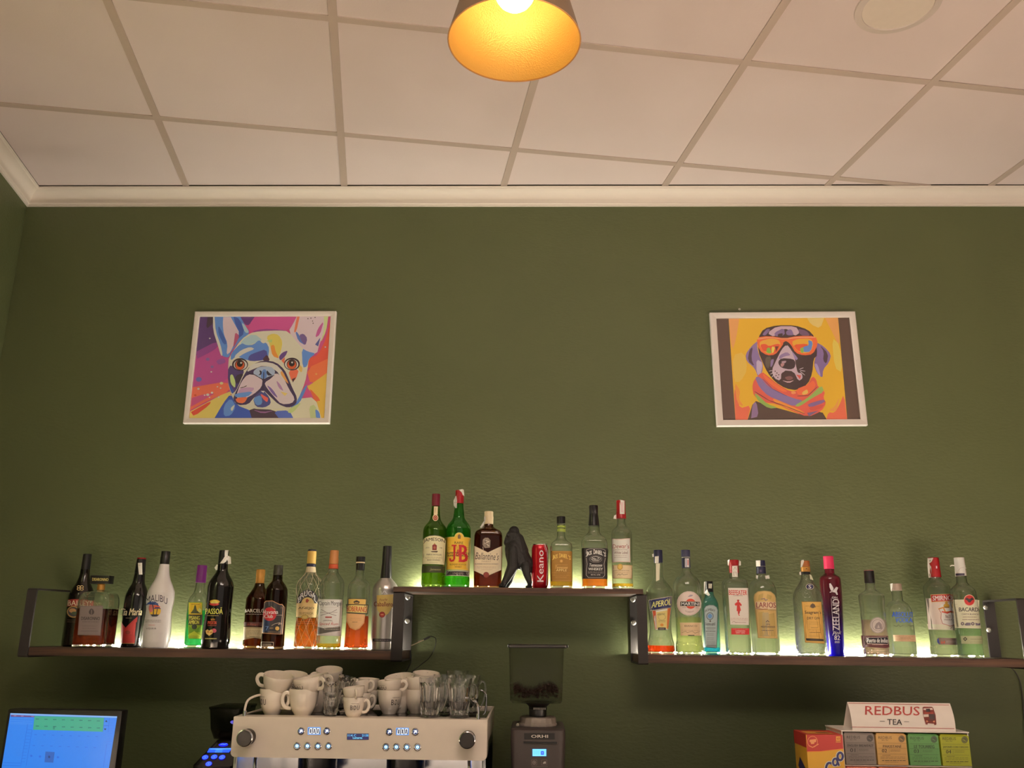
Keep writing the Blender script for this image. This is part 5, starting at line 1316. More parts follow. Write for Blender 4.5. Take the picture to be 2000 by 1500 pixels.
# ================================================================ figurine and can on the raised shelf
def blob(name, parts, voxel, material, parent, smooth=2):
    """capsules and balls merged into one continuous skin"""
    m = M()
    for a, ra, b, rb in parts:
        a, b = Vector(a), Vector(b)
        d = b - a; L = d.length
        if L < 1e-6: d = Vector((0, 0, 1)); L = 0
        else: d = d / L
        u = d.cross(Vector((0.3, 1, 0.2))).normalized(); w = d.cross(u)
        rs = []
        for k in range(1, 6):
            t = -PI / 2 + k / 6 * PI / 2
            rs.append((a + d * ra * math.sin(t), ra * math.cos(t)))
        rs.append((a, ra)); 
        if L: rs.append((b, rb))
        for k in range(1, 6):
            t = k / 6 * PI / 2
            rs.append((b + d * rb * math.sin(t), rb * math.cos(t)))
        m.rings([[c + u * r * math.cos(2 * PI * j / 14) + w * r * math.sin(2 * PI * j / 14) for j in range(14)] for c, r in rs])
    o = obj(name, m, material, parent)
    md = o.modifiers.new('r', 'REMESH'); md.mode = 'VOXEL'; md.voxel_size = voxel
    ms = o.modifiers.new('s', 'SMOOTH'); ms.iterations = smooth; ms.factor = .5
    dg = bpy.context.evaluated_depsgraph_get()
    me = bpy.data.meshes.new_from_object(o.evaluated_get(dg))
    o.modifiers.clear(); old = o.data; o.data = me; bpy.data.meshes.remove(old)
    for p in me.polygons: p.use_smooth = True
    return o
gy = 2.925
g0 = at(780 + 1365 / 6, 930 + 1276 / 6, gy)
kx = (at(900, 1100, gy) - at(899, 1100, gy)).x / 6
def G(X, Y, dy=0.0): return ((X - 1365) * kx, dy, (1278 - Y) * kx * 1.0)
FUR = mat('black_resin_fur', (17, 15, 15), .65, noise=.2, bump=.35, bscale=330)
fig = thing('gorilla_figurine', 'black gorilla figurine leaning on its knuckles beside the red drink can', 'figurine', (g0.x, gy, UZ))
def R_(v): return v * kx
parts = [
    (G(1335, 650), R_(84), G(1338, 622), R_(64)),            # skull and crest
    (G(1322, 700), R_(76), G(1300, 745), R_(56)),            # face, jaw
    (G(1266, 700, -.001), R_(34), G(1262, 752, -.001), R_(46)), # nose to muzzle
    (G(1284, 786), R_(36), G(1300, 790), R_(40)),            # chin
    (G(1268, 668, -.015), R_(22), G(1268, 668, .013), R_(22)),  # brow ridge
    (G(1380, 720), R_(80), G(1400, 850), R_(112)),           # neck and hump
    (G(1350, 830), R_(120), G(1420, 950), R_(118)),          # chest
    (G(1420, 930), R_(116), G(1480, 1000), R_(92)),          # back
    (G(1300, 880), R_(66), G(1320, 960), R_(64)),            # breast
    (G(1480, 980), R_(88), G(1500, 1050), R_(66)),           # rump
    # near arm
    (G(1330, 850, -.020), R_(70), G(1330, 1030, -.026), R_(66)),
    (G(1330, 1030, -.026), R_(66), G(1262, 1170, -.022), R_(46)),
    (G(1262, 1170, -.022), R_(46), G(1222, 1240, -.022), R_(34)),
    (G(1222, 1246, -.022), R_(32), G(1190, 1250, -.022), R_(24)),
    # far arm
    (G(1320, 850, .022), R_(62), G(1330, 1020, .026), R_(58)),
    (G(1330, 1020, .026), R_(58), G(1290, 1180, .022), R_(42)),
    (G(1290, 1180, .022), R_(42), G(1255, 1246, .020), R_(30)),
    # near leg
    (G(1478, 1030, -.022), R_(62), G(1492, 1120, -.024), R_(44)),
    (G(1492, 1120, -.024), R_(44), G(1524, 1210, -.022), R_(32)),
    (G(1524, 1222, -.022), R_(30), G(1520, 1258, -.022), R_(22)),
    (G(1530, 1260, -.022), R_(18), G(1490, 1262, -.024), R_(15)),
    # far leg
    (G(1490, 1030, .022), R_(60), G(1500, 1130, .022), R_(42)),
    (G(1500, 1130, .022), R_(42), G(1535, 1230, .022), R_(30)),
    (G(1535, 1255, .022), R_(22), G(1500, 1262, .024), R_(15)),
    # knuckles: four fingers curled under on each hand
] + [(G(1196 + 3 * q, 1252, -.031 + .0058 * q), R_(16), G(1182 + 3 * q, 1264, -.031 + .0058 * q), R_(12)) for q in range(4)] \
  + [(G(1240 + 3 * q, 1252, .011 + .0058 * q), R_(16), G(1230 + 3 * q, 1264, .011 + .0058 * q), R_(12)) for q in range(4)] \
  + [(G(1236, 1238, -.036), R_(13), G(1214, 1262, -.038), R_(10)), (G(1350, 690, -.017), R_(14), G(1352, 710, -.018), R_(12)), (G(1350, 690, .017), R_(14), G(1352, 710, .018), R_(12))]
obj_b = blob('body', parts, .0017, FUR, fig, 2)
zmin = min(v.co.z for v in obj_b.data.vertices)
for v in obj_b.data.vertices: v.co.z -= zmin
FACE = mat('black_resin_skin', (34, 30, 31), .35)
m = M()
for s in (-1, 1): m.lathe([(.001, -.002), (.0024, -.001), (.0024, .001), (.001, .002)], 8, (G(1252, 690)[0], s * .0075, G(1252, 690)[2] - zmin))
obj('eyes', m, FACE, fig)
# drink can
c0_ = at(1020 + 206 / 6, 930 + 1280 / 6, 2.93); ck = (at(1055, 1100, 2.93) - at(1054, 1100, 2.93)).x / 6
can = thing('drink_can', 'red slim drink can with vertical white lettering beside the gorilla figurine', 'can', (c0_.x, 2.93, UZ))
CH = 512 * ck; CRD = 98 * ck
RED_CAN = mat('red_can_lacquer', (176, 20, 34), .25, .35)
ALU = mat('can_aluminium', (205, 200, 196), .25, 1.0)
obj('body', M().lathe([(CRD * .74, .004), (CRD * .76, .0), (CRD * .80, .001), (CRD * .97, .010), (CRD, .016), (CRD, CH - .018), (CRD * .98, CH - .012), (CRD * .86, CH - .003)], 40), RED_CAN, can)
obj('rim', M().lathe([(CRD * .845, CH - .0035), (CRD * .875, CH - .002), (CRD * .875, CH), (CRD * .845, CH + .0005), (CRD * .82, CH - .0015), (CRD * .8, CH - .005), (.001, CH - .005)], 40), ALU, can)
def cfx(X, Y): return ((X - 206) * ck, (1280 - Y) * ck)
def csf(u, v, off):
    q = min(.999, abs(u) / CRD); return (u, -CRD * math.sqrt(1 - q * q) - off, v)
p = Print(cfx, csf, maxu=.004)
p.line([(262, 770), (290, 850), (298, 1000), (282, 1240)], 8, (226, 190, 190)); p.line([(250, 770), (276, 860)], 4, (220, 160, 160))
p.text('Keano', 172, 842, 252, 1206, (96, 10, 20), .05, rot=1); p.text('Keano', 176, 845, 248, 1203, (226, 196, 196), .02, rot=1)
p.build('lettering', can, GLOSSY_PRINT)

# ================================================================ fairy lights behind the bottles
LEDM = mat('lit_led', (255, 240, 210), .4, emit=(255, 247, 224), estr=2300.0)
WIRE = mat('silver_wire', (190, 180, 165), .35, .6)
def fairy(label, xs, z, name='string_lights', tail=None, group='strings of fairy lights on the shelves', seed=1, yb=3.046):
    r = random.Random(seed)
    x0, x1 = xs
    t = thing(name, label, 'lights', (x0, yb, z), group)
    n = int((x1 - x0) / .030); pts = []
    for i in range(n + 1):
        pts.append((i / n * (x1 - x0), r.uniform(-.010, .010), .0016 + r.uniform(0, .002)))
    pts = (tail or []) + pts
    # soften the wire
    q = []
    for a, b in zip(pts, pts[1:]):
        for k in range(3): q.append(Vector(a).lerp(Vector(b), k / 3))
    obj('wire', M().tube(q, .0007, 5), WIRE, t)
    bm = None
    k = int((x1 - x0) / .052)
    base = None
    for i in range(k + 1):
        x = (i + .35 + r.uniform(-.22, .22)) / (k + 1) * (x1 - x0)
        j = min(range(len(pts)), key=lambda w: abs(pts[w][0] - x)); y = pts[j][1]
        if base is None:
            base = obj('bulb', M().lathe([(.0012, -.0028), (.0026, -.0016), (.0028, 0), (.0026, .0016), (.0012, .0028)], 8, axis='x'), LEDM, t); o = base
        else:
            o = base.copy(); COL.objects.link(o)
        o.location = (x, y, .0042); o.parent = t
    return t
fairy('string of tiny warm fairy lights behind the bottles on the lower left shelf', (-1.50, -.43), LZ, seed=2)
fairy('string of tiny warm fairy lights behind the bottles on the raised middle shelf', (-.40, .33), UZ, seed=3)
fairy('string of tiny warm fairy lights behind the bottles on the lower right shelf', (.345, 1.47), RZ, seed=4)
CABLE = mat('black_cable', (26, 24, 22), .5)
pc = at(800, 1256, 2.98)
adp = thing('light_adapter', 'small pale plug adapter of the fairy lights leaning off the lower left shelf end', 'adapter', pc)
e1 = at(828, 1250, 2.985) - pc; s1 = at(803, 1261, 2.98) - pc
dirv = (e1 - s1).normalized(); upn = Vector((-dirv.z, 0, dirv.x)); sd = dirv.cross(upn)
def slab(a, b, w, h):
    m = M(); vs = []
    for p in (a, b):
        for i, j in ((-1, -1), (1, -1), (1, 1), (-1, 1)): vs.append(p + upn * (h * i / 2) + sd * (w * j / 2))
    return m.add(vs, [(0, 1, 2, 3), (7, 6, 5, 4), (0, 4, 5, 1), (1, 5, 6, 2), (2, 6, 7, 3), (3, 7, 4, 0)])
obj('board', slab(s1, e1, .009, .0025), mat('pale_circuit_board', (190, 172, 140), .5), adp, smooth=False)
obj('chip', slab(s1.lerp(e1, .55) + upn * .003, s1.lerp(e1, .85) + upn * .003, .007, .0035), mat('grey_chip', (120, 110, 100), .5), adp, smooth=False)
obj('plug', slab(e1 + upn * .001, e1 + dirv * .022 + upn * .002, .008, .0062), BLACKP, adp, smooth=False)
def spline(P, n=8):
    P = [Vector(p) for p in P]; out = []
    for i in range(len(P) - 1):
        p0, p1, p2, p3 = P[max(0, i - 1)], P[i], P[i + 1], P[min(len(P) - 1, i + 2)]
        for k in range(n):
            t = k / n
            out.append(.5 * ((2 * p1) + (p2 - p0) * t + (2 * p0 - 5 * p1 + 4 * p2 - p3) * t * t + (3 * p1 - p0 - 3 * p2 + p3) * t ** 3))
    return out + [P[-1]]
cp = [pc + e1 + dirv * .022 + upn * .002] + [at(x, y, Y) for x, y, Y in ((843, 1243, 2.99), (851, 1248, 3.0), (849, 1265, 3.02), (838, 1285, 3.04), (820, 1300, 3.05), (803, 1314, 3.05), (797, 1330, 3.05))] + [Vector((-.43, 3.055, 1.2)), Vector((-.43, 3.055, .905))]
tag(obj('light_cable', M().tube(spline(cp), .0014, 6), CABLE), 'thin black cable looping from the fairy-light adapter down behind the cups', 'cable')
cp = [at(802, 1268, 3.066), at(803, 1290, 3.066), at(797, 1304, 3.066), at(789, 1318, 3.066), at(786, 1335, 3.066), Vector((-.455, 3.066, 1.2)), Vector((-.455, 3.066, .905))]
tag(obj('light_cable', M().tube(spline(cp), .0013, 6), CABLE), 'thin black cable running straight down the wall below the left shelf end', 'cable')
cp = [at(1960, 1302, 3.066), at(1977, 1306, 3.068), at(1990, 1325, 3.068), at(1996, 1350, 3.068), at(1999, 1385, 3.068), at(2004, 1450, 3.068), at(2010, 1560, 3.068)]
tag(obj('light_cable', M().tube(spline(cp), .0016, 6), CABLE), 'thin black cable hanging on the wall below the right end of the lower right shelf', 'cable')

# ================================================================ espresso machine
tM = (430, 1280, 3.636)
MY = 2.50
CREAMP = mat('cream_enamel', (228, 214, 200), .35, coat=.2)
tl, tr, bl, br = at(455, 1401.5, MY), at(952.5, 1403.5, MY), at(450, 1477.5, MY), at(951, 1487, MY)
x0, x1 = (tl.x + bl.x) / 2, (tr.x + br.x) / 2
zt = (tl.z + tr.z) / 2; zb = (bl.z + br.z) / 2
mo = ((x0 + x1) / 2, MY, COUNT_Z)
W2 = (x1 - x0) / 2; ZT = zt - COUNT_Z; ZB = zb - COUNT_Z
mach = thing('espresso_machine', 'two-group espresso machine with cream front panel, cups stacked on top', 'coffee machine', mo)
YBK = 2.94 - MY
# front panel: folded sheet with returns
m = M(); r = .012; out = []
for cx, cz, a0 in ((-W2 + r, ZB + r, PI), (W2 - r, ZB + r, 1.5 * PI), (W2 - .003, ZT - .003, 0), (-W2 + .003, ZT - .003, .5 * PI)):
    rr = r if cz < ZB + .02 else .003
    for k in range(5):
        a = a0 + k / 4 * PI / 2; out.append((cx + rr * math.cos(a), cz + rr * math.sin(a)))
m.rings([[(x * .996, 0, z) for x, z in out], [(x, .002, z) for x, z in out], [(x, .055, z) for x, z in out]])
obj('front_panel', m, CREAMP, mach, ang=.5)
DKS = mat('dark_panel_steel', (70, 66, 64), .3, .8)
obj('body', M().box(-W2 + .004, W2 - .004, .055, YBK, ZB + .022, ZT - .022).box(-W2 + .004, -W2 + .012, .05, YBK, .10, ZB + .022).box(W2 - .012, W2 - .004, .05, YBK, .10, ZB + .022), DKS, mach, smooth=False)
MIRR = mat('mirror_steel', (120, 116, 116), .08, 1.0)
obj('cup_tray', M().rbox(-W2 + .006, W2 - .006, .004, YBK - .004, ZT - .022, ZT - .002, .002), MIRR, mach)
m = M().rbox(-W2, -W2 + .006, .05, YBK, ZT - .06, ZT, .001).rbox(W2 - .006, W2, .05, YBK, ZT - .06, ZT, .001).rbox(-W2, W2, YBK - .006, YBK, ZT - .06, ZT, .001)
obj('tray_edge', m, CREAMP, mach)
for sgn in (-1, 1):
    xx = sgn * (W2 - .026)
    pts = spline([(xx, .012, ZT - .012), (xx + .001 * sgn, .013, ZT + .018), (xx - .004 * sgn, .018, ZT + .040), (xx - .02 * sgn, .03, ZT + .050), (xx - .022 * sgn, .12, ZT + .050), (xx - .022 * sgn, YBK - .03, ZT + .050), (xx, YBK - .02, ZT + .035), (xx, YBK - .018, ZT - .012)], 5)
    rl = obj('rail', M().tube(pts, .0032, 8), CREAMP if sgn < 0 else CHROME, mach)
    obj('rail_ferrule', M().lathe([(.005, 0), (.0055, .002), (.0055, .022), (.0045, .026)], 14, (xx, .012, ZT - .012)), CHROME, rl)
# knobs
for X, Y in ((200, 578), (1760, 592)):
    k0 = at(tM[0] + X / tM[2], tM[1] + Y / tM[2], MY)
    c = (k0.x - mo[0], 0, k0.z - COUNT_Z)
    kb = obj('knob', M().lathe([(.0205, 0), (.0205, -.002), (.0195, -.030), (.019, -.031), (.001, -.0315)], 36, c, 'y'), mat('knob_grip', (36, 30, 27), .5, bump=.2, bscale=500), mach)
    obj('knob_ring', M().lathe([(.0196, -.028), (.0215, -.0285), (.0215, -.0335), (.0192, -.0345), (.0188, -.032)], 36, c, 'y', close=True), CHROME, kb)
fx, surf = flat(tM, MY, mo)
def screen(x0, y0, x1, y1, drawf, name='display'):
    p = Print(fx, surf, base=.0012); p.rect(x0, y0, x1, y1, (14, 20, 48)); drawf(p); return p.build(name, mach, SCREEN)
def seg_digits(p, s, x0, y0, x1, y1, col, sl=6):
    n = len(s); w = (x1 - x0) / n
    for i, ch in enumerate(s):
        a, b = x0 + i * w + w * .14, x0 + (i + 1) * w - w * .14; t = w * .17
        on = {'0': 'abcdef', '1': 'bc', '8': 'abcdefg'}[ch]; ym = (y0 + y1) / 2
        S = {'a': (a, y0, b, y0 + t), 'd': (a, y1 - t, b, y1), 'g': (a, ym - t / 2, b, ym + t / 2), 'f': (a, y0, a + t, ym), 'e': (a, ym, a + t, y1), 'b': (b - t, y0, b, ym), 'c': (b - t, ym, b, y1)}
        for q in on:
            X0, Y0, X1, Y1 = S[q]; f = lambda y: sl * (.5 - (y - y0) / (y1 - y0))
            p.poly([(X0 + f(Y0), Y0), (X1 + f(Y0), Y0), (X1 + f(Y1), Y1), (X0 + f(Y1), Y1)], col, True)
    p.layer()
ICE = (214, 240, 255)
screen(623, 510, 714, 563, lambda p: (p.frame(623, 510, 714, 563, 5, (90, 140, 200)), seg_digits(p, '000', 630, 517, 708, 556, ICE)))
screen(1250, 514, 1340, 566, lambda p: (p.frame(1250, 514, 1340, 566, 5, (90, 140, 200)), seg_digits(p, '000', 1256, 520, 1334, 560, ICE)))
screen(901, 555, 1056, 599, lambda p: (p.rect(904, 558, 1053, 597, (4, 12, 70)), p.text('114 C', 908, 560, 966, 576, (90, 170, 255), .02), p.text('21:50', 1008, 560, 1054, 576, (90, 170, 255), .02), p.text('Lamarna', 944, 577, 1010, 592, (110, 190, 255), .02)))
def button(X, Y, r_, kind):
    c = at(tM[0] + X / tM[2], tM[1] + Y / tM[2], MY); c = (c.x - mo[0], -.0002, c.z - COUNT_Z)
    R_m = r_ / tM[2] * .001425
    b = obj('button', M().lathe([(R_m * 1.12, 0), (R_m * 1.1, -.0016), (R_m * .92, -.0022), (R_m * .88, -.0014), (.0006, -.0014)], 22, c, 'y'), CHROME, mach)
    q = Print(fx, surf, base=.0017)
    q.ell(X, Y, r_ * .84, r_ * .84, (20, 44, 90), 18)
    if kind == 'arrow':
        q.poly([(X - 12, Y - 8), (X + 10, Y - 12), (X + 13, Y + 10), (X + 3, Y + 3), (X - 6, Y + 13), (X - 12, Y + 8), (X - 3, Y - 2)], (226, 244, 255))
    else:
        q.ell(X, Y, r_ * .58, r_ * .58, (120, 190, 240), 16); q.poly([(X - 9, Y - 8), (X + 9, Y - 8), (X + 6, Y + 8), (X - 6, Y + 8)], (236, 250, 255)); q.rect(X - 3, Y - 3, X + 3, Y + 4, (60, 120, 190))
    q.build('icon', b, SCREEN)
for X, Y in ((575, 537), (758, 537), (1202, 542), (1386, 542)): button(X, Y, 22, 'arrow')
for X, Y in ((547, 643), (621, 643), (695, 644), (770, 644), (1178, 650), (1252, 650), (1326, 651), (1402, 651)): button(X, Y, 22, 'cup')
# below the panel: lit splash back, group heads, steam wands, legs, drip tray
obj('splash_back', M().box(-W2 + .012, W2 - .012, .19, .20, .09, ZB + .02), mat('splash_steel', (196, 198, 204), .22, 1.0), mach, smooth=False)
BLUE = mat('blue_led_strip', (120, 170, 255), .4, emit=(90, 150, 255), estr=14.0)
obj('light_strip', M().box(-W2 + .02, W2 - .02, .150, .158, ZB + .010, ZB + .016), BLUE, mach, smooth=False)
for gx in [at(430 + q / 3.636, 1490, MY + .11).x - mo[0] for q in (692, 1318)]:
    obj('group_head', M().lathe([(.034, ZB - .085), (.038, ZB - .082), (.038, ZB - .055), (.052, ZB - .050), (.054, ZB + .02)], 36, (gx, .11, 0)), mat('group_head_black', (30, 30, 34), .2, .5), mach)
for gx in (-W2 + .052, W2 - .05):
    obj('steam_wand', M().tube(spline([(gx, .07, ZB + .02), (gx, .055, ZB - .01), (gx + .004, .045, ZB - .05), (gx + .01, .03, ZB - .16)], 5), .005, 10), CHROME, mach)
for sx in (-1, 1): obj('side_frame', M().rbox(sx * (W2 - .009) - .005, sx * (W2 - .009) + .005, .02, YBK, .02, ZB + .01, .002), STEEL, mach)
obj('drip_tray', M().rbox(-W2 + .01, W2 - .01, -.02, .40, .035, .09, .004), STEEL, mach)
for sx in (-1, 1):
    for sy in (.05, .36): obj('foot', M().lathe([(.018, 0), (.018, .01), (.012, .036)], 16, (sx * (W2 - .05), sy, 0)), BLACKP, mach)
TRAY = COUNT_Z + ZT - .002

# ---------------------------------------------------------------- cups and glasses on the machine
PORC = mat('cream_porcelain', (226, 214, 200), .18, coat=.3)
PRINT_INK = (60, 50, 48)
def cup(label, base, R_px, h_px, hang=0.0, logo=None, z=None, tilt=(0, 0), Y=None, lift=0.0, group='cream coffee cups on the machine', small=False):
    """base: crop coords of the foot centre; hang: handle angle (0 right, 90 towards the viewer)"""
    px, py = tM[0] + base[0] / tM[2], tM[1] + base[1] / tM[2]
    p = atz(px, py, TRAY) if Y is None else at(px, py, Y)
    p.z = TRAY if z is None else z
    s = (at(px + 1, py, p.y) - at(px, py, p.y)).x / tM[2]
    R, H = R_px * s, h_px * s * 1.04
    t = thing('coffee_cup', label, 'cup', p, group)
    t.rotation_euler = (math.radians(tilt[1]), math.radians(tilt[0]), 0)
    w = .0034
    prof = [(.50, 0), (.54, .008), (.56, .03), (.57, .05), (.72, .18), (.85, .36), (.935, .58), (.98, .80), (1.0, .97)]
    o = [(R * a, H * b) for a, b in prof] + [(R * .99, H)]
    Rf = pchip([b for a, b in prof], [a for a, b in prof])
    i = [(R - w * .7, H * .99)] + [(max(.003, R * Rf(q) - w), H * q) for q in (.9, .75, .55, .36, .2, .12)] + [(R * .3, H * .085)]
    obj('body', M().lathe(o + i, 36), PORC, t)
    a = math.radians(hang); ca, sa = math.cos(a), -math.sin(a)
    hp = []
    for u, v in ((.93, .80), (1.12, .86), (1.33, .80), (1.42, .62), (1.34, .44), (1.15, .30), (.80, .27)):
        hp.append((R * u * ca, R * u * sa, H * v))
    obj('handle', M().tube(spline(hp, 4), R * .085, 8, flat=1.5), PORC, t)
    if logo is not None:
        def surf(u, v, off):
            th = math.radians(logo) + u / R          # logo angle: 0 faces the viewer, positive to the right
            r = R * Rf(v / H) + off
            return (r * math.sin(th), -r * math.cos(th), v)
        q = Print(lambda X, Y_: (X * R, H * Y_), surf, maxu=.004, base=.0004)
        y0, y1 = .62, .40
        q.text('B', -.44, y0, -.20, y1, PRINT_INK, .0); q.ring(-.02, .51, .13, .11, .03, PRINT_INK, 16); q.poly([(.02, .62), (.05, .62), (-.05, .40), (-.08, .40)], PRINT_INK); q.text('U', .20, y0, .44, y1, PRINT_INK, .0)
        q.lines(-.34, .34, (.70,), (120, 104, 96), .018)
        # drawing units run upwards here, so the letters are flipped back
        q.build('lettering', t)
    return t, p, R, H
GC = 'cream coffee cups on the machine'
def stack(lower, upper):
    t, p, R, H = cup(*lower[0], **lower[1])
    if upper:
        kw = dict(upper[1]); dx = kw.pop('dx', 0); dy = kw.pop('dy', 0)
        q = cup(*upper[0], z=p.z + H * .80, Y=p.y + dy, **kw)
        q[0].location.x = p.x + dx
C = lambda label, base, R, h, **k: ((label, base, R, h), k)
stack(C('front-row cream cup at far left of the machine, logo to the left, handle right', (368, 421), 98, 168, hang=25, logo=-42),
      C('cream cup tilted in the far left front cup, its handle on the left', (358, 250), 106, 128, hang=180, tilt=(9, 12), dx=.006))
stack(C('front-row cream cup with its handle pointing left, second from the left', (585, 428), 104, 174, hang=165),
      C('cream cup with lettering tilted in the second front cup from the left', (600, 250), 108, 110, hang=35, logo=-38, tilt=(-9, 4), dx=.017))
stack(C('cream cup standing behind the first and second front cups', (478, 398), 96, 160, hang=30, logo=10, Y=2.685),
      C('cream cup with lettering tilted on the stack behind the two left front cups', (478, 250), 96, 120, hang=35, logo=20, tilt=(6, 10), dx=.008))
stack(C('cream cup half hidden behind the second front cup and the tumblers', (672, 405), 98, 160, hang=0, Y=2.69),
      C('cream cup half hidden above the clear tumblers, rim tilted to the left', (672, 250), 96, 110, hang=20, tilt=(-8, 5)))
stack(C('cream cup at the back left of the tray, under a greyish upper cup', (760, 380), 92, 165, hang=160, Y=2.84),
      C('greyish open cup at the back, highest of the left stacks', (760, 240), 94, 118, hang=150, tilt=(2, 14)))
stack(C('small cream cup with centred lettering in the middle of the front row', (946, 441), 80, 132, hang=12, logo=16),
      C('small cream cup with its handle towards the viewer, on the centred-lettering cup', (952, 305), 78, 92, hang=70, tilt=(-6, 3)))
stack(C('small cream cup behind the centred-lettering cup, only its handle showing', (990, 415), 76, 130, hang=8, Y=2.675),
      C('small cream cup leaning behind the middle front stack, handle right', (1000, 300), 76, 104, hang=10, tilt=(-10, 0)))
stack(C('small cream cup at the back of the middle stacks', (1040, 395), 78, 130, hang=260, Y=2.77),
      C('upper small cream cup at the back of the middle stacks', (1040, 300), 76, 100, hang=170, tilt=(3, 2)))
stack(C('cream cup with lettering on its right side, lower of the stack right of the middle', (1200, 416), 86, 156, hang=-35, logo=42),
      C('cream cup with lettering on its left and a ring handle right, upper of its stack', (1206, 262), 87, 96, hang=8, logo=-34, tilt=(-4, 2)))
stack(C('cream cup behind the stack right of the middle', (1275, 392), 96, 160, hang=250, Y=2.70),
      C('wide cream cup leaning on the stack behind, right of the middle', (1270, 245), 104, 110, hang=250, tilt=(-6, 12)))
stack(C('cream cup beside the left glass mug, lower of its stack', (1395, 412), 86, 156, hang=265),
      C('cream cup beside the left glass mug, upper of its stack', (1400, 258), 88, 108, hang=265, tilt=(0, 0)))
stack(C('cream cup at the back behind the left glass mug', (1450, 390), 94, 170, hang=270, Y=2.78),
      C('upper cream cup at the back behind the left glass mug', (1450, 240), 96, 110, hang=270, tilt=(3, 8)))
DRINK = glass('drinking_glass', (.99, .99, .99), ior=1.5, clear=.03)
def ribbed(R0, R1, H, foot, flutes, depth, w=.003, n=64):
    """a glass with flat facets below a round rim and a thick round foot"""
    def ring_(r, z, f):
        out = []
        for j in range(n):
            a = 2 * PI * j / n
            st = 2 * PI / flutes; d = ((a + st / 2) % st) - st / 2
            poly = math.cos(st / 2) / math.cos(d)
            k = 1 + (poly - 1) * f * 1.5
            out.append((r * k * math.cos(a), r * k * math.sin(a), z))
        return out
    o = []
    for t, f in ((0, 0), (.02, 0), (foot * .45, 0), (foot * .6, 0), (foot, .9), (foot + .06, 1), (.35, 1), (.5, 1), (.65, 1), (.76, .9), (.84, .4), (.89, 0), (.97, 0), (1.0, 0)):
        r = R0 + (R1 - R0) * (t ** .7)
        if t < foot: r = R0 * (1.06 if t < foot * .5 else .96)
        o.append(ring_(r, H * t, f))
    i = []
    for q in range(12):
        t = 1 - q / 11 * (1 - foot - .05); z = H * t
        r = R0 + (R1 - R0) * (t ** .7) - w * (1.0 if q < 9 else 1 + (q - 8) * 1.1)
        i.append([(r * math.cos(2 * PI * j / n), r * math.sin(2 * PI * j / n), z) for j in range(n)])
    return M().rings(o + i)
def tumbler(label, base, R, h, z=None, Y=None, tilt=(0, 0), cat='glass', name='tumbler', mug=None, group='clear glasses on the machine'):
    px, py = tM[0] + base[0] / tM[2], tM[1] + base[1] / tM[2]
    p = atz(px, py, TRAY) if Y is None else at(px, py, Y)
    p.z = TRAY if z is None else z
    s = (at(px + 1, py, p.y) - at(px, py, p.y)).x / tM[2]
    t = thing(name, label, cat, p, group); t.rotation_euler = (math.radians(tilt[1]), math.radians(tilt[0]), 0)
    H = h * s * 1.04
    obj('body', ribbed(R * s * (.66 if mug is None else .80), R * s * (1 if mug is None else 1.05), H, .16, 8, .035), DRINK, t, ang=.22)
    if mug is not None:
        a = math.radians(mug); ca, sa = math.cos(a), -math.sin(a); Rm = R * s
        hp = [(Rm * u * ca, Rm * u * sa, H * v) for u, v in ((.96, .78), (1.15, .84), (1.42, .80), (1.52, .62), (1.40, .42), (1.15, .24), (.98, .18), (.80, .24))]
        obj('handle', M().tube(spline(hp, 4), Rm * .075, 8), DRINK, t)
    return p, H
p, H = tumbler('clear faceted tumbler with thick foot, lower of the pair left of the small cups', (783, 436), 64, 160)
tumbler('clear faceted tumbler stacked upper in the pair left of the small cups', (785, 276), 66, 128, z=p.z + H * .62, Y=p.y)
p, H = tumbler('clear tumbler behind the stacked pair of tumblers', (850, 420), 62, 160, Y=2.62)
tumbler('clear tumbler leaning to the right, on the one behind the stacked pair', (868, 290), 66, 150, z=p.z + H * .62, Y=2.62, tilt=(12, 0))
GMUG = 'clear glass mugs at the right of the machine'
tumbler('clear ribbed glass mug in front, beside the cream cup stack', (1487, 440), 80, 262, mug=10, Y=2.545, name='glass_mug', cat='mug', group=GMUG)
tumbler('clear ribbed glass mug in front, rightmost by the chrome rail', (1697, 444), 82, 262, mug=8, Y=2.545, name='glass_mug', cat='mug', group=GMUG)
tumbler('clear glass mug behind the front left mug', (1590, 405), 78, 262, Y=2.64, mug=160, name='glass_mug', cat='mug', group=GMUG)
tumbler('clear glass mug behind the front right mug, its round handle showing at far right', (1765, 408), 78, 262, Y=2.64, mug=-8, name='glass_mug', cat='mug', group=GMUG)
tumbler('clear glass mug at the very back of the right rear corner', (1680, 385), 78, 262, Y=2.78, mug=90, name='glass_mug', cat='mug', group=GMUG)

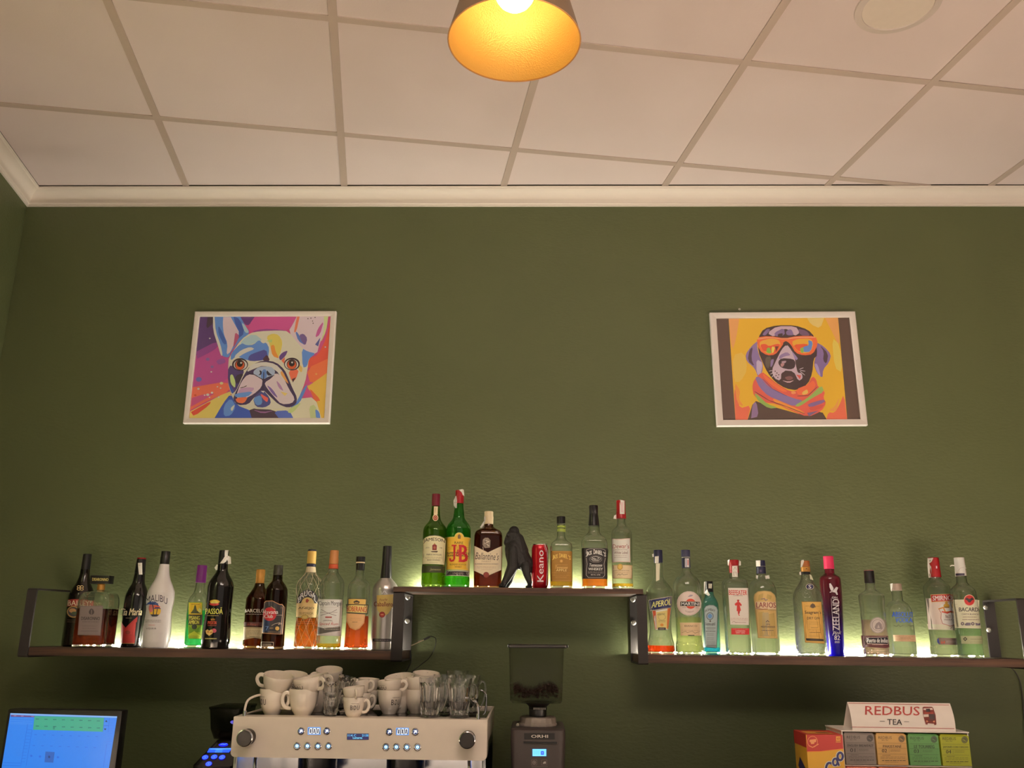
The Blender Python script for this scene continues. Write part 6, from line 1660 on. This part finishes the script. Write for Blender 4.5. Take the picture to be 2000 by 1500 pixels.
# ================================================================ coffee grinder in the middle
tR = (960, 1240, 5.77)
RY = 2.56
g0 = at(tR[0] + 540 / tR[2], tR[1] + 1030 / tR[2], RY + .10)
gr = thing('coffee_grinder', 'grey coffee grinder with clear square bean hopper, blue display and white lettered plate', 'grinder', (g0.x, RY + .10, COUNT_Z))
def gpx(X, Y, Yp): 
    q = at(tR[0] + X / tR[2], tR[1] + Y / tR[2], Yp); return (q.x - g0.x, Yp - RY - .10, q.z - COUNT_Z)
GB = mat('graphite_paint', (62, 54, 52), .45, noise=.05)
HOP = glass('hopper_plastic', (.90, .90, .88), ior=1.2, clear=.55)
fl = gpx(215, 1040, RY); fr_ = gpx(835, 1040, RY); zbt = gpx(540, 1062, RY)[2]
bx0, bx1 = fl[0], fr_[0]
m = M(); rs = []
for z, f, y0 in ((.02, .86, .0), (.10, .9, .0), (zbt - .12, .95, .0), (zbt - .03, 1.0, .0), (zbt - .004, 1.0, .002), (zbt, .97, .008)):
    hwid = (bx1 - bx0) / 2 * f; cxx = (bx0 + bx1) / 2
    ring_ = []
    for ccx, ccy, a0 in ((hwid - .02, -.08 + y0, 1.5 * PI), (hwid - .02, .10, 0), (-hwid + .02, .10, .5 * PI), (-hwid + .02, -.08 + y0, PI)):
        for k in range(5):
            a = a0 + k / 4 * PI / 2; ring_.append((cxx + ccx + .02 * math.cos(a), ccy + .02 * math.sin(a), z))
    rs.append(ring_)
obj('body', M().rings(rs), GB, gr)
cxx = (bx0 + bx1) / 2
# adjustment collar with ridges
zc0, zc1 = zbt - .002, gpx(540, 935, RY + .06)[2]
ro = (gpx(745, 960, RY + .08)[0] - gpx(340, 960, RY + .08)[0]) / 2
ring_ = lambda z, k: [((ro * k * (1 + (.035 if (j % 6) in (0, 1) else 0))) * math.cos(2 * PI * j / 96) + cxx, (ro * k * (1 + (.035 if (j % 6) in (0, 1) else 0))) * math.sin(2 * PI * j / 96) + .01, z) for j in range(96)]
obj('grind_collar', M().rings([ring_(zc0, 1.06), ring_(zc0 + .006, 1.05), ring_(zc0 + .008, 1.0), ring_(zc1 - .003, .97), ring_(zc1, .90), ring_(zc1, .5)]), mat('grey_collar', (150, 138, 128), .6, noise=.12, nscale=90), gr)
obj('stop_button', M().lathe([(.005, zc0), (.005, zc0 + .006), (.002, zc0 + .009)], 12, (bx0 + .018, -.02, 0)), mat('pale_stop', (180, 172, 150), .5), gr)
zn = gpx(540, 770, RY + .06)[2]
rn = (gpx(640, 880, RY + .08)[0] - gpx(440, 880, RY + .08)[0]) / 2
obj('neck', M().lathe([(rn, zc1 - .004), (rn, zc1 + .018), (rn * 1.04, zc1 + .019), (rn * 1.04, zc1 + .025), (rn, zc1 + .026), (rn * 1.5, zn - .002), (rn * 1.9, zn)], 32, (cxx, .01, 0)), BLACKP, gr)
m = M()
for k in range(9): m.box(cxx - .012 + k * .004, cxx - .012 + k * .004 + .0016, .01 - rn * 1.05 - .0006, .01 - rn * 1.05 + .004, zc1 + .0195, zc1 + .0245)
obj('scale_marks', m, mat('white_mark', (200, 196, 190), .5), gr, smooth=False)
# hopper: clear box, slightly wider at the top
zh0, zh1 = zn - .004, gpx(540, 140, RY + .02)[2]
hx0, hx1 = gpx(192, 160, RY)[0], gpx(822, 160, RY)[0]
hb0, hb1 = gpx(205, 760, RY)[0], gpx(800, 760, RY)[0]
hd = .15
def rr(xa, xb, ya, yb, z, r, n=4):
    o = []
    for cx_, cy_, a0 in ((xb - r, ya + r, 1.5 * PI), (xb - r, yb - r, 0), (xa + r, yb - r, .5 * PI), (xa + r, ya + r, PI)):
        for k in range(n):
            a = a0 + k / (n - 1) * PI / 2; o.append((cx_ + r * math.cos(a), cy_ + r * math.sin(a), z))
    return o
ya, yb = -.085, .085
out_ = [rr(cxx - .03, cxx + .03, -.02, .04, zh0, .012), rr(hb0 + .004, hb1 - .004, ya + .006, yb - .006, zh0 + .006, .012), rr(hb0, hb1, ya + .003, yb - .003, zh0 + .012, .012), rr(hx0, hx1, ya, yb, zh1, .012)]
in_ = [rr(hx0 + .002, hx1 - .002, ya + .002, yb - .002, zh1, .010), rr(hb0 + .002, hb1 - .002, ya + .005, yb - .005, zh0 + .014, .010), rr(cxx - .028, cxx + .028, -.018, .038, zh0 + .004, .010)]
obj('hopper', M().rings(out_ + in_), HOP, gr, ang=.5)
obj('hopper_lid', M().rings([rr(hx0 - .002, hx1 + .004, ya - .002, yb + .002, zh1 - .002, .012), rr(hx0 - .004, hx1 + .012, ya - .003, yb + .003, zh1, .012), rr(hx0 - .004, hx1 + .012, ya - .003, yb + .003, zh1 + .006, .012)]), mat('dark_lid', (24, 22, 22), .35), gr)
# beans heaped on the hopper floor: far too many to count
BEAN = mat('coffee_beans', (74, 48, 40), .45, noise=.3, nscale=90)
m = M(); r_ = random.Random(9)
for q in range(520):
    bx = r_.uniform(hb0 + .010, hb1 - .010); by = r_.uniform(ya + .013, yb - .013)
    top = .030 + .008 * math.sin(bx * 60) - .010 * (1 if False else 0)
    bz = zh0 + .018 + top * r_.random() ** .5
    a = r_.uniform(0, PI); rx, ry_, rz = .0052, .0038, .0032
    vs = []
    for sx, sy, sz in ((1, 0, 0), (-1, 0, 0), (0, 1, 0), (0, -1, 0), (0, 0, 1), (0, 0, -1)):
        px_, py_ = sx * rx * math.cos(a) - sy * ry_ * math.sin(a), sx * rx * math.sin(a) + sy * ry_ * math.cos(a)
        vs.append((bx + px_, by + py_, bz + sz * rz))
    m.add(vs, [(0, 2, 4), (2, 1, 4), (1, 3, 4), (3, 0, 4), (2, 0, 5), (1, 2, 5), (3, 1, 5), (0, 3, 5)])
bo = obj('coffee_beans', m, BEAN, gr, ang=3); bo['kind'] = 'stuff'
fx, surf = flat(tR, RY, (g0.x, RY + .10, COUNT_Z))
p = Print(fx, surf, base=.0006); p.rect(368, 1108, 712, 1178, (20, 17, 17)); p.text('ORHI', 448, 1126, 636, 1160, (206, 196, 184), .02); p.build('name_plate', gr)
obj('ledge', M().rbox(gpx(360, 1215, RY)[0], gpx(740, 1215, RY)[0], -.104, -.098, gpx(500, 1225, RY)[2], gpx(500, 1205, RY)[2], .001), BLACKP, gr)
p = Print(fx, surf, base=.0006); p.rect(450, 1276, 628, 1376, (14, 20, 50)); p.rect(462, 1286, 617, 1366, (96, 176, 255))
for i in range(3): p.frame(480 + i * 22, 1306, 494 + i * 22, 1346, 3, (70, 150, 236))
p.rect(555, 1312, 592, 1350, (50, 90, 210)); p.frame(562, 1308, 586, 1352, 5, (40, 60, 190)); p.rect(568, 1326, 580, 1332, (96, 176, 255)); p.build('display', gr, SCREEN)
p = Print(fx, surf, base=.0006)
for x in (448, 562): p.frame(x, 1406, x + 64, 1468, 4, (120, 108, 104))
p.ring(480, 1438, 20, 20, 5, (150, 140, 134)); p.ell(480, 1438, 7, 7, (150, 140, 134)); p.poly([(578, 1446), (590, 1428), (612, 1424), (614, 1450), (580, 1452)], (170, 160, 152)); p.line([(450, 1486), (632, 1486)], 4, (130, 120, 114)); p.build('button_marks', gr)

# ================================================================ small dark grinder at the left of the machine
tL = (360, 1350, 10.0)
LY = 2.66
l0 = at(tL[0] + 640 / tL[2], tL[1] + 1100 / tL[2], LY)
g2 = thing('coffee_grinder', 'black coffee grinder with glowing blue touch panel, half hidden left of the espresso machine', 'grinder', (l0.x, LY, COUNT_Z))
def lpx(X, Y, Yp=LY): 
    q = at(tL[0] + X / tL[2], tL[1] + Y / tL[2], Yp); return (q.x - l0.x, Yp - LY, q.z - COUNT_Z)
zt2 = lpx(640, 1010)[2]; zl2 = lpx(640, 1500)[2]
BG = mat('gloss_black_paint', (18, 17, 18), .22)
xl, xr = lpx(190, 1400)[0], lpx(1010, 1400)[0]; xl1, xr1 = lpx(480, 1010)[0], lpx(1000, 1010)[0]
m = M().rings([rr(xl + .01, xr, .02, .24, .0, .02), rr(xl, xr, -.02, .24, zl2 - .02, .02), rr(xl, xr, -.022, .24, zl2 + .008, .02), rr(xl1, xr1, .05, .22, zt2, .02)])
obj('body', m, BG, g2, ang=.5)
SMOKE = glass('smoked_hopper', (.55, .55, .56), ior=1.2, clear=.5)
zh = lpx(700, 340, LY + .08)[2]
hxl, hxr = lpx(470, 500, LY + .06)[0], lpx(1120, 500, LY + .06)[0]
cxh = (hxl + hxr) / 2
m = M().rings([rr(cxh - .04, cxh + .02, .09, .17, zt2, .01), rr(hxl + .006, hxr - .004, .06, .20, zt2 + .03, .012), rr(hxl, hxr, .055, .205, zh, .012),
               rr(hxl + .002, hxr - .002, .057, .203, zh, .010), rr(hxl + .008, hxr - .006, .062, .198, zt2 + .033, .010), rr(cxh - .036, cxh + .018, .094, .166, zt2 + .004, .01)])
obj('hopper', m, SMOKE, g2, ang=.5)
obj('hopper_lid', M().rings([rr(hxl - .002, hxr + .002, .053, .207, zh, .012), rr(hxl - .002, hxr + .002, .053, .207, zh + .006, .012)]), SMOKE, g2, ang=.5)
obj('beans_chute', M().lathe([(.026, zt2 - .002), (.028, zt2 + .008), (.022, zt2 + .016)], 20, (cxh - .01, .13, 0)), BLACKP, g2)
# sloping touch panel: the plane through its upper and lower edges
y_lo, y_hi = -.0235, .05
def lfx(X, Y):
    q = lpx(X, Y, LY + .0); return (q[0], q[2])
def lsurf(u, v, off):
    f = max(0.0, min(1.0, (v - zl2 - .008) / max(.001, zt2 - zl2 - .008)))
    return (u * (1 + .028 * f), -.022 + .072 * f - off, v + off * .6)
p = Print(lfx, lsurf, maxu=.02, base=.0006)
BB_, BL_ = (10, 20, 240), (60, 110, 255)
p.poly([(430, 1140), (862, 1138), (832, 1212), (410, 1212)], (20, 60, 250)); p.poly([(445, 1150), (850, 1148), (848, 1156), (440, 1158)], (80, 150, 255)); p.lines(560, 700, (1170, 1200), (70, 140, 255), 8)
p.ell(675, 1082, 90, 30, BB_); p.line([(620, 1075), (660, 1070), (690, 1078), (740, 1062)], 10, BL_)
for x, y in ((408, 1296), (580, 1290), (735, 1298), (522, 1408)):
    p.ell(x, y, 62, 40, BB_); p.ring(x, y, 48, 28, 9, BL_); p.line([(x - 14, y), (x + 14, y)], 9, (90, 150, 255))
p.build('touch_panel', g2, print_mat('blue_touch_light', .3, 1.6))
p = Print(lambda X, Y: lfx(X, Y), lambda u, v, off: (u, .052 - off, v), base=.001)
p.ell(845, 640, 62, 36, (10, 14, 120)); p.build('blue_oval', g2, print_mat('blue_touch_light', .3, 1.6))  # blue emissive oval in front of the hopper

# ================================================================ till monitor
tS = (0, 1350, 7.692)
SY = 2.62
s0 = at(124, 1470, SY)
mon = thing('monitor', 'black till monitor showing a blue screen with a green button row', 'monitor', (s0.x, SY, COUNT_Z))
a0, b0 = at(10, 1385, SY), at(238, 1388, SY)
mx0, mx1, mzt = a0.x - s0.x + .006, b0.x - s0.x, (a0.z + b0.z) / 2 - COUNT_Z
hh = (mx1 - mx0) * .78
obj('casing', M().rbox(mx0, mx1, .003, .045, mzt - hh, mzt, .006), BLACKP, mon)
obj('stand', M().rbox(-.04, .04, .03, .06, .02, mzt - hh + .05, .004).rbox(-.12, .12, -.06, .14, 0, .02, .006), BLACKP, mon)
fx, surf = flat(tS, SY, (s0.x, SY, COUNT_Z))
def ssurf(u, v, off): return (max(mx0 + .008, min(mx1 - .006, u)), .003 - off, v)
p = Print(fx, ssurf, base=.0008)
p.poly([(150, 330), (1755, 380), (1600, 1350), (1560, 1700), (-80, 1700), (-40, 1500)], (44, 120, 240))
p.poly([(150, 330), (1755, 378), (1752, 402), (150, 356)], (120, 160, 246)); p.poly([(158, 356), (514, 372), (512, 392), (155, 384)], (112, 70, 120))
for x in (200, 310, 465): p.rect(x, 366 + (x - 200) * .03, x + 40, 374 + (x - 200) * .03, (170, 130, 160))
p.poly([(514, 372), (1565, 400), (1540, 610), (492, 580)], (62, 160, 130))
for i in range(8):
    x = 555 + i * 132
    p.lines(x - 22, x + 26, (412 + i * 4, 518 + i * 4), (30, 90, 96), 12, i); 
    p.lines(x - 40, x - 4, (648 + i * 4,), (36, 92, 200), 10, i + 20); p.lines(x - 70, x - 30, (812 + i * 4,), (36, 92, 200), 10, i + 40)
p.lines(800, 826, (530, 545, 560), (24, 76, 80), 9)
for x, y in ((475, 970), (605, 980), (875, 990)): p.ell(x, y, 18, 16, (40, 96, 206), 10)
p.poly([(690, 905), (828, 912), (806, 1072), (674, 1066)], (50, 96, 176)); p.ell(745, 985, 16, 20, (34, 64, 120), 10)
for y in (404, 440, 468, 486): p.line([(160, y), (495, y + 10)], 4, (90, 140, 240))
for a_, b_ in (((425, 490), (320, 1110)), ((490, 580), (400, 1120)), ((1652, 400), (1632, 620)), ((1610, 800), (1560, 1150)), ((60, 1070), (320, 1078)), ((50, 1112), (330, 1120)), ((1575, 400), (1555, 610))): p.line([a_, b_], 5, (30, 90, 200))
for i in range(11): p.line([(422 - i * 9, 575 + i * 48), (488 - i * 10, 578 + i * 48)], 4, (30, 90, 200))
for i in range(10): p.line([(1660 - i * 5, 430 + i * 40), (1738 - i * 6, 434 + i * 40)], 5, (50, 110, 214))
p.poly([(1592, 455), (1612, 430), (1632, 458)], (20, 30, 60)); p.poly([(1575, 556), (1616, 558), (1595, 582)], (20, 30, 60)); p.line([(1572, 512), (1645, 514)], 6, (30, 80, 180))
p.build('screen', mon, print_mat('till_screen', .3, .62))

# ================================================================ tea stand and cocoa box at the right
tT = (1530, 1350, 5.128)
TY = 2.60
t0 = at(tT[0] + 1240 / tT[2], tT[1] + 560 / tT[2], TY)
org = (t0.x, TY, COUNT_Z)
def tpx(X, Y, Yp=TY):
    q = at(tT[0] + X / tT[2], tT[1] + Y / tT[2], Yp); return (q.x - org[0], Yp - org[1], q.z - COUNT_Z)
CARD = mat('white_card', (240, 230, 222), .4, coat=.15)
stand = thing('tea_stand', 'cardboard tea display stand with a white curved header sign', 'display stand', org)
sx0, sx1 = tpx(580, 400)[0], tpx(1852, 440)[0]; sz1 = tpx(1200, 406)[2]
TD = .13
m = M().box(sx0, sx0 + .003, .0, TD, .0, sz1 - .001).box(sx1 - .003, sx1, .0, TD, .0, sz1 - .001).box(sx0, sx1, TD, TD + .003, .0, sz1)
m.box(sx0 - .002, sx1 + .001, -.004, TD + .003, sz1 - .001, sz1 + .002)
zrow = tpx(1240, 742)[2]
m.box(sx0, sx1, .0, TD, zrow - .0035, zrow - .001)
obj('carton', m, CARD, stand, smooth=False)
# header: a folded card with a bowed front
hl, hr = tpx(690, 380)[0], tpx(1726, 400)[0]; hz0 = sz1 + .002; hz1 = tpx(1150, 116, TY + .03)[2]
htl, htr = tpx(640, 105, TY + .035)[0], tpx(1668, 125, TY + .035)[0]
hprof = []
for k in range(9):
    t = k / 8; hprof.append((.000 + .035 * (t ** 1.9), hz0 + (hz1 - hz0) * t, t))
back = [(.072 - .036 * (k / 5), hz0 + (hz1 - hz0) * k / 5, k / 5) for k in range(6)]
xlf = lambda t: hl + (htl - hl) * t; xrf = lambda t: hr + (htr - hr) * t
m = M()
for side in (hprof, back):
    rs = [[(xlf(t), y, z), (xrf(t), y, z), (xrf(t), y + .0012, z), (xlf(t), y + .0012, z)] for y, z, t in side]
    m.rings(rs)
obj('header_sign', m, CARD, stand, ang=.5)
def hfx(X, Y):
    t = max(0, min(1.0, (388 - Y) / 270.0)); yy = .035 * (t ** 1.9)
    q = tpx(X, Y, TY + yy); return (q[0], q[2])
hzs = [z for y, z, t in hprof]; hys = [y for y, z, t in hprof]; HYF = pchip(hzs, hys)
p = Print(hfx, lambda u, v, off: (u, HYF(v) - off - .0003, min(v, hz1 - .0005)), maxu=.05, base=.0004)
RB = (156, 58, 54); BK = (44, 38, 40)
p.line([(648, 119), (1658, 139)], 5, RB); p.line([(688, 358), (1712, 374)], 5, RB)
p.text('REDBUS', 818, 150, 1364, 240, RB, .02, tilt=8); p.text('TEA', 1040, 280, 1188, 336, BK, .02, tilt=3); p.line([(965, 300), (1015, 301)], 4, BK); p.line([(1208, 304), (1258, 305)], 4, BK)
p.poly([(1392, 162), (1406, 154), (1488, 156), (1500, 170), (1524, 238), (1532, 330), (1524, 338), (1510, 338), (1508, 326), (1446, 320), (1442, 334), (1424, 332), (1412, 290), (1398, 236)], (104, 42, 36))
p.poly([(1400, 172), (1490, 168), (1496, 186), (1402, 188)], (206, 192, 180)); p.poly([(1426, 176), (1466, 174), (1468, 206), (1430, 208)], (46, 36, 40)); p.poly([(1400, 232), (1452, 230), (1454, 256), (1406, 258)], (196, 184, 172)); p.poly([(1458, 230), (1512, 230), (1518, 282), (1462, 282)], (60, 50, 50)); p.rect(1408, 212, 1500, 224, (140, 60, 48)); p.ell(1438, 300, 10, 10, (180, 120, 90)); p.ell(1506, 302, 10, 10, (190, 130, 96)); p.lines(1440, 1510, (288,), (60, 40, 36), 8)
p.build('header_print', stand)
# tea boxes: four across, next row just entering the frame
TEA = [('grey', (122, 112, 106), 'ENGLISH BREAKFAST', '01', 612, 918), ('tan', (206, 164, 100), 'PAKISTANÍ', '02', 930, 1236), ('green', (80, 132, 72), 'LE TOUAREG', '03', 1250, 1560), ('lime green', (150, 156, 34), 'JAPONÉS CON CEREZAS', '04', 1572, 1866)]
LOWER = [('salmon', (214, 120, 96)), ('orange', (206, 118, 80)), ('beige', (206, 176, 130)), ('pale yellow', (214, 180, 96))]
for i, (cn, cc, nm, no, X0, X1) in enumerate(TEA):
    a_ = tpx(X0, 560); b_ = tpx(X1, 560); bx0_, bx1_ = a_[0], b_[0] - .001
    ztop = tpx(X0 + 150, 425 + i * 6)[2]
    h_ = ztop - zrow - .001
    c_ = mat('tea_card_' + cn.replace(' ', '_'), cc, .6)
    bo_ = (org[0] + (bx0_ + bx1_) / 2, TY, COUNT_Z + zrow)
    tb = thing('tea_box', f'{cn} tea box numbered {no} in the upper row of the tea stand', 'tea box', bo_, 'tea boxes in the stand')
    w_ = (bx1_ - bx0_) / 2
    obj('box', M().rbox(-w_, w_, -.004, TD - .012, .0004, h_, .0012), c_, tb)
    # flap curling up at the top
    obj('lid', M().rings([[(-w_ + .002, -.0045, h_ - .0012), (w_ - .002, -.0045, h_ - .0012), (w_ - .002, -.0035, h_), (-w_ + .002, -.0035, h_)], [(-w_ + .003, -.001, h_ + .0022), (w_ - .003, -.001, h_ + .0016), (w_ - .003, .0, h_ + .003), (-w_ + .003, .0, h_ + .0036)], [(-w_ + .003, .03, h_ + .0022), (w_ - .003, .03, h_ + .0012), (w_ - .003, .03, h_ + .003), (-w_ + .003, .03, h_ + .0036)]]), c_, tb, smooth=False)
    ffx, _ = flat(tT, TY - .004, bo_)
    p = Print(ffx, lambda u, v, off: (u, -.004 - off, v), base=.0004)
    D_ = tuple(int(q * .38) for q in cc); D2 = tuple(int(q * .7) for q in cc)
    dy = i * 5; wX = X1 - X0
    p.text('REDBUS', X0 + 22, 446 + dy, X0 + 155, 474 + dy, D_, .0, tilt=1); p.text('BIO TEA', X0 + 56, 480 + dy, X0 + 120, 490 + dy, D_, .0)
    p.ell(X1 - 52, 472 + dy, 32, 34, D_); p.ring(X1 - 52, 472 + dy, 25, 27, 3, D2); p.poly([(X1 - 66, 462 + dy), (X1 - 40, 480 + dy), (X1 - 44, 490 + dy), (X1 - 70, 476 + dy)], D2)
    p.line([(X0 + 14, 514 + dy), (X1 - 8, 517 + dy)], 3, D2)
    L = len(nm); half = min(.44 * wX, L * 10.5)
    p.text(nm, X0 + wX / 2 - half + 8, 528 + dy + (4 if L > 12 else 0), X0 + wX / 2 + half, 560 + dy - (4 if L > 12 else 0), D_, .03, tilt=2)
    p.line([(X0 + 14, 565 + dy), (X1 - 8, 568 + dy)], 3, D2); p.text(no, X0 + 55, 572 + dy, X0 + 106, 608 + dy, D_, .03); p.line([(X0 + 125, 570 + dy), (X0 + 125, 612 + dy)], 3, D2)
    p.lines(X0 + 140, X0 + 240, (578 + dy, 592 + dy), D2, 5, i); p.line([(X0 + 14, 622 + dy), (X1 - 8, 625 + dy)], 3, D2)
    p.lines(X0 + 60, X0 + 140, (634 + dy,), D_, 4, i + 3); p.lines(X0 + 40, X1 - 20, (650 + dy, 664 + dy), D2, 4, i + 5); p.lines(X0 + 55, X1 - 15, (686 + dy,), D_, 6, i + 7); p.lines(X0 + 90, X1 - 90, (704 + dy,), D2, 4, i + 8)
    p.build('label', tb)
    lc = LOWER[i]
    zlow = tpx(X0 + 150, 748 + i * 4)[2]
    lo_ = (bo_[0], TY, COUNT_Z + zrow - .0045 - h_)
    tb2 = thing('tea_box', f'{lc[0]} tea box in the lower row of the tea stand', 'tea box', lo_, 'tea boxes in the stand')
    hb_ = h_
    obj('box', M().rbox(-w_, w_, -.004, TD - .012, .0, hb_ - .002, .0012), mat('tea_card_' + lc[0].replace(' ', '_'), lc[1], .6), tb2)
    obj('lid', M().rbox(-w_ + .002, w_ - .002, -.0055, .02, hb_ - .004, hb_ - .0008, .0006), mat('tea_card_' + lc[0].replace(' ', '_'), lc[1], .6), tb2)
# shelf of the stand under the lower row
obj('carton_base', M().box(sx0 + .003, sx1 - .003, .0, TD, 0, zrow - .0045 - h_ - .0005), CARD, stand, smooth=False)
# cocoa box
cy_ = 2.585
cl, cr_ = at(tT[0] + 236 / tT[2], tT[1] + 600 / tT[2], cy_), at(tT[0] + 596 / tT[2], tT[1] + 600 / tT[2], cy_)
ctz = at(tT[0] + 300 / tT[2], tT[1] + 434 / tT[2], cy_).z
cw = .115
cx0 = cl.x; cx1 = sx0 + org[0] - .003
co = ((cx0 + cx1) / 2, cy_, COUNT_Z)
cocoa = thing('cocoa_box', 'yellow cocoa box with red top band, left of the tea stand', 'box', co)
hw_ = (cx1 - cx0) / 2; CZ_ = ctz - COUNT_Z
YEL = mat('yellow_carton', (226, 172, 56), .45); 
obj('carton', M().rbox(-hw_, hw_, 0, cw, 0, CZ_, .0015), YEL, cocoa)
ffx, _ = flat(tT, cy_, co)
p = Print(ffx, lambda u, v, off: (min(u, hw_), -off, min(v, CZ_)), base=.0004)
RD = (176, 50, 44)
p.poly([(232, 425), (600, 432), (600, 575), (500, 585), (380, 600), (236, 604)], RD); p.line([(236, 605), (380, 601), (500, 586), (600, 576)], 5, (220, 120, 60))
p.ring(292, 506, 52, 58, 5, (226, 150, 100)); p.poly([(262, 486), (330, 478), (326, 510), (310, 512), (308, 528), (276, 530), (272, 510), (262, 508)], (226, 150, 100)); p.line([(255, 545), (292, 562), (350, 530)], 9, (226, 150, 100))
p.rect(526, 452, 570, 496, (230, 160, 70)); p.text('60', 534, 462, 562, 486, RD, .03); p.lines(524, 574, (504,), (230, 170, 80), 8)
WB, NB = (236, 220, 190), (40, 38, 96)
def arc(cx, cy, rx, ry, a0, a1, w, col, n=18):
    p.line([(cx + rx * math.cos(a0 + (a1 - a0) * i / n), cy + ry * math.sin(a0 + (a1 - a0) * i / n)) for i in range(n + 1)], w, col)
def wordmark(col, b):
    w = 22 + 2 * b
    arc(566, 652, 26, 38, 0, 2 * PI, w, col)
    arc(516, 708, 22, 34, 0, 2 * PI, w - 3, col); p.line([(534, 668), (540, 706), (552, 740)], w - 3, col)
    arc(458, 778, 34, 62, -PI * .35, -PI * 1.5, w, col)
wordmark(WB, 7); wordmark(NB, 0)
p.build('front_print', cocoa)
def side(name, draw_, fxs, srf):
    q = Print(fxs, srf, base=.0004); draw_(q); q.build(name, cocoa)
side('side_print', lambda q: (q.rect(0, CZ_ - .034, cw, CZ_, RD), q.poly([(.02, CZ_ - .09), (.07, CZ_ - .065), (.09, CZ_ - .09), (.05, CZ_ - .12)], NB)), lambda X, Y: (X, Y), lambda u, v, off: (-hw_ - off, cw - u if False else u, v))
side('top_print', lambda q: (q.rect(-hw_, 0, hw_, cw, RD), q.poly([(-hw_ + .01, .02), (hw_ - .015, .02), (hw_ - .02, .07), (-hw_ + .01, .08)], (196, 140, 60)), q.ell(.01, .045, .02, .012, (90, 50, 30)), q.lines(-hw_ + .01, hw_ - .01, (.092, .1), (70, 40, 30), .004)), lambda X, Y: (X, Y), lambda u, v, off: (u, v, CZ_ + off))
